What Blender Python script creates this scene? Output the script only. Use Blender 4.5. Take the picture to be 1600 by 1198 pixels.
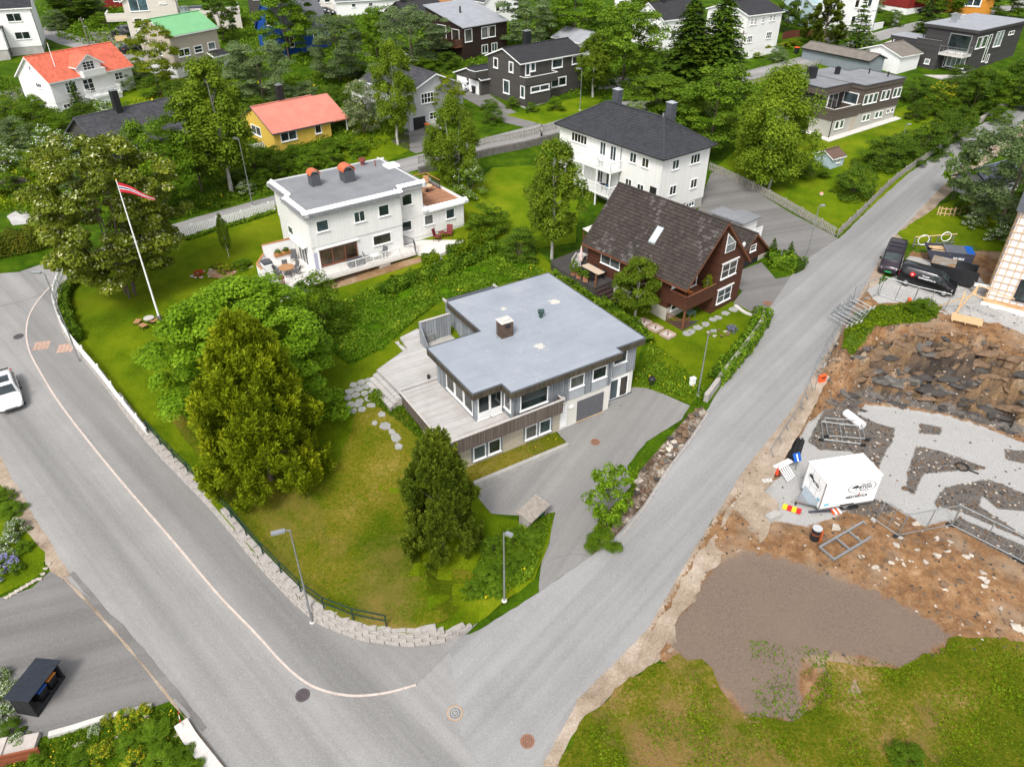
import bpy, bmesh, math, random
import numpy as np
from mathutils import Vector, Matrix, noise
R = math.radians
for o in list(bpy.data.objects): bpy.data.objects.remove(o)
SC = bpy.context.scene
COL = SC.collection
# ------------------------------------------------------------ camera, sky, sun, exposure
CAM_H, PITCH, FPX, SLOPE = 38.0, R(34.75), 1148.0, 0.085
cd = bpy.data.cameras.new('camera'); cam = bpy.data.objects.new('camera', cd); COL.objects.link(cam)
cam.location = (0, 0, CAM_H); cam.rotation_euler = (R(90) - PITCH, 0, 0)
cd.sensor_width = 36.0; cd.lens = 36.0 * FPX / 1600.0; cd.clip_end = 2000
SC.camera = cam
SUN_EL, SUN_AZ = 52.0, 200.0      # elevation, direction the light comes from (degrees, 0 = +Y, clockwise)
W = bpy.data.worlds.new('World'); SC.world = W; W.use_nodes = True
wn = W.node_tree.nodes; wl = W.node_tree.links; wn.clear()
sky = wn.new('ShaderNodeTexSky'); sky.sky_type = 'NISHITA'; sky.sun_disc = False
sky.sun_elevation = R(SUN_EL); sky.sun_rotation = R(SUN_AZ); sky.dust_density = 3.0; sky.air_density = 1.0
hs = wn.new('ShaderNodeHueSaturation'); hs.inputs['Saturation'].default_value = 0.28
bg = wn.new('ShaderNodeBackground'); bg.inputs['Strength'].default_value = 0.15
wo = wn.new('ShaderNodeOutputWorld')
wl.new(sky.outputs[0], hs.inputs['Color']); wl.new(hs.outputs[0], bg.inputs[0]); wl.new(bg.outputs[0], wo.inputs[0])
sd = bpy.data.lights.new('sun', 'SUN'); so = bpy.data.objects.new('sun', sd); COL.objects.link(so)
sd.energy = 1.5; sd.angle = R(14); sd.color = (1.0, 0.96, 0.9)
az = R(SUN_AZ); so.location = (0, 0, 80)
sv = Vector((math.sin(az) * math.cos(R(SUN_EL)), math.cos(az) * math.cos(R(SUN_EL)), math.sin(R(SUN_EL))))
so.rotation_euler = sv.to_track_quat('Z', 'Y').to_euler()
SC.view_settings.view_transform = 'Standard'; SC.view_settings.look = 'None'
SC.view_settings.exposure = 0.85; SC.view_settings.gamma = 1.0
SC.render.engine = 'CYCLES'
SC.cycles.max_bounces = 5; SC.cycles.diffuse_bounces = 3; SC.cycles.glossy_bounces = 2
SC.cycles.transmission_bounces = 2; SC.cycles.transparent_max_bounces = 4
SC.cycles.use_denoising = True
# ------------------------------------------------------------ from the photograph's pixels to places on the hillside
CP, SP = math.cos(PITCH), math.sin(PITCH)
def ray(x, y):
 a = (x - 800) / FPX; b = (y - 599) / FPX
 return (a, CP - b * SP, -(SP + b * CP))
def plane_at(x, y):
 d = ray(x, y); t = CAM_H / (SLOPE * d[1] - d[2]); return (t * d[0], t * d[1], SLOPE * t * d[1])
def level_at(x, y, z):
 d = ray(x, y); t = (z - CAM_H) / d[2]; return (t * d[0], t * d[1], z)
def proj(X, Y, Z):
 dz = Z - CAM_H; w = Y * CP - dz * SP; v = -(Y * SP + dz * CP)
 return (800 + FPX * X / w, 599 + FPX * v / w)
def sm(e0, e1, x):
 t = min(1, max(0, (x - e0) / (e1 - e0))); return t * t * (3 - 2 * t)
def pip(x, y, poly):
 c = False; n = len(poly); j = n - 1
 for i in range(n):
  xi, yi = poly[i][:2]; xj, yj = poly[j][:2]
  if (yi > y) != (yj > y) and x < (xj - xi) * (y - yi) / (yj - yi) + xi: c = not c
  j = i
 return c
def dist_line(x, y, pts):
 best = 1e9
 for (ax, ay), (bx, by) in zip(pts, pts[1:]):
  dx, dy = bx - ax, by - ay; L = dx * dx + dy * dy or 1e-9
  t = min(1, max(0, ((x - ax) * dx + (y - ay) * dy) / L))
  best = min(best, math.hypot(x - ax - t * dx, y - ay - t * dy))
 return best
def smooth(pts, n=6, closed=False):
 out = []; m = len(pts)
 for i in range(m if closed else m - 1):
  g = (lambda k: pts[k % m]) if closed else (lambda k: pts[min(max(k, 0), m - 1)])
  p0, p1, p2, p3 = g(i - 1), g(i), g(i + 1), g(i + 2)
  for k in range(n):
   t = k / n
   out.append(tuple(0.5 * (2 * b + (c - a) * t + (2 * a - 5 * b + 4 * c - d) * t * t + (3 * b - a - 3 * c + d) * t ** 3)
        for a, b, c, d in zip(p0, p1, p2, p3)))
 if not closed: out.append(tuple(pts[-1]))
 return out
# ------------------------------------------------------------ objects
def link(name, me, parent=None, loc=None, rz=None):
 o = bpy.data.objects.new(name, me); COL.objects.link(o)
 if parent is not None: o.parent = parent
 if loc is not None: o.location = loc
 if rz is not None: o.rotation_euler = (0, 0, rz)
 return o
def tag(o, label=None, cat=None, group=None, kind=None):
 if label: o['label'] = label
 if cat: o['category'] = cat
 if group: o['group'] = group
 if kind: o['kind'] = kind
 return o
def thing(name, label, cat, loc, rz=0.0, group=None):
 return tag(link(name, None, None, loc, rz), label, cat, group)
def copy_tree(o, parent=None):
 c = o.copy(); COL.objects.link(c)
 if parent is not None: c.parent = parent
 for ch in list(o.children): copy_tree(ch, c)
 return c
class MB:
 def __init__(s): s.v = []; s.f = []; s.m = []
 def add(s, vs, fs, m=0):
  b = len(s.v); s.v += [tuple(p) for p in vs]; s.f += [tuple(b + i for i in f) for f in fs]; s.m += [m] * len(fs); return s
 def box(s, x0, y0, z0, x1, y1, z1, m=0):
  return s.add([(x0, y0, z0), (x1, y0, z0), (x1, y1, z0), (x0, y1, z0), (x0, y0, z1), (x1, y0, z1), (x1, y1, z1), (x0, y1, z1)],
      [(3, 2, 1, 0), (4, 5, 6, 7), (0, 1, 5, 4), (1, 2, 6, 5), (2, 3, 7, 6), (3, 0, 4, 7)], m)
 def hexa(s, p, m=0):      # 8 points, bottom ring then top ring
  return s.add(p, [(3, 2, 1, 0), (4, 5, 6, 7), (0, 1, 5, 4), (1, 2, 6, 5), (2, 3, 7, 6), (3, 0, 4, 7)], m)
 def bar(s, a, b, w, h=None, m=0, up=(0, 0, 1)):      # square bar from a to b
  h = w if h is None else h; a, b = Vector(a), Vector(b); d = (b - a).normalized()
  u = Vector(up); x = d.cross(u)
  if x.length < 1e-4: x = d.cross(Vector((0, 1, 0)))
  x.normalize(); y = x.cross(d); x *= w / 2; y *= h / 2
  return s.hexa([a - x - y, a + x - y, a + x + y, a - x + y, b - x - y, b + x - y, b + x + y, b - x + y], m)
 def tube(s, a, b, r0, r1=None, n=8, m=0, cap=True):
  r1 = r0 if r1 is None else r1; a, b = Vector(a), Vector(b); d = (b - a).normalized()
  x = d.cross(Vector((0, 0, 1)))
  if x.length < 1e-3: x = Vector((1, 0, 0))
  x.normalize(); y = d.cross(x)
  vs = [a + (x * math.cos(2 * math.pi * i / n) + y * math.sin(2 * math.pi * i / n)) * r0 for i in range(n)]
  vs += [b + (x * math.cos(2 * math.pi * i / n) + y * math.sin(2 * math.pi * i / n)) * r1 for i in range(n)]
  fs = [(i, (i + 1) % n, n + (i + 1) % n, n + i) for i in range(n)]
  if cap: fs += [tuple(range(n - 1, -1, -1)), tuple(range(n, 2 * n))]
  return s.add(vs, fs, m)
 def prism(s, poly, z0, z1, m=0):
  n = len(poly)
  if sum(poly[i][0] * poly[(i + 1) % n][1] - poly[(i + 1) % n][0] * poly[i][1] for i in range(n)) < 0: poly = poly[::-1]
  vs = [(p[0], p[1], z0) for p in poly] + [(p[0], p[1], z1) for p in poly]
  return s.add(vs, [tuple(range(n - 1, -1, -1)), tuple(range(n, 2 * n))] + [(i, (i + 1) % n, n + (i + 1) % n, n + i) for i in range(n)], m)
 def lathe(s, prof, c=(0, 0, 0), n=12, m=0):
  vs = []; k = len(prof)
  for i in range(n):
   a = 2 * math.pi * i / n
   vs += [(c[0] + r * math.cos(a), c[1] + r * math.sin(a), c[2] + z) for r, z in prof]
  fs = [(i * k + j, ((i + 1) % n) * k + j, ((i + 1) % n) * k + j + 1, i * k + j + 1) for i in range(n) for j in range(k - 1)]
  return s.add(vs, fs, m)
 def slab(s, a, b, c, d, t, m=0):      # quad a b c d (outside up), thickness t downwards along z
  dn = Vector((0, 0, -t)); q = [Vector(p) for p in (a, b, c, d)]
  return s.hexa([p + dn for p in q] + q, m)
 def build(s, name, mats, parent=None, loc=None, rz=None, smooth_=False):
  me = bpy.data.meshes.new(name); me.from_pydata(s.v, [], s.f)
  for m in (mats if isinstance(mats, (list, tuple)) else [mats]): me.materials.append(m)
  if any(s.m): me.polygons.foreach_set('material_index', s.m)
  if smooth_: me.polygons.foreach_set('use_smooth', [True] * len(me.polygons))
  me.update()
  return link(name, me, parent, loc, rz)
def np_mesh(name, V, Q, mats, var=None, mi=None):
 me = bpy.data.meshes.new(name); n = len(V); m, k = Q.shape
 me.vertices.add(n); me.vertices.foreach_set('co', np.asarray(V, np.float32).ravel())
 me.loops.add(m * k); me.loops.foreach_set('vertex_index', Q.astype(np.int32).ravel())
 me.polygons.add(m); me.polygons.foreach_set('loop_start', np.arange(0, m * k, k, dtype=np.int32))
 for a in (mats if isinstance(mats, (list, tuple)) else [mats]): me.materials.append(a)
 if mi is not None: me.polygons.foreach_set('material_index', mi.astype(np.int32))
 me.update(calc_edges=True)
 if var is not None:
  for nm, arr in (var.items() if isinstance(var, dict) else [('var', var)]):
   at = me.attributes.new(nm, 'FLOAT', 'POINT'); at.data.foreach_set('value', np.asarray(arr, np.float32))
 return me
# ------------------------------------------------------------ materials
MATS = {}
def nodes(name):
 m = bpy.data.materials.new(name); m.use_nodes = True; nt = m.node_tree
 b = nt.nodes['Principled BSDF']; return m, nt, b
def N(nt, t, **kw):
 n = nt.nodes.new(t)
 for k, v in kw.items():
  if k in n.inputs: n.inputs[k].default_value = v
  else: setattr(n, k, v)
 return n
def mixc(nt, fac, a, b):
 n = nt.nodes.new('ShaderNodeMix'); n.data_type = 'RGBA'
 for s, v in ((0, fac), (6, a), (7, b)):
  if isinstance(v, bpy.types.NodeSocket): nt.links.new(v, n.inputs[s])
  else: n.inputs[s].default_value = v if s == 0 else (*v[:3], 1)
 return n.outputs[2]
def ramp(nt, fac, stops, const=False):
 r = nt.nodes.new('ShaderNodeValToRGB'); e = r.color_ramp.elements
 if const: r.color_ramp.interpolation = 'CONSTANT'
 while len(e) > len(stops): e.remove(e[-1])
 while len(e) < len(stops): e.new(1.0)
 for el, (p, c) in zip(e, stops):
  el.position = p; el.color = (c, c, c, 1) if isinstance(c, (int, float)) else (*c[:3], 1)
 nt.links.new(fac, r.inputs[0]); return r.outputs[0]
def coords(nt, kind='Object', scale=(1, 1, 1), rot=(0, 0, 0)):
 if kind == 'Position': src = nt.nodes.new('ShaderNodeNewGeometry').outputs['Position']
 else: src = nt.nodes.new('ShaderNodeTexCoord').outputs[kind]
 mp = nt.nodes.new('ShaderNodeMapping'); mp.inputs['Scale'].default_value = scale; mp.inputs['Rotation'].default_value = rot
 nt.links.new(src, mp.inputs[0]); return mp.outputs[0]
def noise_t(nt, vec, scale, detail=3, rough=0.6, dist=0.0):
 n = N(nt, 'ShaderNodeTexNoise', Scale=scale, Detail=detail, Roughness=rough, Distortion=dist)
 nt.links.new(vec, n.inputs['Vector']); return n.outputs[0]
def bump(nt, b, h, strength=0.3, dist=0.02):
 n = N(nt, 'ShaderNodeBump', Strength=strength, Distance=dist); nt.links.new(h, n.inputs['Height']); nt.links.new(n.outputs[0], b.inputs['Normal'])
def plain(name, c, rough=0.6, var=0.12, scale=3.0, metal=0.0, spec=0.35, bumps=0.0, kind='Object', stretch=(1, 1, 1)):
 if name in MATS: return MATS[name]
 m, nt, b = nodes(name); v = coords(nt, kind, stretch)
 f = noise_t(nt, v, scale, 5, 0.65)
 col = ramp(nt, f, [(0.3, [x * (1 - var) for x in c]), (0.7, [min(1, x * (1 + var)) for x in c])])
 nt.links.new(col, b.inputs['Base Color']); b.inputs['Roughness'].default_value = rough
 b.inputs['Metallic'].default_value = metal; b.inputs['Specular IOR Level'].default_value = spec
 if bumps: bump(nt, b, noise_t(nt, v, scale * 6, 4), bumps, 0.02)
 MATS[name] = m; return m
def boards(name, c, pitch=0.15, axis=0, rough=0.75, var=0.18, gap=0.12, dark=0.45, grain=1.0, both=False, weather=0.0, wcol=(.3, .3, .3)):
 """cladding: boards side by side along an axis (0 = wall direction x and y, 2 = up) with grooves, each board its own tone"""
 if name in MATS: return MATS[name]
 m, nt, b = nodes(name); tc = nt.nodes.new('ShaderNodeTexCoord'); sp = nt.nodes.new('ShaderNodeSeparateXYZ'); nt.links.new(tc.outputs['Object'], sp.inputs[0])
 if axis == 2: src = sp.outputs[2]
 elif axis == 0:
  ad = N(nt, 'ShaderNodeMath', operation='ADD'); nt.links.new(sp.outputs[0], ad.inputs[0]); nt.links.new(sp.outputs[1], ad.inputs[1]); src = ad.outputs[0]
 else: src = sp.outputs[0 if axis == 3 else 1]
 dv = N(nt, 'ShaderNodeMath', operation='DIVIDE'); nt.links.new(src, dv.inputs[0]); dv.inputs[1].default_value = pitch
 fr = N(nt, 'ShaderNodeMath', operation='FRACT'); nt.links.new(dv.outputs[0], fr.inputs[0])
 fl = N(nt, 'ShaderNodeMath', operation='FLOOR'); nt.links.new(dv.outputs[0], fl.inputs[0])
 wnn = N(nt, 'ShaderNodeTexWhiteNoise', noise_dimensions='1D'); nt.links.new(fl.outputs[0], wnn.inputs['W'])
 st = (1, 1, 12) if axis == 2 else ((12, 12, 1) if axis == 0 else ((12, 1, 1) if axis == 3 else (1, 12, 1)))
 g = noise_t(nt, coords(nt, 'Object', st), 1.3, 5, 0.7)
 mixv = N(nt, 'ShaderNodeMath', operation='MULTIPLY_ADD'); nt.links.new(wnn.outputs[0], mixv.inputs[0]); mixv.inputs[1].default_value = 0.45;
 gm = N(nt, 'ShaderNodeMath', operation='MULTIPLY'); nt.links.new(g, gm.inputs[0]); gm.inputs[1].default_value = 0.6 * grain
 nt.links.new(gm.outputs[0], mixv.inputs[2])
 col = ramp(nt, mixv.outputs[0], [(0.2, [x * (1 - var) for x in c]), (0.75, [min(1, x * (1 + var)) for x in c])])
 if weather:
  wf = ramp(nt, noise_t(nt, coords(nt, 'Object'), 0.5, 5, 0.7), [(0.4, 0.0), (0.7, weather)])
  col = mixc(nt, wf, col, wcol)
 gr = ramp(nt, fr.outputs[0], [(0.0, 0.0), (gap, 1.0), (1.0, 1.0)])
 dk = mixc(nt, gr, [x * dark for x in c], (1, 1, 1))
 mu = nt.nodes.new('ShaderNodeMix'); mu.data_type = 'RGBA'; mu.inputs[0].default_value = 1
 # groove shows as its own colour where the gap is
 nt.links.new(gr, mu.inputs[0]); mu.inputs[6].default_value = (*[x * dark for x in c], 1); nt.links.new(col, mu.inputs[7])
 nt.links.new(mu.outputs[2], b.inputs['Base Color']); b.inputs['Roughness'].default_value = rough; b.inputs['Specular IOR Level'].default_value = 0.25
 bump(nt, b, gr, 0.5, 0.02); MATS[name] = m; return m
def tiles_mat(name, c, var=0.35, pitch=0.3, rough=0.7, lichen=None):
 """roof tiles: tone changes from tile to tile (the courses are geometry)"""
 if name in MATS: return MATS[name]
 m, nt, b = nodes(name); tc = nt.nodes.new('ShaderNodeTexCoord')
 vo = N(nt, 'ShaderNodeTexWhiteNoise', noise_dimensions='3D')
 mp = nt.nodes.new('ShaderNodeVectorMath'); mp.operation = 'SNAP'; nt.links.new(tc.outputs['UV'], mp.inputs[0]); mp.inputs[1].default_value = (pitch, 0.34, 1)
 nt.links.new(mp.outputs[0], vo.inputs['Vector'])
 big = noise_t(nt, coords(nt, 'Object'), 0.45, 4, 0.7)
 ad = N(nt, 'ShaderNodeMath', operation='MULTIPLY_ADD'); nt.links.new(vo.outputs[0], ad.inputs[0]); ad.inputs[1].default_value = 0.55; nt.links.new(big, ad.inputs[2])
 col = ramp(nt, ad.outputs[0], [(0.35, [x * (1 - var) for x in c]), (1.0, [min(1, x * (1 + var)) for x in c])])
 if lichen:
  lf = noise_t(nt, coords(nt, 'Object'), 0.33, 4, 0.65)
  a2 = N(nt, 'ShaderNodeMath', operation='MULTIPLY_ADD'); nt.links.new(vo.outputs[0], a2.inputs[0]); a2.inputs[1].default_value = 0.22; nt.links.new(lf, a2.inputs[2])
  col = mixc(nt, ramp(nt, a2.outputs[0], [(0.7, 0.0), (0.9, 0.7)]), col, lichen)
 sp = nt.nodes.new('ShaderNodeSeparateXYZ'); nt.links.new(tc.outputs['UV'], sp.inputs[0])
 dv = N(nt, 'ShaderNodeMath', operation='DIVIDE'); nt.links.new(sp.outputs[0], dv.inputs[0]); dv.inputs[1].default_value = pitch
 fr = N(nt, 'ShaderNodeMath', operation='FRACT'); nt.links.new(dv.outputs[0], fr.inputs[0])
 hgt = ramp(nt, fr.outputs[0], [(0.0, 0.0), (0.15, 0.75), (0.5, 1.0), (0.85, 0.75), (1.0, 0.0)])
 nt.links.new(col, b.inputs['Base Color']); b.inputs['Roughness'].default_value = rough; b.inputs['Specular IOR Level'].default_value = 0.3
 bump(nt, b, hgt, 0.9, 0.05); MATS[name] = m; return m
def glass_mat(name, c=(0.015, 0.022, 0.022), rough=0.03):
 if name in MATS: return MATS[name]
 m, nt, b = nodes(name); f = noise_t(nt, coords(nt, 'Position'), 0.7, 3)
 nt.links.new(ramp(nt, f, [(0.35, [x * 0.5 for x in c]), (0.65, [x * 1.8 for x in c])]), b.inputs['Base Color'])
 b.inputs['Roughness'].default_value = rough; b.inputs['Specular IOR Level'].default_value = 0.6; MATS[name] = m; return m
def leaf_mat(name, c0, c1, c2=None, trans=0.34, rough=0.55):
 if name in MATS: return MATS[name]
 m, nt, b = nodes(name); a = N(nt, 'ShaderNodeAttribute', attribute_name='var')
 st = [(0.0, c0), (0.75, c1), (1.0, c2 or c1)]
 oi = nt.nodes.new('ShaderNodeObjectInfo')
 col = ramp(nt, a.outputs['Fac'], st)
 hv = nt.nodes.new('ShaderNodeHueSaturation'); nt.links.new(col, hv.inputs['Color'])
 mr = N(nt, 'ShaderNodeMapRange'); nt.links.new(oi.outputs['Random'], mr.inputs[0]); mr.inputs[3].default_value = 0.82; mr.inputs[4].default_value = 1.22
 nt.links.new(mr.outputs[0], hv.inputs['Value'])
 nt.links.new(hv.outputs[0], b.inputs['Base Color']); b.inputs['Roughness'].default_value = rough; b.inputs['Specular IOR Level'].default_value = 0.08
 tr = nt.nodes.new('ShaderNodeBsdfTranslucent'); nt.links.new(hv.outputs[0], tr.inputs[0])
 mx = nt.nodes.new('ShaderNodeMixShader'); mx.inputs[0].default_value = trans
 out = nt.nodes['Material Output']; nt.links.new(b.outputs[0], mx.inputs[1]); nt.links.new(tr.outputs[0], mx.inputs[2]); nt.links.new(mx.outputs[0], out.inputs[0])
 MATS[name] = m; return m
def ground_mat(name, stops, scale=0.35, fine=6.0, bumps=0.5, bdist=0.06, rough=0.95, patch=None, pscale=0.12, pr=(0.5, 0.62), stretch=(1, 1, 1), rot=0.0, finew=0.5, speck=None):
 """ground cover: two noises drive a colour ramp, a third lays patches of a second colour"""
 if name in MATS: return MATS[name]
 m, nt, b = nodes(name); v = coords(nt, 'Position', stretch, (0, 0, rot)); v0 = coords(nt, 'Position')
 n1 = noise_t(nt, v, scale, 6, 0.62); n2 = noise_t(nt, v0, fine, 5, 0.75)
 ad = N(nt, 'ShaderNodeMath', operation='MULTIPLY_ADD'); nt.links.new(n2, ad.inputs[0]); ad.inputs[1].default_value = finew
 sb = N(nt, 'ShaderNodeMath', operation='SUBTRACT'); nt.links.new(n1, sb.inputs[0]); sb.inputs[1].default_value = finew / 2; nt.links.new(sb.outputs[0], ad.inputs[2])
 col = ramp(nt, ad.outputs[0], stops)
 if patch:
  pf = ramp(nt, noise_t(nt, v, pscale, 6, 0.68, 0.3), [(pr[0], 0.0), (pr[1], 1.0)]); col = mixc(nt, pf, col, patch)
 if speck:
  vo = N(nt, 'ShaderNodeTexVoronoi', Scale=speck[1]); nt.links.new(v0, vo.inputs['Vector'])
  sf = ramp(nt, vo.outputs['Distance'], [(speck[2], 1.0), (speck[2] * 1.6, 0.0)])
  gate = ramp(nt, noise_t(nt, v0, 0.25, 3), [(0.5, 0.0), (0.6, 1.0)])
  ml = N(nt, 'ShaderNodeMath', operation='MULTIPLY'); nt.links.new(sf, ml.inputs[0]); nt.links.new(gate, ml.inputs[1])
  col = mixc(nt, ml.outputs[0], col, speck[0])
 nt.links.new(col, b.inputs['Base Color']); b.inputs['Roughness'].default_value = rough; b.inputs['Specular IOR Level'].default_value = 0.06
 bump(nt, b, n2, bumps, bdist); MATS[name] = m; return m
# ------------------------------------------------------------ terrain heights
WALL_PX = [(112, 424), (98, 452), (90, 478), (94, 505), (112, 540), (160, 597), (230, 690), (330, 795), (405, 884), (478, 958), (520, 983), (570, 1000), (640, 1009), (700, 1000), (748, 972)]
WALL_H = [.25, .3, .35, .4, .5, .6, .8, .95, 1.05, 1.15, 1.2, 1.2, 1.2, 1.15, .3]
WALL_W = [plane_at(*p)[:2] for p in WALL_PX]
HERO_O, HERO_A = (3.594, 43.2), R(32)
def hero_local(x, y):
 dx, dy = x - HERO_O[0], y - HERO_O[1]; c, s = math.cos(HERO_A), math.sin(HERO_A)
 return dx * c + dy * s, -dx * s + dy * c
GARDEN_PX = WALL_PX + [(790, 942), (835, 905), (858, 850), (866, 800), (815, 815), (768, 803), (742, 770), (720, 738), (800, 690), (900, 640), (985, 600), (1010, 520), (870, 425), (845, 395), (790, 330), (700, 270), (600, 268), (430, 322), (280, 372), (180, 400)]
GARDEN_W = [plane_at(*p)[:2] for p in GARDEN_PX]
def wall_near(x, y):
 best = (1e9, 0)
 for k in range(len(WALL_W) - 1):
  (ax, ay), (bx, by) = WALL_W[k], WALL_W[k + 1]; dx, dy = bx - ax, by - ay
  t = min(1, max(0, ((x - ax) * dx + (y - ay) * dy) / (dx * dx + dy * dy)))
  d = math.hypot(x - ax - t * dx, y - ay - t * dy)
  if d < best[0]: best = (d, WALL_H[k] + t * (WALL_H[k + 1] - WALL_H[k]))
 return best
def in_garden(x, y): return pip(x, y, GARDEN_W)
def bump_z(x, y):
 if not in_garden(x, y): return 0.0
 d, h = wall_near(x, y)
 lx, ly = hero_local(x, y)
 hb = 1.75 * sm(0.5, 8, ly) * (1 - sm(13, 24, ly)) * sm(-22, -12, lx) * (1 - sm(7.5, 10, lx))
 return (h - 0.06) * (1 - sm(0.3, 14, d)) + hb
def T(x, y): return SLOPE * y + bump_z(x, y)
def G(px, py, dz=0.0):
 x, y, z = plane_at(px, py); dd = 0.0
 for _ in range(8):
  zz = SLOPE * y + bump_z(x, y); d = ray(px, py)
  off = zz - SLOPE * y; t = (CAM_H - off) / (SLOPE * d[1] - d[2]); x, y = t * d[0], t * d[1]
 return (x, y, T(x, y) + dz)
def height_px(px, py, ytop):      # height of a thing that stands at (px, py) and reaches up to row ytop
 x, y, z = G(px, py); lo, hi = 0, 60
 for _ in range(40):
  m = (lo + hi) / 2
  if proj(x, y, z + m)[1] > ytop: lo = m
  else: hi = m
 return lo
def width_px(px, py, w):
 x, y, z = G(px, py); return w * (y * CP - (z - CAM_H) * SP) / FPX
# ------------------------------------------------------------ ground materials
GR_ROUGH = ground_mat('rough_grass', [(0.25, (0.016, 0.039, 0.0012)), (0.5, (0.040, 0.085, 0.0021)), (0.75, (0.085, 0.136, 0.0042))], 0.5, 3.5, 0.8, 0.12)
GR_LAWN = ground_mat('lawn_grass', [(0.25, (.040, .072, .001)), (0.45, (.078, .125, .002)), (0.6, (.12, .162, .003)), (0.85, (.21, .22, .012))], 0.22, 7.0, 0.9, 0.06, finew=0.7, patch=(.125, .145, .005), pscale=0.13, pr=(.52, .8))
GR_BRIGHT = ground_mat('bright_lawn_grass', [(0.25, (.045, .088, .001)), (0.45, (.08, .135, .002)), (0.62, (.125, .175, .004)), (0.85, (.21, .225, .012))], 0.25, 7.0, 0.8, 0.05, finew=0.65, patch=(.16, .165, .008), pscale=0.1, pr=(.5, .75))
GR_DRY = ground_mat('dry_lawn_grass', [(0.22, (.030, .058, .001)), (0.44, (.068, .098, .002)), (0.6, (.14, .125, .010)), (0.85, (.30, .22, .06))], 0.16, 6.0, 0.9, 0.06, finew=0.85, patch=(.19, .135, .035), pscale=0.11, pr=(.5, .7))
GR_WORN = ground_mat('worn_field_grass', [(0.2, (.03, .055, .002)), (0.42, (.075, .095, .003)), (0.56, (.13, .12, .010)), (0.7, (.24, .165, .05)), (0.9, (.42, .30, .17))], 0.3, 6.0, 1.0, 0.1, finew=0.95, patch=(.20, .125, .045), pscale=0.16, pr=(.53, .66))
GR_MEADOW = ground_mat('meadow_grass', [(0.25, (0.022, 0.060, 0.0009)), (0.5, (0.050, 0.121, 0.0015)), (0.78, (0.100, 0.194, 0.0030))], 0.6, 3.0, 1.0, 0.15)
def asphalt(name, c, rot, warm=(1, .97, .93), cracks=False):
 m, nt, b = nodes(name); v0 = coords(nt, 'Position'); v = coords(nt, 'Position', (0.045, 1.0, 1.0), (0, 0, -rot))
 vr = N(nt, 'ShaderNodeVectorRotate', rotation_type='Z_AXIS'); g = nt.nodes.new('ShaderNodeNewGeometry'); nt.links.new(g.outputs['Position'], vr.inputs[0]); vr.inputs['Angle'].default_value = -rot
 mp = nt.nodes.new('ShaderNodeMapping'); mp.inputs['Scale'].default_value = (0.02, 0.75, 0.1); nt.links.new(vr.outputs[0], mp.inputs[0])
 s1 = noise_t(nt, mp.outputs[0], 1.0, 3, 0.55); s2 = noise_t(nt, v0, 0.22, 5, 0.65); f = noise_t(nt, v0, 11.0, 4, 0.85)
 a = ramp(nt, s1, [(0.3, [c * .74 * w for w in warm]), (0.5, [c * w for w in warm]), (0.7, [c * 1.24 * w for w in warm])])
 a = mixc(nt, ramp(nt, s2, [(0.42, 0.0), (0.8, 0.5)]), a, [c * .72, c * .69, c * .65])
 a = mixc(nt, ramp(nt, f, [(0.3, 0.35), (0.5, 0.0)]), a, [c * .5] * 3); a = mixc(nt, ramp(nt, f, [(0.5, 0.0), (0.72, 0.45)]), a, [c * 1.6] * 3)
 nt.links.new(a, b.inputs['Base Color']); b.inputs['Roughness'].default_value = 0.9; b.inputs['Specular IOR Level'].default_value = 0.2
 bump(nt, b, f, 0.35, 0.01); MATS[name] = m; return m
_d = lambda p, q: math.atan2(plane_at(*q)[1] - plane_at(*p)[1], plane_at(*q)[0] - plane_at(*p)[0])
AS_L = asphalt('asphalt_main', .235, _d((100, 640), (400, 985))); AS_R = asphalt('asphalt_side', .24, _d((800, 1000), (1350, 450)), (1, .985, .96))
AS_WALK = asphalt('asphalt_walk', .20, _d((100, 640), (400, 985))); AS_DRIVE = asphalt('asphalt_drive', .205, 1.0, (1, .96, .91)); AS_OLD = asphalt('asphalt_old', .16, .3, (1, .95, .90))
AS_FAR = asphalt('asphalt_far', .24, _d((265, 350), (870, 205)))
GRAVEL = ground_mat('pale_gravel', [(0.25, (.27, .255, .24)), (0.5, (.40, .385, .365)), (0.8, (.55, .53, .51))], 0.9, 9.0, 0.8, 0.04, patch=(.22, .19, .16), pscale=.2, pr=(.6, .75))
DIRT = ground_mat('dirt', [(0.25, (.13, .075, .038)), (0.5, (.24, .145, .075)), (0.8, (.38, .27, .17))], 0.35, 7.0, 1.0, 0.06, patch=(.34, .25, .17), pscale=.25)
SANDY = ground_mat('sandy_verge', [(0.25, (.16, .12, .085)), (0.5, (.30, .235, .175)), (0.8, (.48, .41, .34))], 0.5, 8.0, 1.0, 0.04)
MILLED = ground_mat('milled_gravel', [(0.25, (.085, .062, .052)), (0.5, (.135, .103, .088)), (0.8, (.21, .17, .15))], 0.4, 14.0, 0.9, 0.03, patch=(.22, .165, .125), pscale=.09, pr=(.55, .75), speck=((.5, .45, .4), 2.2, .05))
PAVE = plain('pale_paving', (.46, .43, .40), .85, .12, 2.0, bumps=.2, kind='Position')
CONC = plain('concrete', (.36, .345, .32), .85, .16, 1.2, bumps=.25)
CONC_W = plain('pale_concrete', (.52, .50, .465), .85, .10, 1.2, bumps=.2)
STONE = plain('granite_block', (.33, .305, .28), .9, .25, 3.5, bumps=.5)
KERB = plain('kerb_granite', (.50, .42, .37), .85, .18, 3.0, kind='Position')
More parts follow.
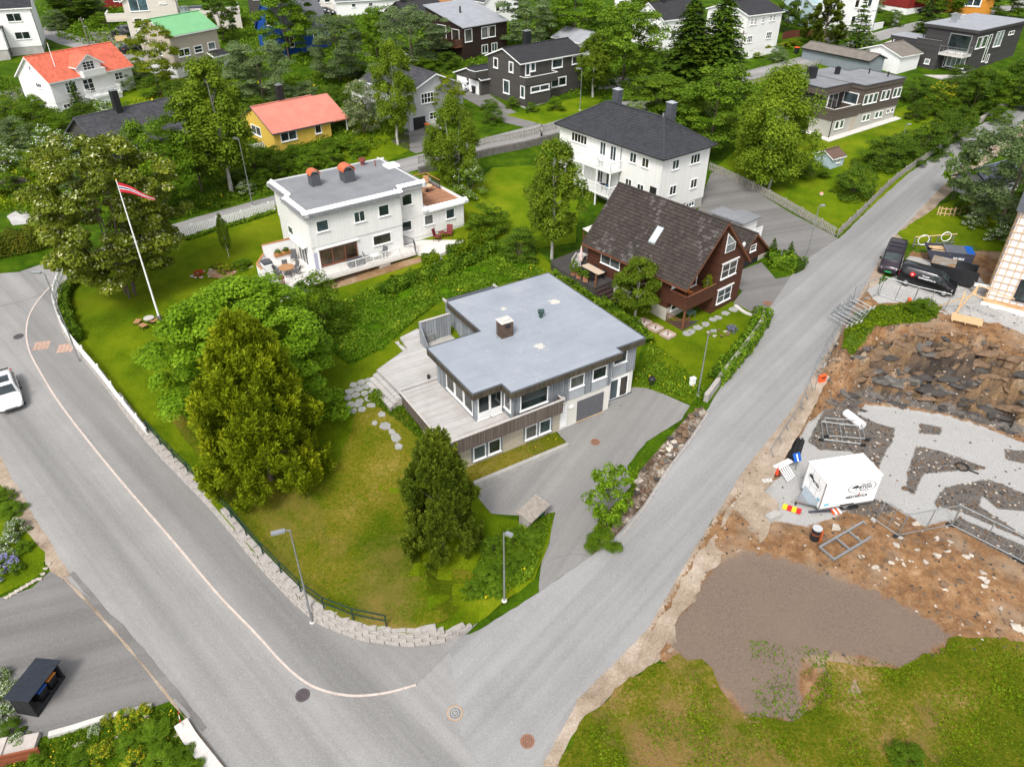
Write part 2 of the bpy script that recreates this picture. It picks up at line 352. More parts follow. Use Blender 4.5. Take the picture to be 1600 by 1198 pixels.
# ------------------------------------------------------------ the hillside itself: one sheet out to beyond the last house
PIT_PX = [(1012, 985), (1060, 905), (1110, 820), (1172, 735), (1246, 640), (1295, 553), (1325, 490), (1352, 452), (1395, 430), (1420, 395), (1450, 372), (1600, 385), (1800, 420), (1800, 1045), (1600, 1025), (1500, 1035), (1415, 1075), (1300, 1135), (1240, 1165), (1155, 1160), (1120, 1110), (1040, 1050)]
PIT_W = [plane_at(*p)[:2] for p in PIT_PX]
def ground_sheet():
 xs = np.concatenate([np.arange(-420, -120, 20), np.arange(-120, 6, 3.0), np.arange(6, 62, 1.0), np.arange(62, 120, 3.0), np.arange(120, 421, 20)]); ys = np.concatenate([np.arange(-30, 5, 5), np.arange(5, 20, 3.0), np.arange(20, 72, 1.0), np.arange(72, 170, 3.0), np.arange(170, 480, 20)])
 vs = []; nx = len(xs)
 for y in ys:
  for x in xs:
   z = SLOPE * y - 0.02
   if y > 190: z = SLOPE * 190 + (y - 190) * 0.06
   if pip(x, y, PIT_W) and dist_line(x, y, PIT_W + PIT_W[:1]) > .9: z -= 4.0
   vs.append((x, y, z))
 fs = [(j * nx + i, j * nx + i + 1, (j + 1) * nx + i + 1, (j + 1) * nx + i) for j in range(len(ys) - 1) for i in range(nx - 1)]
 m = MB(); m.v = vs; m.f = fs; m.m = [0] * len(fs)
 tag(m.build('ground', GR_ROUGH), kind='structure')
ground_sheet()
LAYER = [0.0]
def dens(pts, step, jit, seed, closed=True):
 rnd = random.Random(seed); out = []; n = len(pts)
 for i in range(n if closed else n - 1):
  a, b = pts[i], pts[(i + 1) % n]; L = math.dist(a[:2], b[:2]); k = max(1, int(L / step))
  nx, ny = -(b[1] - a[1]) / (L or 1), (b[0] - a[0]) / (L or 1)
  for j in range(k):
   t = j / k; q = (a[0] + (b[0] - a[0]) * t, a[1] + (b[1] - a[1]) * t)
   o = jit * (noise.noise((q[0] * .9, q[1] * .9, seed)) * 1.2 + noise.noise((q[0] * 3.1, q[1] * 3.1, seed)) * .7)
   out.append((q[0] + nx * o, q[1] + ny * o))
 return out
def sheet(name, px, mat, dz=0.01, jit=0.0, smo=0, seed=1, conform=False, res=1.2, structure=True, step=0.5, world=None):
 """a sheet of ground cover laid on the hillside; conform=True follows the raised garden"""
 w = world or [plane_at(*p)[:2] for p in (smooth(px, smo, True) if smo else px)]
 if conform and not world: w = [G(*p)[:2] for p in (smooth(px, smo, True) if smo else px)]
 if jit: w = dens(w, step, jit, seed)
 bm = bmesh.new(); vs = [bm.verts.new((x, y, 0)) for x, y in w]
 f = bm.faces.new(vs); f.normal_update()
 if f.normal.z < 0: f.normal_flip()
 bmesh.ops.triangulate(bm, faces=[f])
 if conform:
  x0, x1 = min(p[0] for p in w), max(p[0] for p in w); y0, y1 = min(p[1] for p in w), max(p[1] for p in w)
  for ax, a, b in ((0, x0, x1), (1, y0, y1)):
   k = a + res
   while k < b:
    co = (k, 0, 0) if ax == 0 else (0, k, 0); no = (1, 0, 0) if ax == 0 else (0, 1, 0)
    bmesh.ops.bisect_plane(bm, geom=bm.verts[:] + bm.edges[:] + bm.faces[:], plane_co=co, plane_no=no); k += res
 for v in bm.verts: v.co.z = (T(v.co.x, v.co.y) if conform else SLOPE * v.co.y) + dz
 me = bpy.data.meshes.new(name); bm.to_mesh(me); bm.free(); me.materials.append(mat)
 o = link(name, me)
 if structure: tag(o, kind='structure')
 return o
# roads
L_EDGE = [(-60, 640), (0, 742), (52, 832), (90, 890), (180, 985), (300, 1130), (400, 1250)]
ROAD_MAIN = [(-200, 380), (-60, 432), (30, 425), (85, 406), (128, 398), (118, 425), (95, 452), (90, 480), (120, 545), (240, 700), (420, 905), (480, 975), (640, 1020), (760, 985), (850, 925), (900, 990), (900, 1100), (850, 1190), (830, 1300), (500, 1400), (300, 1130), (180, 985), (90, 890), (52, 832), (0, 742), (-90, 600), (-300, 560)]
sheet('main_road', ROAD_MAIN, AS_L, .012)
ROAD_SIDE = [(700, 1000), (750, 984), (842, 925), (925, 868), (975, 822), (1035, 742), (1100, 648), (1180, 515), (1240, 425), (1268, 400), (1312, 372), (1400, 285), (1520, 202), (1640, 138), (1700, 150), (1600, 192), (1500, 262), (1440, 325), (1395, 372), (1345, 458), (1300, 538), (1238, 640), (1160, 738), (1082, 862), (1010, 985), (880, 1115), (838, 1200), (800, 1260), (720, 1150)]
sheet('side_road', ROAD_SIDE, AS_R, .018, .06, seed=4)
sheet('sandy_verge', [(1600, 188), (1500, 258), (1440, 322), (1395, 368), (1345, 455), (1300, 535), (1236, 640), (1158, 738), (1080, 862), (1008, 985), (878, 1115), (838, 1200), (835, 1240), (872, 1200), (890, 1150), (960, 1080), (1060, 1010), (1120, 860), (1200, 760), (1270, 640), (1325, 530), (1365, 455), (1410, 380), (1470, 315), (1530, 262), (1620, 205)], SANDY, .006, .12, seed=5)
sheet('verge_left', [(0, 712), (50, 800), (88, 862), (110, 900), (92, 908), (45, 842), (-20, 740)], SANDY, .016, .12, seed=15)
FAR_ROAD = smooth([(120, 402), (265, 352), (430, 305), (560, 268), (650, 243), (760, 215), (870, 186), (960, 162), (1060, 140), (1140, 118), (1240, 92), (1310, 72), (1365, 52), (1425, 36), (1500, 22), (1600, 0)], 4)
FAR_LO = smooth([(120, 440), (265, 374), (430, 330), (560, 292), (650, 266), (760, 240), (870, 210), (960, 186), (1060, 160), (1140, 137), (1240, 110), (1310, 88), (1365, 68), (1425, 50), (1500, 34), (1600, 12)], 4)
sheet('upper_street', FAR_ROAD + FAR_LO[::-1], AS_FAR, .008, .05, seed=6)
sheet('hill_road', [(70, 42), (100, 50), (150, 66), (215, 72), (245, 92), (290, 120), (270, 128), (215, 100), (150, 82), (95, 70), (60, 55)], AS_FAR, .008, .05, seed=7)
sheet('hill_drive', [(140, 50), (215, 50), (225, 62), (200, 75), (150, 68)], AS_OLD, .010, .05)
sheet('left_upper_drive', [(-20, 150), (40, 132), (75, 140), (70, 160), (10, 172), (-20, 170)], AS_OLD, .008, .05)
sheet('turning_pad', [(10, 338), (30, 326), (75, 326), (90, 345), (20, 352)], GRAVEL, .006, .1)
sheet('grey_house_drive', [(735, 136), (762, 146), (800, 172), (842, 192), (822, 200), (790, 192), (752, 168), (722, 152)], AS_OLD, .010, .04)
sheet('carport_drive', [(622, 205), (665, 200), (690, 215), (700, 228), (650, 240), (612, 222)], AS_OLD, .012, .05)
sheet('flat_house_drive', [(1040, 140), (1080, 120), (940, 118), (935, 140)], GRAVEL, .010, .06)
sheet('white_house_drive', [(1128, 262), (1110, 272), (1090, 330), (1135, 352), (1190, 398), (1258, 412), (1312, 374), (1230, 330), (1170, 292)], AS_OLD, .012, .05)
sheet('brown_house_drive', [(1130, 432), (1150, 425), (1190, 410), (1212, 436), (1240, 430), (1215, 480), (1180, 520), (1150, 505), (1142, 478), (1160, 455)], AS_OLD, .012, .04)
sheet('hero_drive', [(735, 752), (760, 742), (885, 690), (868, 672), (985, 606), (1012, 604), (1078, 634), (1065, 655), (1010, 690), (980, 728), (985, 760), (940, 820), (925, 868), (842, 926), (846, 880), (868, 800), (815, 806), (765, 802), (745, 780)], AS_DRIVE, .022, .06, seed=9)
sheet('corner_drive', [(-60, 940), (10, 932), (50, 918), (78, 893), (110, 912), (195, 978), (285, 1088), (235, 1106), (150, 1128), (78, 1150), (-60, 1180)], AS_OLD, .020, .05, seed=10)
sheet('modern_house_drive', [(1380, 68), (1430, 50), (1440, 72), (1420, 92), (1385, 80)], PAVE, .012, .03)
def strip(name, px, w, mat, dz, jit=.05, seed=1):
 P = [plane_at(*p)[:2] for p in smooth(px, 5)]; a = []; b = []
 for i, p in enumerate(P):
  q, r = P[max(0, i - 1)], P[min(len(P) - 1, i + 1)]; L = math.dist(q, r) or 1; n = (-(r[1] - q[1]) / L, (r[0] - q[0]) / L); k = w / 2 * (1 + .5 * noise.noise((p[0], p[1], seed))); a.append((p[0] + n[0] * k, p[1] + n[1] * k)); b.append((p[0] - n[0] * k, p[1] - n[1] * k))
 sheet(name, None, mat, dz, jit, seed=seed, world=a + b[::-1], step=.3)
strip('gutter_dust', [(92, 895), (150, 955), (220, 1035), (300, 1135), (360, 1210)], .14, SANDY, .028, .05); strip('asphalt_joint', [(112, 895), (170, 962), (240, 1040), (320, 1140)], .3, AS_OLD, .024)
strip('asphalt_joint', [(-20, 482), (30, 472), (70, 458), (100, 446)], .10, AS_OLD, .024); strip('asphalt_joint', [(868, 872), (890, 866), (925, 868)], .08, AS_OLD, .03)
# lawns and fields
GARDEN = sheet('garden_lawn', None, GR_LAWN, .02, conform=True, res=1.0, world=GARDEN_W)
sheet('dry_lawn', [(250, 640), (300, 700), (400, 850), (470, 935), (520, 962), (580, 976), (650, 980), (720, 950), (740, 900), (650, 870), (640, 760), (655, 690), (620, 640), (560, 640), (540, 700), (500, 740), (350, 720), (300, 620)], GR_DRY, .035, .3, 4, seed=11, conform=True, res=1.2)
sheet('meadow', [(395, 470), (520, 480), (600, 440), (700, 405), (790, 395), (850, 425), (800, 440), (690, 470), (650, 500), (600, 545), (545, 570), (500, 540), (440, 500)], GR_MEADOW, .035, .25, seed=12, conform=True, res=1.2)
sheet('white_house_lawn', [(730, 300), (770, 262), (860, 258), (905, 300), (900, 380), (830, 390), (770, 340)], GR_BRIGHT, .04, .1, seed=13, conform=True)
sheet('brown_house_lawn', [(870, 425), (900, 425), (960, 460), (1060, 500), (1140, 470), (1188, 495), (1170, 530), (1100, 610), (1080, 632), (1010, 606), (985, 605), (1016, 530)], GR_LAWN, .025, .08, seed=14)
sheet('flat_house_lawn', [(1118, 262), (1180, 210), (1250, 175), (1300, 215), (1415, 165), (1480, 170), (1510, 200), (1430, 262), (1312, 368), (1230, 318)], GR_BRIGHT, .025, .06, seed=16)
sheet('upper_lawn', [(1135, 140), (1245, 100), (1300, 108), (1235, 150), (1180, 200), (1130, 200)], GR_BRIGHT, .02, .1, seed=17)
sheet('red_roof_garden', [(190, 140), (260, 125), (350, 115), (400, 140), (290, 185), (160, 190)], GR_BRIGHT, .012, .3, seed=18)
sheet('left_garden', [(-40, 190), (110, 220), (120, 300), (70, 340), (20, 325), (-40, 345)], GR_LAWN, .012, .3, seed=19)
sheet('grey_house_lawn', [(790, 180), (850, 195), (930, 170), (950, 140), (915, 150), (830, 170)], GR_BRIGHT, .012, .1, seed=20)
sheet('yellow_house_garden', [(560, 180), (640, 205), (640, 235), (600, 255), (540, 262), (530, 215)], GR_LAWN, .012, .15, seed=21)
sheet('roadside_field', [(880, 1180), (905, 1130), (985, 1060), (1060, 1020), (1110, 1045), (1150, 1110), (1235, 1128), (1300, 1090), (1290, 1030), (1400, 1045), (1500, 1000), (1600, 990), (1800, 1000), (1800, 1400), (860, 1400)], GR_WORN, .05, .35, seed=22)
MILL_PX = [(1045, 985), (1085, 930), (1120, 880), (1165, 862), (1260, 885), (1330, 912), (1420, 950), (1462, 975), (1492, 996), (1470, 1005), (1440, 1030), (1408, 1046), (1370, 1030), (1300, 1018), (1258, 1030), (1245, 1060), (1262, 1125), (1225, 1122), (1170, 1120), (1140, 1078), (1060, 1030)]
sheet('dirt_by_field', [(1020, 990), (1090, 870), (1170, 745), (1220, 790), (1185, 850), (1130, 870), (1085, 930), (1050, 985), (1030, 1030), (985, 1060), (1000, 1020)], SANDY, .024, .3, seed=24)
sheet('corner_garden_soil', [(70, 1150), (150, 1130), (240, 1105), (268, 1098), (340, 1198), (380, 1260), (0, 1260), (0, 1180)], GR_ROUGH, .024, .05)
sheet('left_corner_lawn', [(-30, 740), (0, 755), (40, 830), (70, 862), (70, 890), (40, 912), (0, 930), (-30, 935)], GR_LAWN, .02, .1)
sheet('site_verge_grass', [(1400, 365), (1470, 320), (1530, 300), (1600, 330), (1600, 395), (1500, 390), (1430, 388)], GR_LAWN, .015, .2, seed=26)
sheet('pipe_path', [(505, 445), (560, 425), (655, 402), (665, 408), (570, 438), (520, 452)], DIRT, .045, .05, conform=True)
# ------------------------------------------------------------ pavement, kerb and the block retaining wall
KERB_PX = smooth([(112, 424), (80, 448), (52, 482), (42, 512), (45, 545), (62, 580), (100, 640), (180, 741), (270, 845), (340, 928), (400, 990), (440, 1034), (475, 1064), (510, 1080), (555, 1087), (605, 1082), (650, 1070)], 4)
WALLC = smooth([p + (h,) for p, h in zip(WALL_PX, WALL_H)], 4)
def walk():
 inner = [plane_at(p[0], p[1])[:2] for p in WALLC]; outer = [plane_at(*p)[:2] for p in KERB_PX]
 ring = inner + outer[::-1]
 bm = bmesh.new(); f = bm.faces.new([bm.verts.new((x, y, SLOPE * y + .03 + .05 * sm(24, 30, y))) for x, y in ring]); f.normal_update()
 if f.normal.z < 0: f.normal_flip()
 bmesh.ops.triangulate(bm, faces=[f]); me = bpy.data.meshes.new('sidewalk'); bm.to_mesh(me); bm.free(); me.materials.append(AS_WALK)
 tag(link('sidewalk', me), kind='structure')
 k = MB(); pts = dens(outer, 1.0, 0, 1, False) + [outer[-1]]
 for a, b in zip(pts, pts[1:]):
  L = math.dist(a, b); n = (-(b[1] - a[1]) / L * .06, (b[0] - a[0]) / L * .06)
  za, zb = SLOPE * a[1] + .045 + .05 * sm(24, 30, a[1]), SLOPE * b[1] + .045 + .05 * sm(24, 30, b[1]); g = .985
  b2 = (a[0] + (b[0] - a[0]) * g, a[1] + (b[1] - a[1]) * g)
  k.hexa([(a[0] - n[0], a[1] - n[1], za - .3), (b2[0] - n[0], b2[1] - n[1], zb - .3), (b2[0] + n[0], b2[1] + n[1], zb - .3), (a[0] + n[0], a[1] + n[1], za - .3),
    (a[0] - n[0], a[1] - n[1], za), (b2[0] - n[0], b2[1] - n[1], zb), (b2[0] + n[0], b2[1] + n[1], zb), (a[0] + n[0], a[1] + n[1], za)])
 tag(k.build('kerb', KERB), kind='structure')
walk()
def tri_noise_box(w, d, h, seed):
 rnd = random.Random(seed); m = MB(); m.box(-w / 2, -d / 2, 0, w / 2, d / 2, h)
 me = bpy.data.meshes.new('block'); bm = bmesh.new()
 vs = [bm.verts.new(v) for v in m.v]; [bm.faces.new([vs[i] for i in f]) for f in m.f]
 bmesh.ops.bevel(bm, geom=bm.edges[:], offset=.025, segments=1, affect='EDGES')
 for v in bm.verts: v.co += Vector((rnd.uniform(-1, 1), rnd.uniform(-1, 1), rnd.uniform(-1, 1))) * .012
 bm.to_mesh(me); bm.free(); me.materials.append(STONE); return me
BLOCKS = [tri_noise_box(.84, .42, .285, s) for s in range(4)]
def retaining_wall():
 w = thing('retaining_wall', 'curved pale stone block retaining wall with stepped end along the sidewalk', 'wall', (*WALL_W[8], SLOPE * WALL_W[8][1]))
 root = Vector(w.location); pts = [(*plane_at(p[0], p[1])[:2], p[2]) for p in WALLC]
 # walk along the line
 cum = [0]
 for a, b in zip(pts, pts[1:]): cum.append(cum[-1] + math.dist(a[:2], b[:2]))
 def at(s):
  s = min(max(s, 0), cum[-1] - 1e-4)
  for i in range(len(cum) - 1):
   if cum[i + 1] >= s: break
  t = (s - cum[i]) / (cum[i + 1] - cum[i]); a, b = pts[i], pts[i + 1]
  return [a[k] + (b[k] - a[k]) * t for k in range(3)], math.atan2(b[1] - a[1], b[0] - a[0])
 rnd = random.Random(5); rest = MB(); count = 0; todo = []
 for course in range(4):
  s = (course % 2) * .43
  while s < cum[-1] - .5:
   (x, y, h), a = at(s + .43); hh = h
   if s > cum[-1] - 4.2: hh = 1.2 - .29 * max(0, int((s - (cum[-1] - 3.3)) / .85 + 1)) if s > cum[-1] - 3.3 else 1.2
   if course * .29 < hh - .1: todo.append((math.hypot(x, y - 5), x, y, a, course))
   s += .86
 todo.sort()
 for k, (_, x, y, a, c) in enumerate(todo):
  back = .05 * c; px, py = x - math.sin(a) * -back, y + math.cos(a) * back
  nx, ny = -math.sin(a), math.cos(a)
  cx, cy = x + nx * (.12 + .05 * c), y + ny * (.12 + .05 * c)
  z = SLOPE * y + .03 + .29 * c
  if k < 290:
   o = link('block', BLOCKS[k % 4], w); o.location = Vector((cx, cy, z)) - root; o.rotation_euler = (0, 0, a + rnd.uniform(-.012, .012) + (math.pi if k % 3 == 0 else 0))
  else:
   ca, sa = math.cos(a) * .42, math.sin(a) * .42; q = [(-1, -1), (1, -1), (1, 1), (-1, 1)]
   P = [Vector((cx + u * ca - v * math.sin(a) * .21, cy + u * sa + v * math.cos(a) * .21, z)) - root for u, v in q]
   rest.hexa(P + [p + Vector((0, 0, .285)) for p in P])
 if rest.f: tag(rest.build('block_courses', STONE, w), kind='stuff')
 return at, cum[-1]
WALL_AT, WALL_LEN = retaining_wall()
# ------------------------------------------------------------ vegetation: meshes made once, shared by the copies
BARK = plain('bark', (.11, .085, .065), .95, .3, 6, bumps=.6); BIRCH_BARK = plain('birch_bark', (.42, .40, .36), .9, .45, 9, bumps=.3)
LEAF = {
 'maple': leaf_mat('maple_leaf', (0.089, 0.174, 0.0065), (0.179, 0.308, 0.0130), (0.315, 0.458, 0.0286)),
 'broad': leaf_mat('broad_leaf', (0.059, 0.113, 0.0078), (0.130, 0.215, 0.0143), (0.227, 0.328, 0.0260)),
 'birch': leaf_mat('birch_leaf', (0.075, 0.128, 0.0078), (0.163, 0.241, 0.0156), (0.293, 0.357, 0.0338)),
 'willow': leaf_mat('willow_leaf', (0.084, 0.130, 0.0395), (0.167, 0.235, 0.0884), (0.299, 0.370, 0.1664)),
 'dark': leaf_mat('dark_leaf', (0.045, 0.091, 0.0078), (0.094, 0.164, 0.0130), (0.171, 0.248, 0.0234)),
 'spruce': leaf_mat('spruce_needle', (0.019, 0.048, 0.0043), (0.047, 0.088, 0.0065), (0.101, 0.151, 0.0100), .1),
 'pine_gold': leaf_mat('gold_pine_needle', (0.077, 0.120, 0.0049), (0.213, 0.261, 0.0077), (0.442, 0.452, 0.0146), .12),
 'pine_dark': leaf_mat('dark_pine_needle', (0.038, 0.064, 0.0056), (0.091, 0.125, 0.0094), (0.216, 0.229, 0.0204), .12),
 'bush': leaf_mat('bush_leaf', (0.055, 0.113, 0.0052), (0.126, 0.215, 0.0117), (0.244, 0.342, 0.0234)),
 'hedge': leaf_mat('hedge_leaf', (0.073, 0.134, 0.0036), (0.151, 0.227, 0.0065), (0.244, 0.310, 0.0114)),
 'brownhedge': leaf_mat('brown_hedge_leaf', (0.088, 0.107, 0.0086), (0.166, 0.176, 0.0129), (0.273, 0.259, 0.0251)),
 'yellowgreen': leaf_mat('yellow_leaf', (0.117, 0.166, 0.0057), (0.234, 0.295, 0.0100), (0.370, 0.406, 0.0215)),
 'poplar': leaf_mat('poplar_leaf', (0.083, 0.120, 0.0111), (0.199, 0.241, 0.0218), (0.354, 0.368, 0.0365)),
 'blossom': leaf_mat('blossom', (.36, .38, .17), (.52, .52, .28), (.7, .68, .45), .1), 'white': leaf_mat('white_flower', (.6, .62, .55), (.75, .76, .7), (.8, .8, .76), .1),
 'yellow': leaf_mat('yellow_flower', (.5, .36, .01), (.65, .5, .02), (.75, .62, .06), .1), 'purple': leaf_mat('purple_flower', (.22, .18, .5), (.36, .3, .62), (.5, .44, .7), .1),
 'red': leaf_mat('red_leaf', (0.234, 0.027, 0.0108), (0.429, 0.056, 0.0215), (0.585, 0.111, 0.0358), .1)}
def leaves(rng, cen, nor, size, aspect=0.62, fold=0.18):
 """one bent diamond leaf per centre"""
 n = len(cen); nor = nor / (np.linalg.norm(nor, axis=1, keepdims=True) + 1e-9)
 t = rng.normal(size=(n, 3)); t -= (t * nor).sum(1, keepdims=True) * nor; t /= np.linalg.norm(t, axis=1, keepdims=True) + 1e-9
 b = np.cross(nor, t); s = size[:, None]
 V = np.empty((n, 4, 3)); V[:, 0] = cen - t * s; V[:, 1] = cen - b * s * aspect + nor * s * fold; V[:, 2] = cen + t * s; V[:, 3] = cen + b * s * aspect + nor * s * fold
 Q = np.arange(n * 4).reshape(n, 4); return V.reshape(-1, 3), Q
def unit(rng, n):
 d = rng.normal(size=(n, 3)); return d / np.linalg.norm(d, axis=1, keepdims=True)
def crown_mesh(name, seed, kind, nclump, per, leaf, height=10.0, radius=3.6, base=0.22, shape='round', blossom=None, droop=0.0, clump_r=None, upb=0.8):
 rng = np.random.default_rng(seed); cs = []; rs = []
 for i in range(nclump):
  for _ in range(40):
   u = rng.uniform(0, 1); z = base + (1 - base) * u
   if shape == 'round': rr = math.sqrt(max(0, 1 - ((u - .48) / .56) ** 2))
   elif shape == 'tall': rr = math.sin(math.pi * min(1, max(0.02, u * .92 + .06))) ** .7 * (1 - .25 * u)
   elif shape == 'cone': rr = (1 - u) ** .75 * .97 + .05
   elif shape == 'ovoid': rr = (math.sin(math.pi * min(1, u ** .62 * .96 + .02)) ** .8)
   elif shape == 'dome': rr = math.sqrt(max(0, 1 - u ** 2.2))
   if rng.uniform() < (rr + .15): break
  a = rng.uniform(0, 2 * math.pi); k = rng.uniform(.35, 1.0) ** .55
  lump = 1 + .20 * math.sin(3 * a + seed) + .13 * math.sin(5 * a + 7 * u + seed)
  cs.append((math.cos(a) * rr * k * radius * lump, math.sin(a) * rr * k * radius * lump, z * height)); rs.append((clump_r or radius * .27) * rng.uniform(.6, 1.25))
 cs = np.array(cs); rs = np.array(rs)
 idx = np.repeat(np.arange(nclump), per); n = len(idx); d = unit(rng, n); d[:, 2] = np.abs(d[:, 2]) * .9 + d[:, 2] * .25 if upb else d[:, 2]
 r = rng.uniform(.25, 1.0, n) ** .45 * rs[idx]
 cen = cs[idx] + d * r[:, None] * np.array([1, 1, .78 + droop])
 if droop: cen[:, 2] -= droop * rng.uniform(0, 1, n) ** 2 * rs[idx] * 2.0
 nor = d + rng.normal(size=(n, 3)) * .55 + np.array([0, 0, upb])
 size = leaf * rng.uniform(.6, 1.3, n)
 V, Q = leaves(rng, cen, nor, size)
 cv = rng.uniform(0, 1, nclump); var = np.clip(.45 * cv[idx] + .55 * rng.uniform(0, 1, n), 0, 1)
 mats = [LEAF[kind]]; mi = np.zeros(n)
 if blossom: mats.append(LEAF[blossom[0]]); top = (d[:, 2] > .35) & (r > .75 * rs[idx]) & (rng.uniform(0, 1, n) < blossom[1]); mi = top.astype(int)
 return np_mesh(name, V, Q, mats, np.repeat(var, 4), mi), cs
def trunk_mesh(name, seed, cs, height, r0, mat, stems=1, spread=.25, limbs=14, top=.8):
 rnd = random.Random(seed); m = MB()
 for s in range(stems):
  a = 6.28 * s / stems + rnd.random(); p = Vector((math.cos(a) * spread * (stems > 1), math.sin(a) * spread * (stems > 1), -.3)); seg = 7
  tip = Vector((math.cos(a) * spread * 3 * (stems > 1), math.sin(a) * spread * 3 * (stems > 1), height * top)); prev = p
  for i in range(1, seg + 1):
   t = i / seg; q = p.lerp(tip, t) + Vector((rnd.uniform(-1, 1), rnd.uniform(-1, 1), 0)) * height * .012
   rr = lambda u: r0 / stems ** .5 * (1 - .85 * u)
   m.tube(prev, q, rr((i - 1) / seg), rr(t), 7, cap=False); prev = q
  pick = sorted(range(len(cs)), key=lambda k: rnd.random())[:limbs]
  for k in pick:
   c = Vector(cs[k]); z0 = max(height * .16, c.z - math.hypot(c.x, c.y) * rnd.uniform(.5, .9)); z0 = min(z0, height * top * .95); t = (z0 + .3) / (height * top + .3)
   st = p.lerp(tip, t); mid = st.lerp(c, .5) + Vector((0, 0, .1 * (c - st).length)); rb = max(.02, r0 * .42 * (1 - .7 * t) / stems ** .5)
   m.tube(st, mid, rb, rb * .6, 5, cap=False); m.tube(mid, c, rb * .6, rb * .2, 5, cap=False)
 me = bpy.data.meshes.new(name); me.from_pydata(m.v, [], m.f); me.materials.append(mat); me.polygons.foreach_set('use_smooth', [True] * len(me.polygons)); return me
def conifer_mesh(name, seed, kind, whorls=26, per=13, height=10.0, radius=2.6, base=.06, droop=.35, qn=11, size=.26, fullness=.9):
 rng = np.random.default_rng(seed); cen = []; nor = []; sz = []; cs = []; tan = []; var = []
 for w in range(whorls):
  u = (w + rng.uniform(-.3, .3)) / whorls; u = min(max(u, 0), .985); z = height * (base + (1 - base) * u); L0 = radius * (1 - u) ** fullness + .12
  for k in range(max(5, int(per * (1 - .55 * u)))):
   a = rng.uniform(0, 2 * math.pi); L = L0 * rng.uniform(.72, 1.12); cs.append((math.cos(a) * L, math.sin(a) * L, z - droop * L)); bv = rng.uniform()
   for j in range(qn):
    t = (j + rng.uniform()) / qn; t = .18 + .82 * t; side = rng.normal() * .16 * L * (1.1 - t)
    x = math.cos(a) * L * t - math.sin(a) * side; y = math.sin(a) * L * t + math.cos(a) * side
    zz = z - droop * L * t ** 1.3 + .12 * L * t ** 4 - abs(side) * .45 + rng.normal() * .04
    cen.append((x, y, zz)); nor.append((math.cos(a) * .35 + rng.normal() * .35, math.sin(a) * .35 + rng.normal() * .35, .9)); sz.append(size * rng.uniform(.6, 1.25) * (.6 + .5 * (1 - u))); var.append(.5 * bv + .35 * t + .2 * rng.uniform())
 cen = np.array(cen); nor = np.array(nor); sz = np.array(sz)
 V, Q = leaves(rng, cen, nor, sz, .42, -.1)
 return np_mesh(name, V, Q, [LEAF[kind]], np.repeat(np.clip(var, 0, 1), 4)), np.array(cs)
def pine_mesh(name, seed, kind, boughs=60, tufts=11, per=110, height=10.0, radius=4.0, needle=.13, base=.04):
 """dense garden pine: rounded boughs with dark gaps between, each bough a mass of upturned needle brushes"""
 rng = np.random.default_rng(seed); cs = []; ax = []; bid = []
 for i in range(boughs):
  u = (i + rng.uniform(0, 1)) / boughs; a = i * 2.39996 + rng.uniform(-.5, .5)
  rr = (1 - u ** 1.8) ** .85 * (.74 + .26 * math.sin(min(1, u * 3.5) * 1.57)) * rng.uniform(.62, 1.1); br = radius * rng.uniform(.17, .34) * (1.1 - .45 * u)
  c = np.array([math.cos(a) * rr * (radius - br), math.sin(a) * rr * (radius - br), height * (base + (1 - base) * u * .93)]); out = np.array([math.cos(a) * .8, math.sin(a) * .8, .35 + .6 * u])
  for _ in range(tufts):
   d = rng.normal(size=3) + out * 1.1; d /= np.linalg.norm(d); p = c + d * br * rng.uniform(.7, 1.08) * np.array([1, 1, 1.05]); cs.append(p); t = d * .55 + np.array([0, 0, .75]); ax.append(t / np.linalg.norm(t)); bid.append(i)
 cs = np.array(cs); ax = np.array(ax); bid = np.array(bid); m = len(cs); idx = np.repeat(np.arange(m), per); n = len(idx)
 t = rng.uniform(-.55, .5, n); rad = rng.uniform(.1, 1, n) ** .5 * .36 * (1 - .55 * np.maximum(t, 0) / .5)
 d = unit(rng, n); d -= (d * ax[idx]).sum(1, keepdims=True) * ax[idx] * .85; sc = radius / 4.0 * rng.uniform(.65, 1.2, m)
 cen = cs[idx] + (ax[idx] * t[:, None] + d * rad[:, None]) * sc[idx][:, None] * 1.05
 dirn = ax[idx] * .8 + d * .9 + rng.normal(size=(n, 3)) * .25; dirn /= np.linalg.norm(dirn, axis=1, keepdims=True)
 side = np.cross(dirn, rng.normal(size=(n, 3))); side /= np.linalg.norm(side, axis=1, keepdims=True) + 1e-9
 s = (needle * rng.uniform(.7, 1.3, n))[:, None]; V = np.empty((n, 4, 3)); V[:, 0] = cen - dirn * s; V[:, 1] = cen - side * s * .30; V[:, 2] = cen + dirn * s; V[:, 3] = cen + side * s * .30
 bv = rng.uniform(0, 1, boughs); var = np.clip(.4 * bv[bid[idx]] + .35 * (t + .5) + .25 * rng.uniform(0, 1, n), 0, 1)
 return np_mesh(name, V.reshape(-1, 3), np.arange(n * 4).reshape(n, 4), [LEAF[kind]], np.repeat(var, 4)), cs
LIB = {}
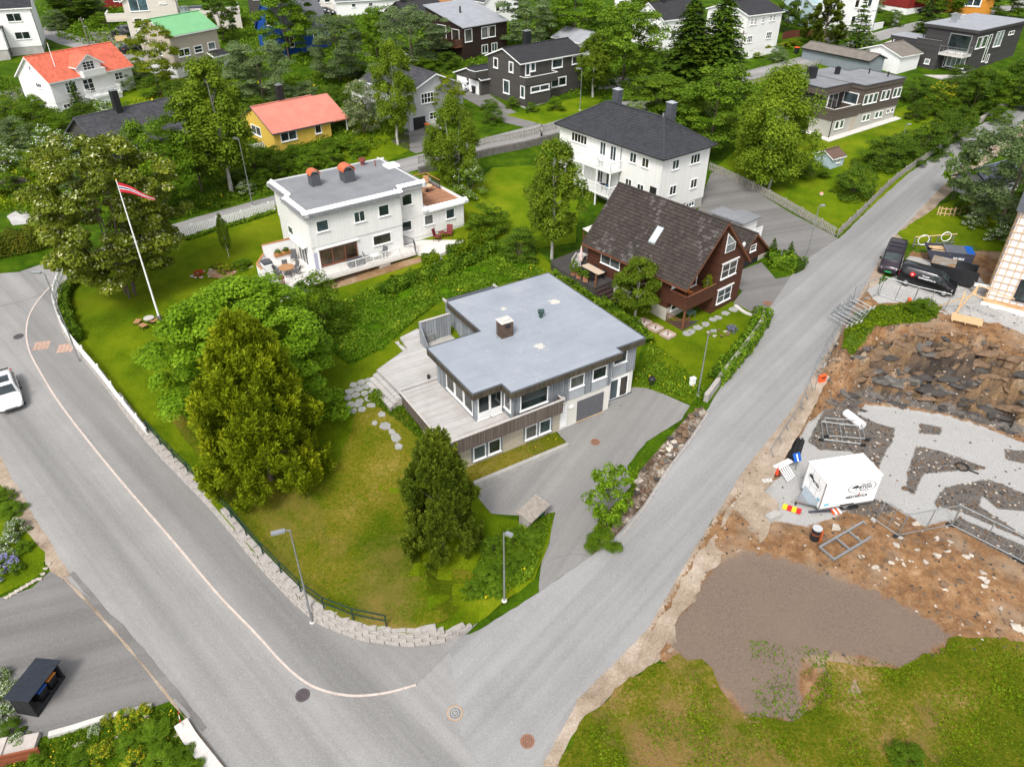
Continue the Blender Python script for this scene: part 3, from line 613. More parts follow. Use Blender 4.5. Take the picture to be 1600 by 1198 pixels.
def lib(key):
 """(crown mesh, trunk mesh, height, radius) for a kind of tree"""
 if key in LIB: return LIB[key]
 k, v = key.rsplit('_', 1); v = int(v); sd = 11 * v + len(k); H = 10.0
 S = dict(
   maple=lambda: crown_mesh('crown', sd, 'maple', 210, 330, .105, H, 5.2, .12, 'dome', clump_r=.85, upb=.7),
   broad=lambda: crown_mesh('crown', sd, 'broad', 85, 231, 0.140, H, 3.8, .16, 'round', clump_r=1.05),
   mid=lambda: crown_mesh('crown', sd, 'bush', 85, 210, 0.140, H, 3.8, .12, 'round', clump_r=1.0),
   dark=lambda: crown_mesh('crown', sd, 'dark', 90, 231, 0.140, H, 3.8, .10, 'round', clump_r=1.0),
   willow=lambda: crown_mesh('crown', sd, 'willow', 100, 273, 0.112, H, 4.2, .10, 'round', clump_r=.95, upb=.65),
   weep=lambda: crown_mesh('crown', sd, 'birch', 120, 378, 0.105, H, 3.6, .06, 'tall', droop=.5, clump_r=.85, upb=.45),
   birch=lambda: crown_mesh('crown', sd, 'birch', 95, 252, 0.105, H, 2.6, .20, 'tall', droop=.45, clump_r=.62, upb=.5),
   poplar=lambda: crown_mesh('crown', sd, 'poplar', 260, 357, 0.105, H, 4.4, .14, 'round', blossom=('blossom', .13), clump_r=.7, upb=.6),
   light=lambda: crown_mesh('crown', sd, 'yellowgreen', 75, 157, 0.112, H, 3.2, .15, 'tall', clump_r=.75, upb=.3),
   lilac=lambda: crown_mesh('crown', sd, 'willow', 80, 198, 0.122, H, 4.6, .02, 'round', blossom=('blossom', .55), clump_r=1.2),
   whitebush=lambda: crown_mesh('crown', sd, 'broad', 50, 162, 0.158, H, 4.6, .02, 'dome', blossom=('white', .16), clump_r=1.4),
   bush=lambda: crown_mesh('crown', sd, 'bush', 46, 189, 0.216, H, 5.4, -.02, 'dome', clump_r=1.9),
   dbush=lambda: crown_mesh('crown', sd, 'dark', 46, 189, 0.216, H, 5.4, -.02, 'dome', clump_r=1.9),
   wbush=lambda: crown_mesh('crown', sd, 'willow', 46, 189, 0.216, H, 5.4, -.02, 'dome', clump_r=1.9),
   ybush=lambda: crown_mesh('crown', sd, 'bush', 40, 171, 0.230, H, 5.4, -.02, 'dome', blossom=('yellow', .28), clump_r=1.9),
   fbush=lambda: crown_mesh('crown', sd, 'bush', 40, 171, 0.230, H, 5.4, -.02, 'dome', blossom=('white', .35), clump_r=1.9),
   pbush=lambda: crown_mesh('crown', sd, 'bush', 40, 95, .32, H, 5.4, -.02, 'dome', blossom=('purple', .8), clump_r=1.9),
   rbush=lambda: crown_mesh('crown', sd, 'red', 30, 70, .36, H, 5.4, -.02, 'dome', clump_r=1.9),
   sparse=lambda: crown_mesh('crown', sd, 'maple', 60, 60, .24, H, 4.0, .22, 'round', clump_r=1.0, upb=.3),
   spruce=lambda: conifer_mesh('crown', sd, 'spruce', 52, 24, H, 3.0, .02, .34, 16, .27, .62),
   fir=lambda: conifer_mesh('crown', sd, 'spruce', 24, 13, H, 3.0, .05, .15, 11, .34),
   goldpine=lambda: pine_mesh('crown', sd, 'pine_gold', 74, 11, 110, H, 4.2, .135),
   darkpine=lambda: pine_mesh('crown', sd, 'pine_dark', 64, 11, 110, H, 4.0, .135),
   farpine=lambda: pine_mesh('crown', sd, 'pine_dark', 34, 8, 50, H, 3.8, .24))
 rad = dict(maple=5.2, willow=4.2, weep=3.6, birch=2.6, poplar=4.4, light=3.2, lilac=4.6, whitebush=4.6, spruce=3.0, fir=3.0, goldpine=4.2, darkpine=4.0, farpine=3.8, sparse=4.0).get(k, 5.4 if k.endswith('bush') else 3.8)
 c, cs = S[k]()
 stems = {'poplar': 4, 'lilac': 4, 'light': 3, 'sparse': 4, 'maple': 2, 'weep': 2}.get(k, 1 if not k.endswith('bush') else 3)
 t = trunk_mesh('trunk', sd, cs, H, .17 if not k.endswith('bush') else .25, BIRCH_BARK if k in ('birch', 'weep', 'light') else BARK, stems, .35, 5 if k.endswith('bush') else 12, .6 if k in ('maple', 'sparse') or k.endswith('bush') else .86)
 LIB[key] = (c, t, H, rad); return LIB[key]
def plant(name, key, label, cat, px, py, ytop=None, wpx=None, h=None, r=None, group=None, dz=0.0, parts=('crown', 'trunk'), at=None):
 c, t, H, rad = lib(key); x, y, z = at or G(px, py)
 h = h or height_px(px, py, ytop); r = r or width_px(px, py, wpx) / 2
 rnd = random.Random(int(px * 7 + py * 13 + len(label)))
 o = thing(name, label, cat, (x, y, z + dz), rnd.uniform(0, 6.28), group); o.scale = (r / rad, r / rad, h / H)
 link(parts[0], c, o); link(parts[1], t, o); return o
def clipped_hedge(name, label, px, w, h, kind, leaf=.10, dens_=230, group=None, conform=True, wob=.18):
 """a hedge as a leafy band along a line on the ground"""
 rng = np.random.default_rng(int(px[0][0] + px[0][1])); P = [G(*p) for p in smooth(px, 5)]
 cum = [0]
 for a, b in zip(P, P[1:]): cum.append(cum[-1] + math.dist(a[:2], b[:2]))
 n = int(cum[-1] * dens_ * (w + 2 * h) / 2.2); s = rng.uniform(0, cum[-1], n); k = np.clip(np.searchsorted(cum, s) - 1, 0, len(P) - 2)
 A = np.array(P); cu = np.array(cum); t = (s - cu[k]) / (cu[k + 1] - cu[k] + 1e-9); base = A[k] + (A[k + 1] - A[k]) * t[:, None]
 tan = (A[k + 1] - A[k])[:, :2]; tan /= np.linalg.norm(tan, axis=1, keepdims=True); nrm = np.stack([-tan[:, 1], tan[:, 0]], 1)
 ang = rng.uniform(-.15, 3.29, n); pw = .55; lump = 1 + wob * np.sin(s * 1.7 + 3 * np.sin(s * .6)) * np.cos(ang * 2 + s * .9) + wob * .5 * np.sin(s * 4.1)
 rr = rng.uniform(.55, 1.0, n) ** .4; cx = np.sign(np.cos(ang)) * np.abs(np.cos(ang)) ** pw * w / 2 * lump * rr; cz = np.abs(np.sin(ang)) ** pw * h * lump * rr
 o0 = Vector(P[len(P) // 2]); cen = base.copy(); cen[:, :2] += nrm * cx[:, None]; cen[:, 2] += cz; cen -= np.array(o0)
 nor = np.zeros((n, 3)); nor[:, :2] = nrm * np.cos(ang)[:, None]; nor[:, 2] = np.sin(ang) + .3; nor += rng.normal(size=(n, 3)) * .5
 V, Q = leaves(rng, cen, nor, leaf * rng.uniform(.6, 1.35, n)); var = np.clip(.5 * (.5 + .5 * np.sin(s * 2.3 + ang * 2)) + .5 * rng.uniform(0, 1, n), 0, 1)
 me = np_mesh('foliage', V, Q, [LEAF[kind]], np.repeat(var, 4))
 o = thing(name, label, 'hedge', o0, 0, group); link('foliage', me, o)
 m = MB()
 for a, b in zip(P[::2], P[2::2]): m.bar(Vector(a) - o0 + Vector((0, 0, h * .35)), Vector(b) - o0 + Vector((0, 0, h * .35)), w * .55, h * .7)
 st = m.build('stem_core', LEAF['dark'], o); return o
def cover(name, px, n, kind, size, hgt, seed, conform=True, blossom=None, world=None, upright=.5, clump=True, dz=0.0):
 """uncountable low growth over a patch of ground"""
 rng = np.random.default_rng(seed); P = world or [(G(*p) if conform else plane_at(*p))[:2] for p in px]
 x0, x1 = min(p[0] for p in P), max(p[0] for p in P); y0, y1 = min(p[1] for p in P), max(p[1] for p in P); pts = []; va = []
 tries = 0
 while len(pts) < n and tries < n * 12:
  tries += 1; x, y = rng.uniform(x0, x1), rng.uniform(y0, y1)
  if not pip(x, y, P): continue
  d = noise.noise((x * .55, y * .55, seed)) if clump else .3
  if d < rng.uniform(-.55, .25): continue
  pts.append((x, y, (T(x, y) if conform else SLOPE * y) + dz + hgt * rng.uniform(0, 1) * (.45 + .7 * max(0, d + .3)))); va.append(d)
 cen = np.array(pts); n = len(cen); nor = rng.normal(size=(n, 3)) * .6 + np.array([0, 0, upright]); V, Q = leaves(rng, cen, nor, size * rng.uniform(.5, 1.4, n))
 var = np.clip(.5 + .4 * np.array(va) + rng.uniform(-.3, .3, n), 0, 1); mats = [LEAF[kind]]; mi = np.zeros(n)
 if blossom: mats.append(LEAF[blossom[0]]); mi = (rng.uniform(0, 1, n) < blossom[1]).astype(int)
 return tag(link(name, np_mesh(name, V, Q, mats, np.repeat(var, 4), mi)), kind='stuff')
# ------------------------------------------------------------ building kit
GLASS = glass_mat('window_glass'); GLASS_D = glass_mat('dim_glass', (.03, .026, .02)); GLASS_R = glass_mat('reflection_tint_glass', (.035, .05, .055)); GLASS_C = glass_mat('half_curtained_glass', (.07, .072, .068), .05); GLASS_P = glass_mat('curtained_glass', (.16, .19, .19), .05); GLASS_B = glass_mat('bluish_glass', (.05, .09, .10), .03); GLASS_G = glass_mat('green_glass', (.05, .075, .05), .04)  # the reflecting variant has its reflection painted in as a lighter, bluish base colour
WHITE = plain('white_paint', (.78, .775, .76), .6, .05, 2.0); TRIM = plain('white_trim', (.80, .80, .785), .5, .03, 2.0); BLACK = plain('black_metal', (.018, .018, .02), .45, .25, 3.0); DARKGREY = plain('dark_grey_metal', (.07, .075, .085), .5, .2, 3.0)
STEEL = plain('galvanised_steel', (.36, .375, .38), .4, .15, 6.0, .7); ALU = plain('grey_alloy', (.5, .51, .52), .35, .1, 4.0, .8)
WOOD_OR = boards('orange_wood', (.42, .19, .075), .14, 2); WOOD_PALE = plain('pale_timber', (.58, .40, .22), .8, .2, 5.0); WOOD_GREY = boards('weathered_wood', (.30, .275, .25), .12, 0)
def fbox(m, face, plane, u0, u1, z0, z1, t0, t1):
 if face == 'f': m.box(u0, plane - t1, z0, u1, plane - t0, z1)
 elif face == 'l': m.box(plane - t1, u0, z0, plane - t0, u1, z1)
 elif face == 'r': m.box(plane + t0, u0, z0, plane + t1, u1, z1)
 else: m.box(u0, plane + t0, z0, u1, plane + t1, z1)
def window(root, face, plane, u0, u1, z0, z1, nx=1, ny=1, trim=None, glass=None, fw=.085, sill=True, name='window'):
 trim = trim or TRIM; m = MB(); u0, u1 = min(u0, u1), max(u0, u1); d = .055
 fbox(m, face, plane, u0, u1, z1 - fw, z1, -.03, d); fbox(m, face, plane, u0, u1, z0, z0 + fw, -.03, d)
 fbox(m, face, plane, u0, u0 + fw, z0 + fw, z1 - fw, -.03, d); fbox(m, face, plane, u1 - fw, u1, z0 + fw, z1 - fw, -.03, d)
 for i in range(1, nx): c = u0 + (u1 - u0) * i / nx; fbox(m, face, plane, c - fw * .42, c + fw * .42, z0 + fw, z1 - fw, -.02, d * .85)
 for j in range(1, ny): c = z0 + (z1 - z0) * j / ny; fbox(m, face, plane, u0 + fw, u1 - fw, c - fw * .3, c + fw * .3, -.02, d * .7)
 if sill: fbox(m, face, plane, u0 - .06, u1 + .06, z0 - .05, z0 - .005, -.03, d + .07)
 w = m.build(name, trim, root); g = MB(); fbox(g, face, plane, u0 + fw * .5, u1 - fw * .5, z0 + fw * .5, z1 - fw * .5, -.04, .018)
 g.build('pane', glass or (GLASS, GLASS_D, GLASS, GLASS_R, GLASS_C)[int(abs(u0 * 7.3 + z0 * 3.1 + u1 * 1.7)) % 5], w); return w
def wins(root, specs, **kw):
 for s in specs: window(root, *s, **kw)
def slopes_mesh(name, slopes, mat, parent, step=.36, lift=.035):
 """roof slopes laid in courses; each slope = eave left, eave right, ridge right, ridge left"""
 V = []; Fc = []; UV = []
 for A, B, C, D in slopes:
  A, B, C, D = map(Vector, (A, B, C, D)); L = ((D + C) / 2 - (A + B) / 2).length; n = max(1, int(round(L / step))); nrm = (B - A).cross(D - A).normalized()
  if nrm.z < 0: nrm = -nrm
  ref = (B - A).normalized()
  for i in range(n):
   t0, t1 = i / n, (i + 1) / n; a, b, c, d = A.lerp(D, t0), B.lerp(C, t0), B.lerp(C, t1), A.lerp(D, t1)
   up = nrm * lift; q = [a + up, b + up, c + nrm * .004, d + nrm * .004, a - nrm * .02, b - nrm * .02]; k = len(V); V += [tuple(p) for p in q]
   ux = [(p - A).dot(ref) for p in q]; f1, f2 = (k, k + 1, k + 2, k + 3), (k + 4, k + 5, k + 1, k)
   Fc += [f1, f2]; UV += [(ux[0], i * .34), (ux[1], i * .34), (ux[2], i * .34 + .33), (ux[3], i * .34 + .33)] + [(ux[4], i * .34), (ux[5], i * .34), (ux[1], i * .34), (ux[0], i * .34)]
 me = bpy.data.meshes.new(name); me.from_pydata(V, [], Fc); me.materials.append(mat); uv = me.uv_layers.new(name='UVMap')
 uv.data.foreach_set('uv', [c for p in UV for c in p]); me.update(); return link(name, me, parent)
def gable_roof(root, x0, x1, y0, y1, ze, zr, axis='x', ov=.4, og=.3, mat=None, trim=None, th=.16, step=.36, tiled=True, lift=.035):
 """low = extra drop of the eave; ridge runs along axis"""
 if axis == 'x':
  ym = (y0 + y1) / 2; k = (zr - ze) / (ym - y0); a, b, c, d = x0 - og, x1 + og, y0 - ov, y1 + ov; zl = ze - k * ov
  s = [((a, c, zl), (b, c, zl), (b, ym, zr), (a, ym, zr)), ((b, d, zl), (a, d, zl), (a, ym, zr), (b, ym, zr))]
 else:
  xm = (x0 + x1) / 2; k = (zr - ze) / (xm - x0); a, b, c, d = x0 - ov, x1 + ov, y0 - og, y1 + og; zl = ze - k * ov
  s = [((a, d, zl), (a, c, zl), (xm, c, zr), (xm, d, zr)), ((b, c, zl), (b, d, zl), (xm, d, zr), (xm, c, zr))]
 t = MB()
 for q in s: t.slab(*[(p[0], p[1], p[2] + .10) for p in q], th)
 t.build('roof_trim', trim or TRIM, root)
 up = Vector((0, 0, .105)); r = slopes_mesh('roof', [[Vector(p) + up for p in q] for q in s], mat, root, step if tiled else 99, lift if tiled else .02)
 cap = MB()
 if axis == 'x': cap.bar((x0 - og, (y0 + y1) / 2, zr + .13), (x1 + og, (y0 + y1) / 2, zr + .13), .26, .08)
 else: cap.bar(((x0 + x1) / 2, y0 - og, zr + .13), ((x0 + x1) / 2, y1 + og, zr + .13), .26, .08)
 cap.build('ridge_cap', mat, r); return r
def gable_walls(m, x0, x1, y0, y1, zb, ze, zr, axis='x'):
 if axis == 'x':
  ym = (y0 + y1) / 2; P = [(y0, zb), (y1, zb), (y1, ze), (ym, zr), (y0, ze)]; vs = [(x0, a, b) for a, b in P] + [(x1, a, b) for a, b in P]
 else:
  xm = (x0 + x1) / 2; P = [(x0, zb), (x1, zb), (x1, ze), (xm, zr), (x0, ze)]; vs = [(a, y0, b) for a, b in P] + [(a, y1, b) for a, b in P]
 return m.add(vs, [(4, 3, 2, 1, 0), (5, 6, 7, 8, 9)] + [(i, (i + 1) % 5, 5 + (i + 1) % 5, 5 + i) for i in range(5)])
def chimney(root, x, y, z0, z1, w=.7, d=.6, mat=None, cap=None, name='chimney'):
 m = MB().box(x - w / 2, y - d / 2, z0, x + w / 2, y + d / 2, z1); c = m.build(name, mat or BLACK, root)
 k = MB().box(x - w / 2 - .05, y - d / 2 - .05, z1 + .002, x + w / 2 + .05, y + d / 2 + .05, z1 + .06)
 k.box(x - w * .3, y - d * .3, z1 + .06, x + w * .3, y + d * .3, z1 + .16); k.build('chimney_cap', cap or STEEL, c); return c
def railing(root, pts, h=.95, mat=None, gap=.14, name='railing', post=1.6, bar=.025, rail=.05, top=None):
 """posts, hand rail, foot rail and thin uprights along a line of local points"""
 m = MB(); u = Vector((0, 0, 1))
 for a, b in zip(pts, pts[1:]):
  a, b = Vector(a), Vector(b); L = (b - a).length; n = max(1, int(L / post))
  for i in range(n + 1): p = a.lerp(b, i / n); m.bar(p, p + u * h, rail * 1.1)
  k = max(1, int(L / gap))
  for i in range(1, k): p = a.lerp(b, i / k); m.bar(p + u * .08, p + u * (h - .02), bar)
  m.bar(a + u * .08, b + u * .08, rail * .8, rail * .6)
 r = m.build(name, mat or WHITE, root); t = MB()
 for a, b in zip(pts, pts[1:]): t.bar(Vector(a) + u * (h + .02), Vector(b) + u * (h + .02), rail * 1.5, rail)
 t.build('hand_rail', top or mat or WHITE, r); return r
def solid_rail(root, pts, h, mat, th=.08, cap=None, name='parapet', z0=0.0):
 m = MB(); c = MB()
 for a, b in zip(pts, pts[1:]):
  a, b = Vector(a), Vector(b); m.bar(a + Vector((0, 0, z0 + (h - z0) / 2)), b + Vector((0, 0, z0 + (h - z0) / 2)), th, h - z0); c.bar(a + Vector((0, 0, h + .02)), b + Vector((0, 0, h + .02)), th * 1.6, .05)
 r = m.build(name, mat, root); c.build('coping', cap or TRIM, r); return r
def block(root, name, x0, y0, z0, x1, y1, z1, mat): return MB().box(x0, y0, z0, x1, y1, z1).build(name, mat, root)
def house(name, label, pos, ang, cat='house'): return thing(name, label, cat, pos, R(ang))
def steps(root, x0, x1, y0, dy, z0, z1, n, mat, axis='y', name='step'):
 for i in range(n):
  t0 = i / n; z = z1 + (z0 - z1) * (i + 1) / n; a = y0 + dy * i
  if axis == 'y': MB().box(x0, min(a, a + dy), z0 - .3, x1, max(a, a + dy), z).build(name, mat, root)
  else: MB().box(min(a, a + dy), x0, z0 - .3, max(a, a + dy), x1, z).build(name, mat, root)
def chair(name, label, pos, rz, mat, group=None, leg=None, h=.45, back=.9, s=1.0):
 o = thing(name, label, 'chair', pos, rz, group); o.scale = (s, s, s); w = .26
 MB().box(-w, -w, h - .05, w, w, h).build('seat', mat, o); m = MB(); m.hexa([(-w, w - .05, h + .002), (w, w - .05, h + .002), (w, w, h + .002), (-w, w, h + .002), (-w, w + .08, back), (w, w + .08, back), (w, w + .13, back), (-w, w + .13, back)]); m.build('backrest', mat, o)
 for a in (-1, 1):
  for b in (-1, 1): MB().bar((a * (w - .03), b * (w - .03), 0), (a * (w - .03), b * (w - .03), h - .052), .04).build('leg', leg or mat, o)
 return o
def rect_table(name, label, pos, rz, L, Wd, h, mat, leg=None, cat='table', group=None):
 o = thing(name, label, cat, pos, rz, group); MB().box(-L / 2, -Wd / 2, h - .05, L / 2, Wd / 2, h).build('table_top', mat, o)
 for a in (-1, 1):
  for b in (-1, 1): MB().bar((a * (L / 2 - .08), b * (Wd / 2 - .08), 0), (a * (L / 2 - .08), b * (Wd / 2 - .08), h - .052), .06).build('leg', leg or mat, o)
 return o
def round_table(name, label, pos, r, h, mat, leg=None):
 o = thing(name, label, 'table', pos); MB().lathe([(0, h), (r, h), (r, h - .05), (0, h - .05)], n=24).build('table_top', mat, o); MB().tube((0, 0, .03), (0, 0, h - .05), .05, .05, 8).build('pedestal', leg or mat, o); MB().lathe([(0, .03), (r * .45, .03), (r * .45, 0), (0, 0)], n=12).build('base', leg or mat, o); return o
def to_world(root, p):
 c, s = math.cos(root.rotation_euler[2]), math.sin(root.rotation_euler[2]); l = root.location
 return (l[0] + p[0] * c - p[1] * s, l[1] + p[0] * s + p[1] * c, l[2] + p[2])
# ------------------------------------------------------------ the grey flat roofed house
CLAD = boards('grey_cladding', (.205, .22, .235), .24, 0, .8, .38, .2, .3, 1.4); FASCIA = boards('brown_fascia', (.062, .052, .036), .16, 0, .85, .35, .1, .5); DECK = boards('silver_deck', (.39, .375, .36), .125, 4, .85, .25, .14, .42, 1.5, weather=.55, wcol=(.27, .22, .18)); DECK2 = boards('silver_deck_cross', (.39, .375, .36), .125, 4, .85, .25, .14, .45, 1.5, weather=.4, wcol=(.27, .22, .18)); RAILB = boards('deck_screen_boards', (.115, .093, .078), .10, 0, .85, .35, .2, .3)
def block_mat():
 m, nt, b = nodes('beige_blocks'); br = nt.nodes.new('ShaderNodeTexBrick'); tc = nt.nodes.new('ShaderNodeTexCoord'); sp = nt.nodes.new('ShaderNodeSeparateXYZ'); cb = nt.nodes.new('ShaderNodeCombineXYZ'); nt.links.new(tc.outputs['Object'], sp.inputs[0])
 ad = N(nt, 'ShaderNodeMath', operation='ADD'); nt.links.new(sp.outputs[0], ad.inputs[0]); nt.links.new(sp.outputs[1], ad.inputs[1]); nt.links.new(ad.outputs[0], cb.inputs[0]); nt.links.new(sp.outputs[2], cb.inputs[1]); nt.links.new(cb.outputs[0], br.inputs['Vector'])
 br.inputs['Scale'].default_value = 1; br.inputs['Brick Width'].default_value = .5; br.inputs['Row Height'].default_value = .2; br.inputs['Mortar Size'].default_value = .012
 br.inputs['Color1'].default_value = (.40, .35, .27, 1); br.inputs['Color2'].default_value = (.47, .42, .335, 1); br.inputs['Mortar'].default_value = (.30, .27, .22, 1); nt.links.new(br.outputs[0], b.inputs['Base Color']); b.inputs['Roughness'].default_value = .9; bump(nt, b, br.outputs['Fac'], -.4, .02); MATS['beige_blocks'] = m; return m
BLOCKW = block_mat(); PLASTER = plain('cream_plaster', (.60, .58, .53), .85, .08, 1.0, bumps=.1)
MEMBR = ground_mat('roof_membrane', [(0.2, (.225, .25, .285)), (0.5, (.275, .30, .335)), (0.8, (.325, .345, .375))], .35, 3.0, .05, .01, .38, patch=(.36, .35, .345), pscale=.22, pr=(.6, .8), finew=.25)
HZ = 3.67
def hero():
 h = house('grey_house', 'grey timber house with flat blue grey roof and wide wooden deck', (HERO_O[0], HERO_O[1], HZ), 32)
 up = [(-1.7, 12.7), (7.4, 12.7), (7.4, .65), (4.65, .65), (4.65, .05), (-4.1, .05), (-4.1, 1.35), (-6.35, 1.35), (-6.35, 7.3), (-1.7, 7.3)]
 MB().prism(up, 2.58, 5.02).build('upper_wall', CLAD, h)
 bt = MB()      # battens standing proud of the boards on the faces one sees
 def bat(x, y, nx, ny, z0=2.6, z1=5.0): bt.box(x - .03 - .03 * abs(nx), y - .03 - .03 * abs(ny), z0, x + .03 + .03 * abs(nx) * 0, y + .03, z1)
 for i in range(int(8.75 / .24)):
  x = -4.05 + i * .24
  if not any(a - .05 < x < b + .05 for a, b in ((-3.53, -1.22), (.72, 2.0), (2.75, 4.07))): bat(x, .05, 0, 1)
 for i in range(11):
  x = 4.75 + i * .24
  if not 5.15 < x < 6.5: bat(x, .65, 0, 1)
 for i in range(24):
  y = 1.45 + i * .24
  if not 1.7 < y < 5.7: bat(-6.35, y, 1, 0)
 bt.build('batten', CLAD, h)['kind'] = 'stuff'
 rp = [(-2.25, 13.3), (7.85, 13.3), (7.85, .3), (5.1, .3), (5.1, -.4), (-4.55, -.4), (-4.55, .85), (-6.85, .85), (-6.85, 7.75), (-2.25, 7.75)]
 MB().prism(rp, 4.92, 5.44).build('fascia', FASCIA, h)
 roof = MB().prism([(x + (.03 if x > 0 else -.03), y + (.03 if y > 7 else -.03)) for x, y in rp], 5.445, 5.49).build('roof', MEMBR, h)
 ed = MB(); n = len(rp)
 for i in range(n): ed.bar((*rp[i], 5.50), (*rp[(i + 1) % n], 5.50), .07, .05)
 ed.build('roof_edge', DARKGREY, roof)
 for i in range(12): y = .4 + i * 1.0; MB().box(-4.5 if y < .8 or y > 7.7 else -6.7, y, 5.491, 7.8, y + .03, 5.494).build('felt_seam', plain('seam_grey', (.25, .275, .305), .5, .1, 3), roof) if y < 7.6 else MB().box(-2.2, y, 5.491, 7.8, y + .03, 5.494).build('felt_seam', MATS['seam_grey'], roof)
 stain = plain('lichen_stain', (.50, .47, .42), .9, .15, 6)
 rnd = random.Random(3)
 for cx, cy, r in ((.45, 3.6, .55), (5.2, 8.6, .55), (1.1, 9.8, .32)):
  P = [(cx + math.cos(a) * r * k, cy + math.sin(a) * r * k) for i in range(26) for a, k in [(6.283 * i / 26, rnd.uniform(.35, 1.0))]]
  MB().prism(P, 5.491, 5.495).build('stain', stain, roof)
 spk = MB()
 for _ in range(70):
  x, y = rnd.uniform(-4, 7.5), rnd.uniform(0, 12); s = rnd.uniform(.015, .05); spk.box(x, y, 5.491, x + s, y + s * .8, 5.497)
 spk.build('speck', TRIM, roof)['kind'] = 'stuff'
 c = chimney(h, -.95, 6.3, 5.49, 6.75, 1.0, .85, plain('rusty_chimney', (.085, .055, .04), .8, .4, 4), CONC_W); MB().box(-1.15, 5.83, 6.35, -.72, 5.87, 6.6).build('flue_opening', BLACK, c)
 MB().tube((-1.7, 6.2, 5.49), (-1.7, 6.2, 6.9), .02, .02, 6).build('antenna_rod', STEEL, h)
 v = MB().tube((2.9, 7.1, 5.49), (2.9, 7.1, 5.95), .15, .15, 10).build('vent_pipe', plain('green_vent', (.03, .06, .055), .5, .2, 4), h); MB().tube((2.68, 7.2, 6.02), (3.12, 7.0, 6.02), .19, .19, 10).build('vent_hood', MATS['green_vent'], v)
 # lower floor
 MB().prism([(0, .1), (4.6, .1), (4.6, .72), (7.35, .72), (7.35, 12.5), (0, 12.5)], -.5, 2.575).build('garage_wall', PLASTER, h)
 MB().prism([(-9.2, .12), (-.005, .12), (-.005, 7.2), (-9.2, 7.2)], -1.0, 2.3).build('block_wall', BLOCKW, h)
 MB().box(4.62, .60, -.2, 7.4, .715, .45).build('plinth', DARKGREY, h)
 g = MB().box(1.55, .04, .25, 4.0, .095, 2.1).build('garage_door', plain('garage_door_grey', (.105, .105, .115), .5, .12, 2), h)
 for i in range(5): MB().box(1.57, .022, .28 + i * .365, 3.98, .041, .28 + i * .365 + .345).build('door_panel', MATS['garage_door_grey'], g)
 MB().box(1.5, .0, .2, 4.05, .1, .25).build('door_sill', WOOD_PALE, g)
 d = window(h, 'f', .72, 5.05, 6.0, .35, 2.35, 1, 1, fw=.12, name='door'); d2 = window(h, 'f', .72, 6.02, 6.97, .35, 2.35, 1, 1, fw=.12, name='door'); MB().bar((6.1, .63, 1.2), (6.1, .63, 1.45), .03).build('door_handle', STEEL, d2)
 MB().box(.05, .05, .25, .6, .098, 2.15).build('side_door', WHITE, h); MB().box(4.75, .55, 2.42, 5.2, .71, 2.62).build('wall_box', WHITE, h); MB().box(.75, .0, 1.75, 1.15, .098, 1.95).build('wall_lamp', WHITE, h)
 MB().box(5.6, -.2, .245, 6.5, .35, .27).build('door_mat', BLACK, h)
 wins(h, [('f', .05, .72, 2.0, 3.52, 4.57), ('f', .05, 2.75, 4.07, 3.52, 4.57), ('f', .65, 5.18, 6.48, 3.72, 4.75), ('f', .05, -3.55, -1.2, 3.25, 4.68)], fw=.075)
 for u in (.72, 2.75): MB().box(u, .0, 2.62, u + 1.3, .049, 3.45).build('wall_panel', plain('grey_panel', (.33, .35, .37), .7, .1, 2), h)
 MB().box(5.18, .6, 2.62, 6.48, .649, 3.65).build('wall_panel', MATS['grey_panel'], h)
 for a in (0, 1):
  w = window(h, 'f', 1.35, -6.22 + a * .98, -5.25 + a * .98, 2.72, 4.72, 1, 1, fw=.08, name='glass_door'); MB().box(-6.16 + a * .98, 1.285, 2.8, -5.31 + a * .98, 1.325, 3.3).build('door_panel', WHITE, w)
 window(h, 'l', -4.1, .35, 1.2, 3.2, 4.7, 1, 1, fw=.07)
 for y0 in (1.75, 3.1, 4.45): window(h, 'l', -6.35, y0, y0 + 1.25, 3.0, 4.6, 1, 1, fw=.07)
 window(h, 'l', -1.7, 8.3, 9.1, 3.1, 4.5, 1, 1)
 for u in (-7.4, -3.08):
  MB().box(u - .1, .075, .28, u + 2.4, .119, 1.72).build('window_surround', plain('blue_grey_trim', (.15, .18, .21), .6, .1, 2), h)
  for k in (0, 1): window(h, 'f', .07, u + k * 1.22, u + 1.02 + k * 1.22, .42, 1.62, 1, 1, fw=.08)
 window(h, 'l', -9.2, 2.0, 3.4, .5, 1.5, 1, 1)
 # deck
 MB().box(-9.35, -.5, 2.42, -4.12, 7.48, 2.62).build('deck_floor', DECK, h); MB().box(-4.11, -.5, 2.42, -.35, .03, 2.62).build('deck_floor', DECK, h)
 solid_rail(h, [(-9.4, -.57, 0), (-.3, -.57, 0)], 3.4, RAILB, .1, plain('bleached_wood', (.46, .43, .40), .85, .15, 4), 'deck_screen', 2.25)
 solid_rail(h, [(-.28, -.57, 0), (-.28, .02, 0)], 3.4, RAILB, .08, MATS['bleached_wood'], 'deck_screen', 2.4); MB().box(-.33, -.75, 3.42, -.22, -.5, 3.62).build('screen_post', MATS['bleached_wood'], h)
 solid_rail(h, [(-9.42, -.5, 0), (-9.42, 7.48, 0)], 2.66, RAILB, .09, MATS['bleached_wood'], 'deck_fascia', 1.65)
 MB().prism([(-9.45, 7.5), (-2.3, 7.5), (-2.3, 12.6), (-4.3, 15.1), (-6.1, 14.6), (-6.3, 12.75), (-9.7, 11.1)], 2.3, 2.68).build('upper_terrace', DECK2, h)
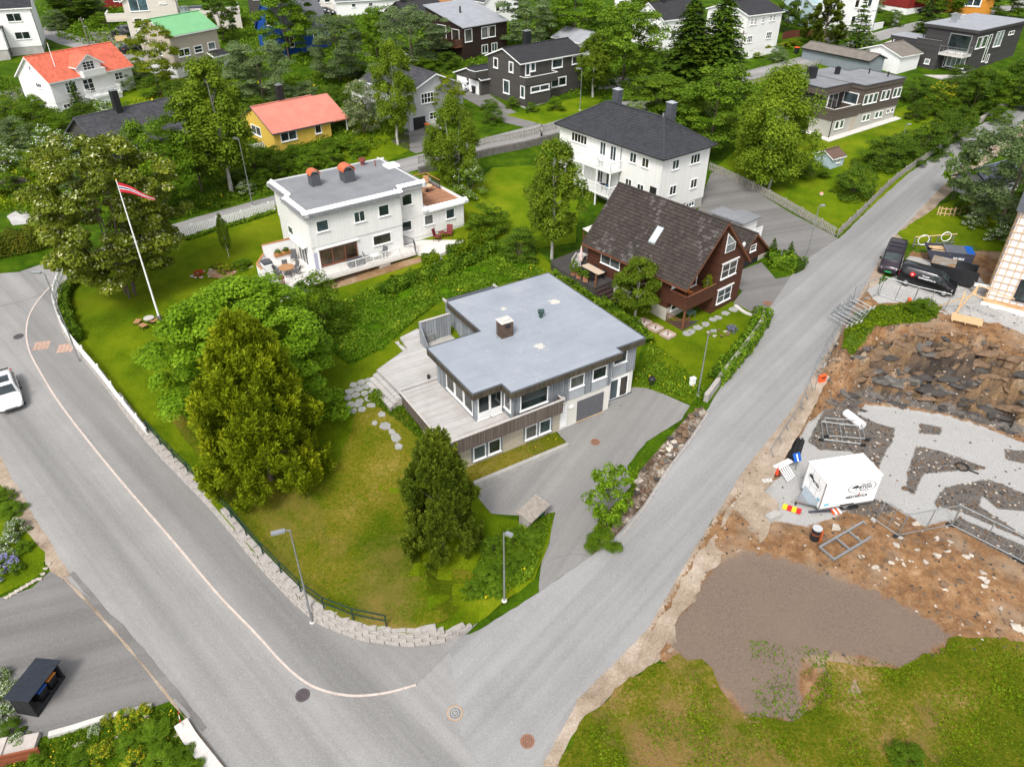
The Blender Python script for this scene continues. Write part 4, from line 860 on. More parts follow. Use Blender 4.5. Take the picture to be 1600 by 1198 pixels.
 for i in range(3): x = -9.5 - .36 * i; MB().hexa([(x - .36, 6.95 - .1 * i, 1.2), (x, 6.95, 1.2), (x - .22, 11.1 - .1 * i, 1.2), (x - .58, 11.0 - .15 * i, 1.2), (x - .36, 6.95 - .1 * i, 2.45 - .18 * i), (x, 6.95, 2.45 - .18 * i), (x - .22, 11.1 - .1 * i, 2.45 - .18 * i), (x - .58, 11.0 - .15 * i, 2.45 - .18 * i)]).build('step', DECK2, h)
 for i in range(2): x = -6.3 - .35 * i; MB().box(x - .35, 12.8, 1.6, x, 14.5, 2.45 - .2 * i).build('step', DECK2, h)
 scr = MB().box(-5.0, 12.72, 2.68, -2.3, 12.82, 4.65).build('wind_screen', CLAD, h); MB().box(-5.05, 12.67, 4.652, -2.28, 12.87, 4.71).build('coping', MATS['bleached_wood'], scr)
 scr2 = MB().hexa([(-5.1, 11.3, 2.68), (-5.0, 11.3, 2.68), (-5.0, 12.82, 2.68), (-5.1, 12.82, 2.68), (-5.1, 11.3, 2.9), (-5.0, 11.3, 2.9), (-5.0, 12.82, 4.65), (-5.1, 12.82, 4.65)]).build('wind_screen', CLAD, h)
 MB().box(-4.6, 12.55, 2.7, -3.9, 12.7, 3.4).build('cover_board', plain('grey_board', (.2, .21, .2), .8, .1, 3), h)
 MB().box(-1.55, 12.72, 1.5, 3.3, 15.0, 4.6).build('rear_store', CLAD, h); MB().box(-1.65, 12.75, 4.605, 3.4, 15.1, 4.68).build('store_roof', DARKGREY, h)
 for x in (-1.65, 3.3): MB().bar((x, 13.3, 4.75), (x, 15.15, 4.75), .12, .2).build('store_parapet', MATS['bleached_wood'], h)
 MB().tube((-6.8, 7.9, 2.7), (-6.8, 7.9, 3.0), .12, .12, 8).build('drain_pot', BLACK, h)
 # planting strip in front of the block wall
 MB().box(-8.3, -1.75, -.9, -.4, -1.45, .12).build('planter_edge', CONC, h); MB().box(-8.3, -1.445, -.9, -.4, .115, .03).build('planter_bed', GR_DRY, h)
 return h
HERO = hero()
cover('planter_growth', None, 2500, 'hedge', .06, .25, 51, world=[to_world(HERO, (x, y, 0))[:2] for x, y in ((-8.2, -1.4), (-.5, -1.4), (-.5, .05), (-8.2, .05))], conform=False, blossom=('yellow', .06), dz=.05)
# ------------------------------------------------------------ the white flat roofed house with the terrace
WCLAD = boards('white_cladding', (.74, .73, .70), .17, 0, .7, .05, .16, .72, .5); WCLAD_H = boards('white_lap', (.74, .735, .71), .16, 2, .7, .04, .12, .8, .4)
FELT = ground_mat('grey_felt', [(0.2, (.16, .165, .175)), (0.5, (.205, .21, .22)), (0.8, (.25, .255, .265))], .4, 5.0, .2, .01, .85, finew=.3)
WTERR = boards('white_terrace_boards', (.62, .58, .54), .14, 4, .8, .08, .1, .75); BRDECK = boards('brown_roof_deck', (.30, .15, .085), .14, 4, .85, .3, .12, .5)
def flared(m, poly, z0, z1, out=.35):
 n = len(poly); cx = sum(p[0] for p in poly) / n; cy = sum(p[1] for p in poly) / n
 P = list(poly)
 for i in range(n):
  a, b = P[i], P[(i + 1) % n]; L = math.dist(a, b); nx, ny = (b[1] - a[1]) / L, -(b[0] - a[0]) / L
  m.hexa([(a[0], a[1], z0), (b[0], b[1], z0), (b[0] - nx * .5, b[1] - ny * .5, z0), (a[0] - nx * .5, a[1] - ny * .5, z0), (a[0] + nx * out * 0, a[1] + ny * out * 0, z0 + .22), (b[0], b[1], z0 + .22), (b[0] - nx * out, b[1] - ny * out, z1), (a[0] - nx * out, a[1] - ny * out, z1)])
def white_flat():
 h = house('white_terrace_house', 'white clad two storey house with flat grey roof and white railed terrace', (-18.95, 64.4, 5.4), 36)
 MB().prism([(0, 0), (9.75, 0), (9.75, 1.0), (12.8, 1.0), (12.8, 9.8), (.55, 9.8), (.55, 4.7), (0, 4.7)], 3.45, 6.5).build('upper_wall', WCLAD, h)
 MB().prism([(.02, .06), (9.7, .06), (9.7, 1.04), (17.75, 1.04), (17.75, 8.5), (12.7, 8.5), (12.7, 9.7), (.6, 9.7), (.6, 4.6), (.02, 4.6)], -1.0, 3.44).build('lower_wall', WCLAD_H, h)
 MB().box(12.85, 1.0, 3.445, 17.78, 8.5, 3.75).build('side_wing_wall', WCLAD, h); MB().box(9.9, .99, 1.25, 17.7, 1.03, 3.4).build('wing_cladding', WCLAD, h)
 rp = [(-.45, -.45), (10.0, -.45), (10.0, .6), (13.2, .6), (13.2, 10.3), (.1, 10.3), (.1, 5.15), (-.45, 5.15)]
 MB().prism(rp, 6.5, 6.9).build('roof', FELT, h); m = MB(); flared(m, rp, 6.52, 7.15, .55); m.build('roof_edge', TRIM, h)
 rp2 = [(-.05, -.05), (9.6, -.05), (9.6, 1.0), (12.8, 1.0), (12.8, 9.9), (.5, 9.9), (.5, 4.75), (-.05, 4.75)]
 MB().prism(rp2, 6.905, 7.0).build('roof_felt', FELT, h)
 m = MB(); flared(m, [(12.75, .55), (18.1, .55), (18.1, 8.9), (12.75, 8.9)], 3.76, 4.25, .5); m.build('wing_roof_edge', TRIM, h); MB().box(12.9, 1.1, 3.755, 17.6, 8.4, 3.98).build('roof_terrace', BRDECK, h)
 railing(h, [(12.95, 8.2, 3.98), (17.4, 8.2, 3.98), (17.4, 5.2, 3.98)], 1.0, BLACK, .12, 'roof_railing', top=WOOD_OR)
 for x, y, s in ((3.7, 6.4, 1.0), (6.9, 5.6, 1.25)):
  c = MB().box(x - .45 * s, y - .5 * s, 7.0, x + .45 * s, y + .5 * s, 8.0 * .14 + 7.0).build('chimney', DARKGREY, h); k = MB(); N_ = 9
  for i in range(N_):
   a0, a1 = math.pi * i / N_, math.pi * (i + 1) / N_
   k.hexa([(x - .5 * s * math.cos(a0), y - .55 * s, 8.125 + .42 * s * math.sin(a0)), (x - .5 * s * math.cos(a1), y - .55 * s, 8.125 + .42 * s * math.sin(a1)), (x - .5 * s * math.cos(a1), y + .55 * s, 8.125 + .42 * s * math.sin(a1)), (x - .5 * s * math.cos(a0), y + .55 * s, 8.125 + .42 * s * math.sin(a0)), (x - .56 * s * math.cos(a0), y - .55 * s, 8.125 + .48 * s * math.sin(a0)), (x - .56 * s * math.cos(a1), y - .55 * s, 8.125 + .48 * s * math.sin(a1)), (x - .56 * s * math.cos(a1), y + .55 * s, 8.125 + .48 * s * math.sin(a1)), (x - .56 * s * math.cos(a0), y + .55 * s, 8.125 + .48 * s * math.sin(a0))])
  k.build('chimney_hood', plain('orange_metal', (.48, .12, .05), .5, .15, 3), c)
 p = MB().lathe([(0, 0), (.2, 0), (.2, .35), (.34, .4), (.34, .75), (.28, .75), (.28, .5), (0, .5)], (10.3, 9.1, 7.0)).build('roof_vent', plain('red_pot', (.22, .06, .05), .6, .2, 3), h); MB().tube((11.2, 7.9, 7.0), (11.2, 7.9, 7.7), .06, .06, 8).build('vent_pipe', MATS['red_pot'], h)
 MB().box(11.9, 6.2, 7.0, 13.25, 7.6, 7.25).build('roof_hatch', TRIM, h)
 wins(h, [('f', 0, .75, 2.0, 4.85, 5.95), ('f', 0, 4.62, 5.8, 4.85, 5.95, 2), ('f', 0, 7.25, 8.42, 4.85, 5.98), ('f', .06, 6.35, 8.38, 1.98, 3.05), ('f', 1.0, 10.4, 11.6, 4.9, 6.1)], fw=.075)
 wins(h, [('f', .99, 10.15, 11.3, 2.2, 3.3), ('f', .99, 12.8, 13.9, 2.25, 3.35), ('f', .99, 15.45, 16.55, 2.3, 3.4)], fw=.075)
 w = window(h, 'f', .06, .65, 4.6, 1.35, 3.05, 3, 1, trim=plain('red_brown_frame', (.2, .07, .04), .5, .1, 3), glass=glass_mat('room_glass', (.045, .03, .018)), fw=.1); b = MB(); b.box(.45, -.12, 3.1, 4.8, .04, 3.25); b.box(.45, -.06, .98, .64, .05, 3.1); b.build('window_hood', TRIM, w)
 MB().box(.12, .0, 1.0, .42, .05, 2.9).build('shutter', plain('lilac_shutter', (.38, .38, .5), .6, .06, 3), h)
 window(h, 'l', .02, 1.4, 3.7, .98, 2.95, 3, 1, name='sliding_door'); MB().hexa([(-.5, 1.1, 3.05), (.02, 1.1, 3.2), (.02, 4.4, 3.2), (-.5, 4.4, 3.05), (-.5, 1.1, 3.15), (.02, 1.1, 3.4), (.02, 4.4, 3.4), (-.5, 4.4, 3.15)]).build('door_canopy', TRIM, h)
 window(h, 'l', .55, 6.0, 7.4, 2.4, 3.3, 1, 1)
 # terrace
 MB().prism([(-4.6, -1.8), (10.0, -1.8), (10.0, .05), (.0, .05), (.0, 4.7), (-3.2, 4.9), (-4.6, 3.0)], .72, .95).build('terrace_floor', WTERR, h)
 MB().prism([(-4.4, -1.5), (-1.6, -1.5), (-1.6, 4.5), (-3.1, 4.6), (-4.4, 2.9)], -1.2, .715).build('terrace_base', WHITE, h); MB().box(6.0, -1.6, -.6, 7.2, .05, .715).build('terrace_pier', WHITE, h); MB().box(-1.59, -.7, -1, 5.9, .05, .7).build('basement_wall', plain('cream_base', (.6, .57, .5), .8, .08, 2), h)
 for u in (.9, 2.5): window(h, 'f', -.7, u, u + .95, -.15, .25, 1, 1)
 railing(h, [(-4.55, 1.5, .95), (-4.55, -1.75, .95), (9.9, -1.75, .95)], 1.0, WHITE, .13, 'terrace_railing', 1.5, .022)
 solid_rail(h, [(-4.55, 1.55, .95), (-4.55, 3.0, .95), (-3.2, 4.85, .95)], 1.0, WHITE, .12, WOOD_OR, 'terrace_wall'); solid_rail(h, [(-3.15, 4.85, .95), (-.05, 4.65, .95)], 1.9, WHITE, .1, WOOD_OR, 'terrace_screen'); MB().box(-3.2, 4.9, 2.3, -.05, 4.96, 2.9).build('wood_screen', WOOD_OR, h)
 bb = MB().box(-4.1, 2.3, .955, -3.1, 3.4, 1.85).build('outdoor_kitchen', WHITE, h); MB().box(-4.05, 2.4, 1.852, -3.2, 3.3, 2.1).build('grill', DARKGREY, bb); MB().box(-3.09, 2.45, 1.0, -3.07, 3.25, 1.7).build('cupboard_door', DARKGREY, bb)
 # lower patio on the right, with steps and rail
 MB().prism([(10.1, .98), (17.7, .98), (18.3, .3), (16.6, -2.2), (13.0, -3.0), (11.3, -3.2), (10.1, -1.0)], -.6, .78).build('patio', WTERR, h)
 for i in range(4): MB().box(10.6 + .0 * i, -3.3 - .42 * (i + 1), -1, 12.0, -3.3 - .42 * i, .6 - .2 * i).build('patio_step', PAVE, h)
 for i in range(4): MB().box(17.75 + .0, 2.2 + .5 * i, -.5, 18.8, 2.7 + .5 * i, 1.0 + .2 * i).build('garden_step', PAVE, h)
 railing(h, [(9.95, 1.0, .95), (10.5, -.6, .95), (10.1, -1.7, .95)], .95, DARKGREY, .16, 'step_railing')
 MB().box(7.3, -1.0, -.5, 9.8, -.55, .3).build('wood_box', WOOD_OR, h)
 return h
WF = white_flat(); wfp = lambda x, y, z: to_world(WF, (x, y, z))
GREYW = plain('grey_wicker', (.10, .10, .105), .8, .2, 8); TEAK = plain('teak', (.36, .19, .09), .7, .2, 6); REDW = plain('red_garden_wood', (.16, .03, .03), .6, .2, 5)
round_table('garden_table', 'round pale wood dining table on the white terrace', wfp(-2.3, 1.3, .955), .75, .74, TEAK, BLACK)
for i in range(6):
 a = 6.283 * i / 6 + .3; p = wfp(-2.3 + 1.0 * math.cos(a), 1.3 + 1.0 * math.sin(a), .955); chair('garden_chair', 'dark garden chair around the round terrace table', p, a - 1.57 + R(36), GREYW, 'dark chairs at the round table')
chair('lounge_chair', 'dark reclining chair by the terrace screen', wfp(-.7, 3.6, .955), R(36) - .6, GREYW, back=1.15); o = thing('planter_box', 'long orange planter box on the terrace screen', 'planter', wfp(-1.5, 4.35, .955)); o.rotation_euler = (0, 0, R(36)); MB().box(-.8, -.2, .6, .8, .2, .95).build('box', WOOD_OR, o); MB().box(-.7, -.1, 0, .7, .1, .598).build('stand', WHITE, o)
for k in (-.4, .4): plant('potted_plant', 'bush_1', 'small green plant in the orange planter box, %s one' % ('left' if k < 0 else 'right'), 'plant', 0, 0, h=.35, r=.3, at=wfp(-1.5 + k, 4.35, 1.9))
o = thing('cushion_box', 'dark grey cushion box below the picture window', 'box', wfp(3.9, -.75, .955), R(36)); MB().box(-.8, -.35, 0, .8, .35, .55).build('body', DARKGREY, o); MB().box(-.82, -.37, .552, .82, .37, .64).build('lid', DARKGREY, o)
rect_table('side_table', 'small white table between the grey terrace chairs', wfp(6.05, -.75, .955), R(36), .8, .6, .5, WHITE)
for x, a, s in ((5.2, 1.2, 'left'), (6.95, -1.2, 'right')): chair('armchair', 'dark grey terrace armchair to the %s of the small white table' % s, wfp(x, -.75, .955), R(36) + a, GREYW, s=1.15)
chair('red_chair', 'red folding chair at the terrace corner', wfp(-3.7, -1.1, .955), R(20), REDW)
for x, a, s in ((13.6, .6, 'left'), (15.1, -.8, 'right')): chair('red_chair', 'red garden chair on the patio, %s of the red table' % s, wfp(x, -.1, .785), R(36) + a, REDW, s=1.2, back=1.05)
rect_table('red_table', 'small red table on the paved patio', wfp(14.35, .1, .785), R(36), .7, .6, .7, REDW)
round_table('roof_table', 'round pale table on the brown roof terrace', wfp(15.9, 5.4, 3.985), .55, .7, plain('pale_wood_top', (.6, .42, .26), .7, .12, 5), BLACK)
for i, (x, y, a) in enumerate(((14.7, 4.6, 1.4), (15.0, 6.3, .3), (13.6, 5.2, 1.2), (16.6, 6.9, -.6))): chair('teak_chair', 'teak armchair on the brown roof terrace', wfp(x, y, 3.985), R(36) + a, TEAK, 'teak chairs on the roof terrace', s=1.2)
# ------------------------------------------------------------ the dark brown house
BROWN = boards('brown_lap', (.072, .027, .015), .15, 2, .7, .22, .13, .4); BROWN_T = plain('brown_trim', (.17, .065, .033), .7, .15, 3); BTILE = tiles_mat('brown_tiles', (.040, .031, .026), .3, .3, .75, (.15, .14, .135)); DKDECK = boards('dark_deck', (.058, .052, .05), .14, 4, .6, .2, .12, .5)
def brown():
 h = house('brown_house', 'dark brown timber house with steep tiled roof and skylight', (15.0, 56.1, 4.8), 40)
 m = MB(); gable_walls(m, 0, 8.0, 1.9, 12.0, 1.4, 4.75, 9.0, 'y'); m.build('wall', BROWN, h)
 xm = 4.0; k = (9.0 - 4.75) / 4.0
 MB().add([(4.0, 0, -.3), (8.0, 0, -.3), (8.0, 0, 4.75), (xm, 0, 9.0), (4.0, 1.9, -.3), (8.0, 1.9, -.3), (8.0, 1.9, 4.75), (xm, 1.9, 9.0)], [(0, 1, 2, 3), (7, 6, 5, 4), (0, 3, 7, 4), (1, 5, 6, 2), (3, 2, 6, 7), (0, 4, 5, 1)]).build('front_wall', BROWN, h)
 MB().box(.02, 1.92, -.6, 7.98, 11.9, 1.395).build('basement_wall', plain('beige_base', (.44, .41, .35), .9, .08, 2), h)
 MB().box(.03, 1.5, 4.2, 3.98, 1.9, 4.6).build('beam', BROWN_T, h)
 gable_roof(h, 0, 8.0, 0, 12.0, 4.75, 9.0, 'y', .55, .35, BTILE, BROWN_T, .2, .34, lift=.07)
 # skylight in the left slope
 s = MB();
 def sl(u, v, t): x = 4.0 - u; return (x, v, 9.0 - k * u + .14 + t)
 s.hexa([sl(2.9, 5.0, 0), sl(2.9, 5.75, 0), sl(1.75, 5.75, 0), sl(1.75, 5.0, 0), sl(2.9, 5.0, .12), sl(2.9, 5.75, .12), sl(1.75, 5.75, .12), sl(1.75, 5.0, .12)]); sk = s.build('skylight', ALU, h)
 s = MB(); s.hexa([sl(2.82, 5.08, .121), sl(2.82, 5.67, .121), sl(1.83, 5.67, .121), sl(1.83, 5.08, .121), sl(2.82, 5.08, .13), sl(2.82, 5.67, .13), sl(1.83, 5.67, .13), sl(1.83, 5.08, .13)]); s.build('pane', glass_mat('skylight_glass', (.45, .52, .54), .08), sk)
 wins(h, [('f', 0, 4.65, 6.85, 3.45, 4.85, 2, 2), ('f', 0, 4.65, 6.7, .95, 2.3, 2, 2), ('l', 0, 7.8, 10.2, 2.9, 4.4, 2, 1), ('l', 0, 2.8, 3.7, 3.35, 4.3, 1, 2), ('l', 0, 4.5, 5.2, 3.4, 4.2, 1, 2)], fw=.055)
 for z, a, b in ((4.95, 4.5, 7.0), (2.4, 4.5, 6.9)): MB().box(a, -.12, z, b, -.002, z + .07).build('head_board', TRIM, h)
 g = MB().add([(4.6, -.06, 6.0), (6.0, -.06, 6.0), (6.0, -.06, 6.7), (4.6, -.06, 7.9), (4.6, -.005, 6.0), (6.0, -.005, 6.0), (6.0, -.005, 6.7), (4.6, -.005, 7.9)], [(0, 1, 2, 3), (7, 6, 5, 4), (0, 3, 7, 4), (1, 5, 6, 2), (3, 2, 6, 7), (0, 4, 5, 1)]).build('gable_window', TRIM, h)
 MB().add([(4.68, -.075, 6.08), (5.9, -.075, 6.08), (5.9, -.075, 6.65), (4.68, -.075, 7.7)], [(0, 1, 2, 3)]).build('pane', GLASS_P, g); MB().box(4.68, -.1, 6.75, 5.9, -.076, 6.8).build('glazing_bar', TRIM, g)
 MB().tube((7.3, -.02, 6.1), (7.3, -.1, 6.1), .22, .22, 14).build('wall_disc', WHITE, h)
 # balcony and porch in the recess
 MB().box(-.05, -.1, 2.3, 4.0, 1.9, 2.48).build('balcony_floor', BROWN_T, h); solid_rail(h, [(-.02, 1.85, 0), (-.02, -.08, 0), (3.98, -.08, 0)], 3.3, BROWN, .1, BROWN_T, 'balcony_front', 2.0)
 window(h, 'f', 1.9, 3.0, 3.85, 2.5, 4.45, 1, 1, glass=GLASS, fw=.12, name='balcony_door'); wins(h, [('f', 1.9, 1.6, 2.7, 3.2, 4.4, 1, 2), ('f', 1.9, .3, 1.2, 3.3, 4.3, 1, 2)], fw=.07)
 MB().box(0, -.1, -.4, 4.0, 1.9, .12).build('porch_floor', DKDECK, h); window(h, 'f', 1.92, .6, 1.9, .9, 1.9, 1, 2); MB().bar((.06, -.02, .12), (.06, -.02, 2.0), .14).build('porch_post', BROWN_T, h)
 railing(h, [(.02, 1.8, .12), (.02, 0, .12), (.9, 0, .12)], .8, BROWN_T, .12, 'porch_railing')
 # terrace with steps on the long side
 MB().prism([(-2.6, 8.3), (-.05, 8.3), (-.05, 12.0), (2.5, 12.05), (5.4, 15.4), (-1.8, 15.2), (-2.3, 14.2)], .4, 1.75).build('terrace', DKDECK, h)
 for i in range(5): MB().box(-2.6, 8.3 - .34 * (i + 1), -.6, -.9, 8.3 - .34 * i, 1.5 - .25 * i).build('terrace_step', plain('dark_brown_step', (.045, .028, .025), .7, .2, 4), h)
 MB().bar((-2.45, 8.4, 1.75), (-2.45, 8.4, 3.1), .12).build('terrace_post', BROWN_T, h)
 # garage wing
 m = MB(); gable_walls(m, 11.2, 17.0, 3.0, 9.0, -.9, 1.7, 4.2, 'y'); m.build('garage_wall', BROWN, h); MB().box(15.4, 2.95, -.9, 17.02, 2.999, 1.5).build('garage_pier', MATS['beige_base'], h)
 MB().box(12.6, 2.93, -.8, 15.2, 2.995, 1.55).build('garage_door', BLACK, h); gable_roof(h, 11.2, 17.0, 3.0, 9.0, 1.7, 4.2, 'y', .4, .3, BTILE, BROWN_T, .18, .34); window(h, 'f', 3.0, 13.6, 14.6, 2.4, 3.1, 1, 2); MB().box(11.0, 2.2, -1.2, 17.1, 2.92, -.7).build('garage_sill', CONC_W, h)
 MB().box(8.0, 3.2, -.4, 11.18, 8.9, 2.0).build('link_wall', BROWN, h); MB().box(8.0, 3.1, 2.005, 11.3, 8.95, 2.12).build('link_roof', FELT, h)
 return h
BR = brown(); brp = lambda x, y, z: to_world(BR, (x, y, z))
rect_table('dining_table', 'long pale dining table on the dark terrace of the brown house', brp(-1.0, 10.2, 1.755), R(40) + 1.5, 2.4, .9, .74, plain('pale_table', (.5, .4, .3), .7, .1, 4), BLACK)
for i in range(4): chair('dining_chair', 'dark chair at the long terrace table', brp(-1.0 + (.75 if i % 2 else -.75), 9.6 + 1.2 * (i // 2), 1.755), R(40) + (-1.57 if i % 2 else 1.57), BLACK, 'dark chairs at the long table')
rect_table('coffee_table', 'pale square coffee table on the dark terrace', brp(.8, 13.6, 1.755), R(40), 1.0, .9, .45, CONC_W)
o = thing('sofa', 'grey wicker garden sofa on the dark terrace', 'sofa', brp(-.2, 13.0, 1.755), R(70)); MB().box(-.8, -.35, 0, .8, .35, .4).build('seat', CONC, o); MB().box(-.8, .352, 0, .8, .5, .8).build('backrest', CONC, o)
o = thing('parasol', 'closed pale pink parasol on the dark terrace', 'parasol', brp(-.9, 12.0, 1.755)); MB().lathe([(.0, .9), (.2, .95), (.16, 1.6), (.04, 2.4), (0, 2.42)], n=10).build('folded_canopy', plain('pink_canvas', (.6, .46, .43), .9, .08, 3), o); MB().tube((0, 0, .1), (0, 0, .95), .03, .03, 8).build('pole', WHITE, o); MB().lathe([(0, .1), (.3, .1), (.32, 0), (0, 0)], n=12).build('base', BLACK, o)
for i, (x, y) in enumerate(((-2.2, 11.6), (-2.3, 10.8), (-2.3, 9.9))):
 o = thing('planter', 'terracotta planter at the terrace edge, %s of three' % ('first', 'second', 'third')[i], 'planter', brp(x, y, 1.755)); MB().box(-.22, -.22, 0, .22, .22, .45).build('pot', plain('terracotta', (.35, .16, .09), .8, .15, 4), o); plant('potted_plant', 'bush_1', 'leafy plant in a terracotta pot at the terrace edge, %s of three' % ('first', 'second', 'third')[i], 'plant', i, 0, h=.6 + .4 * (i == 0), r=.4, at=brp(x, y, 2.2))
chair('orange_chair', 'orange chair on the balcony of the brown house', brp(1.6, .9, 2.485), R(40), plain('orange_paint', (.5, .17, .04), .6, .1, 3)); plant('potted_plant', 'light_1', 'slim potted tree on the balcony of the brown house', 'plant', 3, 3, h=1.7, r=.5, at=brp(3.4, .4, 2.49)); rect_table('porch_table', 'small green table under the balcony porch', brp(2.0, .8, .125), R(40), 1.0, .7, .7, plain('green_paint', (.1, .16, .12), .6, .1, 3))
o = thing('canopy', 'white canvas awning beside the brown house terrace', 'awning', brp(3.5, 13.2, 1.755), R(40)); MB().slab((-1.5, -1.2, 2.1), (1.5, -1.2, 2.1), (1.5, 1.6, 2.5), (-1.5, 1.6, 2.5), .06).build('canvas', plain('white_canvas', (.7, .66, .6), .9, .06, 3), o)
for a in (-1.4, 1.4):
 for b in (-1.1, 1.5): MB().bar((a, b, 0), (a, b, 2.05 + (b > 0) * .34), .08).build('post', BROWN_T, o)
o = thing('timber_stack', 'brown timber frame leaning behind the terrace awning', 'timber', brp(4.6, 15.0, .6), R(40));
for i in range(3): MB().bar((-1.4, i * .3, 2.2), (1.4, i * .3, 2.2), .12).build('beam', BROWN_T, o)
for a in (-1.3, 1.3): MB().bar((a, .3, 0), (a, .3, 2.2), .12).build('post', BROWN_T, o)
# ------------------------------------------------------------ the white hipped house
GTILE = tiles_mat('graphite_tiles', (.032, .033, .037), .3, .3, .5)
def hip():
 h = house('white_hipped_house', 'white three storey house with black hipped roof and stacked balconies', (15.65, 75.75, 6.4), 38)
 MB().box(0, 0, 1.5, 7.6, 16.2, 7.42).build('wall', WCLAD, h); MB().box(.06, .06, -1.5, 7.54, 16.1, 1.495).build('basement_wall', CONC, h)
 x0, x1, y0, y1, e, r = -.5, 8.1, -.5, 16.7, 7.4, 10.1; xm = (x0 + x1) / 2; a, b = y0 + 4.3, y1 - 4.3
 slopes_mesh('roof', [((x0, y1, e), (x0, y0, e), (xm, a, r), (xm, b, r)), ((x0, y0, e), (x1, y0, e), (xm, a, r), (xm, a, r)), ((x1, y0, e), (x1, y1, e), (xm, b, r), (xm, a, r)), ((x1, y1, e), (x0, y1, e), (xm, b, r), (xm, b, r))], GTILE, h, .35)
 MB().box(x0 + .03, y0 + .03, e - .12, x1 - .03, y1 - .03, e - .002).build('eaves', WHITE, h); m = MB()
 for p, q in (((x0, y0), (x1, y0)), ((x1, y0), (x1, y1)), ((x0, y1), (x0, y0))): m.bar((*p, e - .03), (*q, e - .03), .12, .1)
 m.build('gutter', BLACK, h); m = MB()
 for p, q in (((x0, y0, e + .05), (xm, a, r + .05)), ((x1, y0, e + .05), (xm, a, r + .05)), ((xm, a, r + .05), (xm, b, r + .05)), ((x0, y1, e + .05), (xm, b, r + .05))): m.bar(p, q, .2, .1)
 m.build('hip_cap', GTILE, h); m = MB()
 for i in range(24): m.bar((x0 + .62, y0 + .8 + i * .65, e + .42), (x0 + .62, y0 + 1.3 + i * .65, e + .42), .03)
 m.build('snow_guard', DARKGREY, h)
 for cx, cy in ((5.3, 4.2), (4.9, 12.0)): chimney(h, cx, cy, 9.0, 11.3, .75, .9, DARKGREY, plain('tin_cap', (.6, .62, .64), .4, .1, 4, .6))
 MB().tube((xm, a + .1, r), (xm, a + .1, r + .4), .12, .12, 8).build('roof_vent', STEEL, h)
 d = .0
 wins(h, [('f', 0, 1.55, 2.65, 5.8, 6.85, 2), ('f', 0, 4.45, 6.0, 5.8, 6.85, 3), ('f', 0, 1.6, 2.7, 3.0, 4.05, 2), ('f', 0, 5.0, 6.1, 3.0, 4.05, 2), ('l', 0, 3.65, 4.65, 5.85, 6.95, 2), ('l', 0, 1.82, 2.85, 5.8, 6.85, 2), ('l', 0, 11.45, 14.1, 5.95, 7.0, 5), ('l', 0, 8.35, 9.3, 5.5, 7.0, 2), ('l', 0, 6.7, 7.65, 5.3, 6.95, 2), ('l', 0, 4.0, 5.0, 2.9, 4.0, 2), ('l', 0, 2.2, 3.2, 2.8, 3.9, 2), ('l', 0, 7.0, 8.0, 2.3, 3.9, 2), ('l', 0, 8.5, 9.4, 2.3, 3.9, 2)], fw=.075)
 window(h, 'f', .06, 4.8, 6.2, .8, 1.4, 3, 1); MB().box(-.06, .4, 2.0, -.002, 1.3, 4.1).build('black_door', BLACK, h); MB().box(-.1, 5.92, 1.5, -.005, 6.0, 7.3).build('downpipe', STEEL, h)
 for z in (2.0, 4.75):
  MB().box(-1.85, 5.6, z - .18, -.005, 12.2, z).build('balcony_floor', WHITE, h); railing(h, [(-.05, 5.65, z), (-1.8, 5.65, z), (-1.8, 12.15, z)], .95, WHITE, .16, 'balcony_railing', 1.6, .05, .06)
 m = MB()
 for y in (5.7, 7.8, 10, 12.1): m.bar((-1.75, y, -1.2), (-1.75, y, 4.6), .14)
 m.build('balcony_post', WHITE, h)
 return h
HP = hip(); hpp = lambda x, y, z: to_world(HP, (x, y, z))
chair('deck_chair', 'dark chair on the upper white balcony', hpp(-1.1, 7.9, 4.76), R(38) + 1.2, BLACK); rect_table('balcony_table', 'small dark table on the lower white balcony', hpp(-1.0, 7.6, 2.01), R(38), .9, .7, .7, BLACK); chair('deck_chair', 'blue cushioned chair on the lower white balcony', hpp(-1.0, 6.4, 2.01), R(38), plain('blue_fabric', (.03, .08, .16), .8, .1, 3))
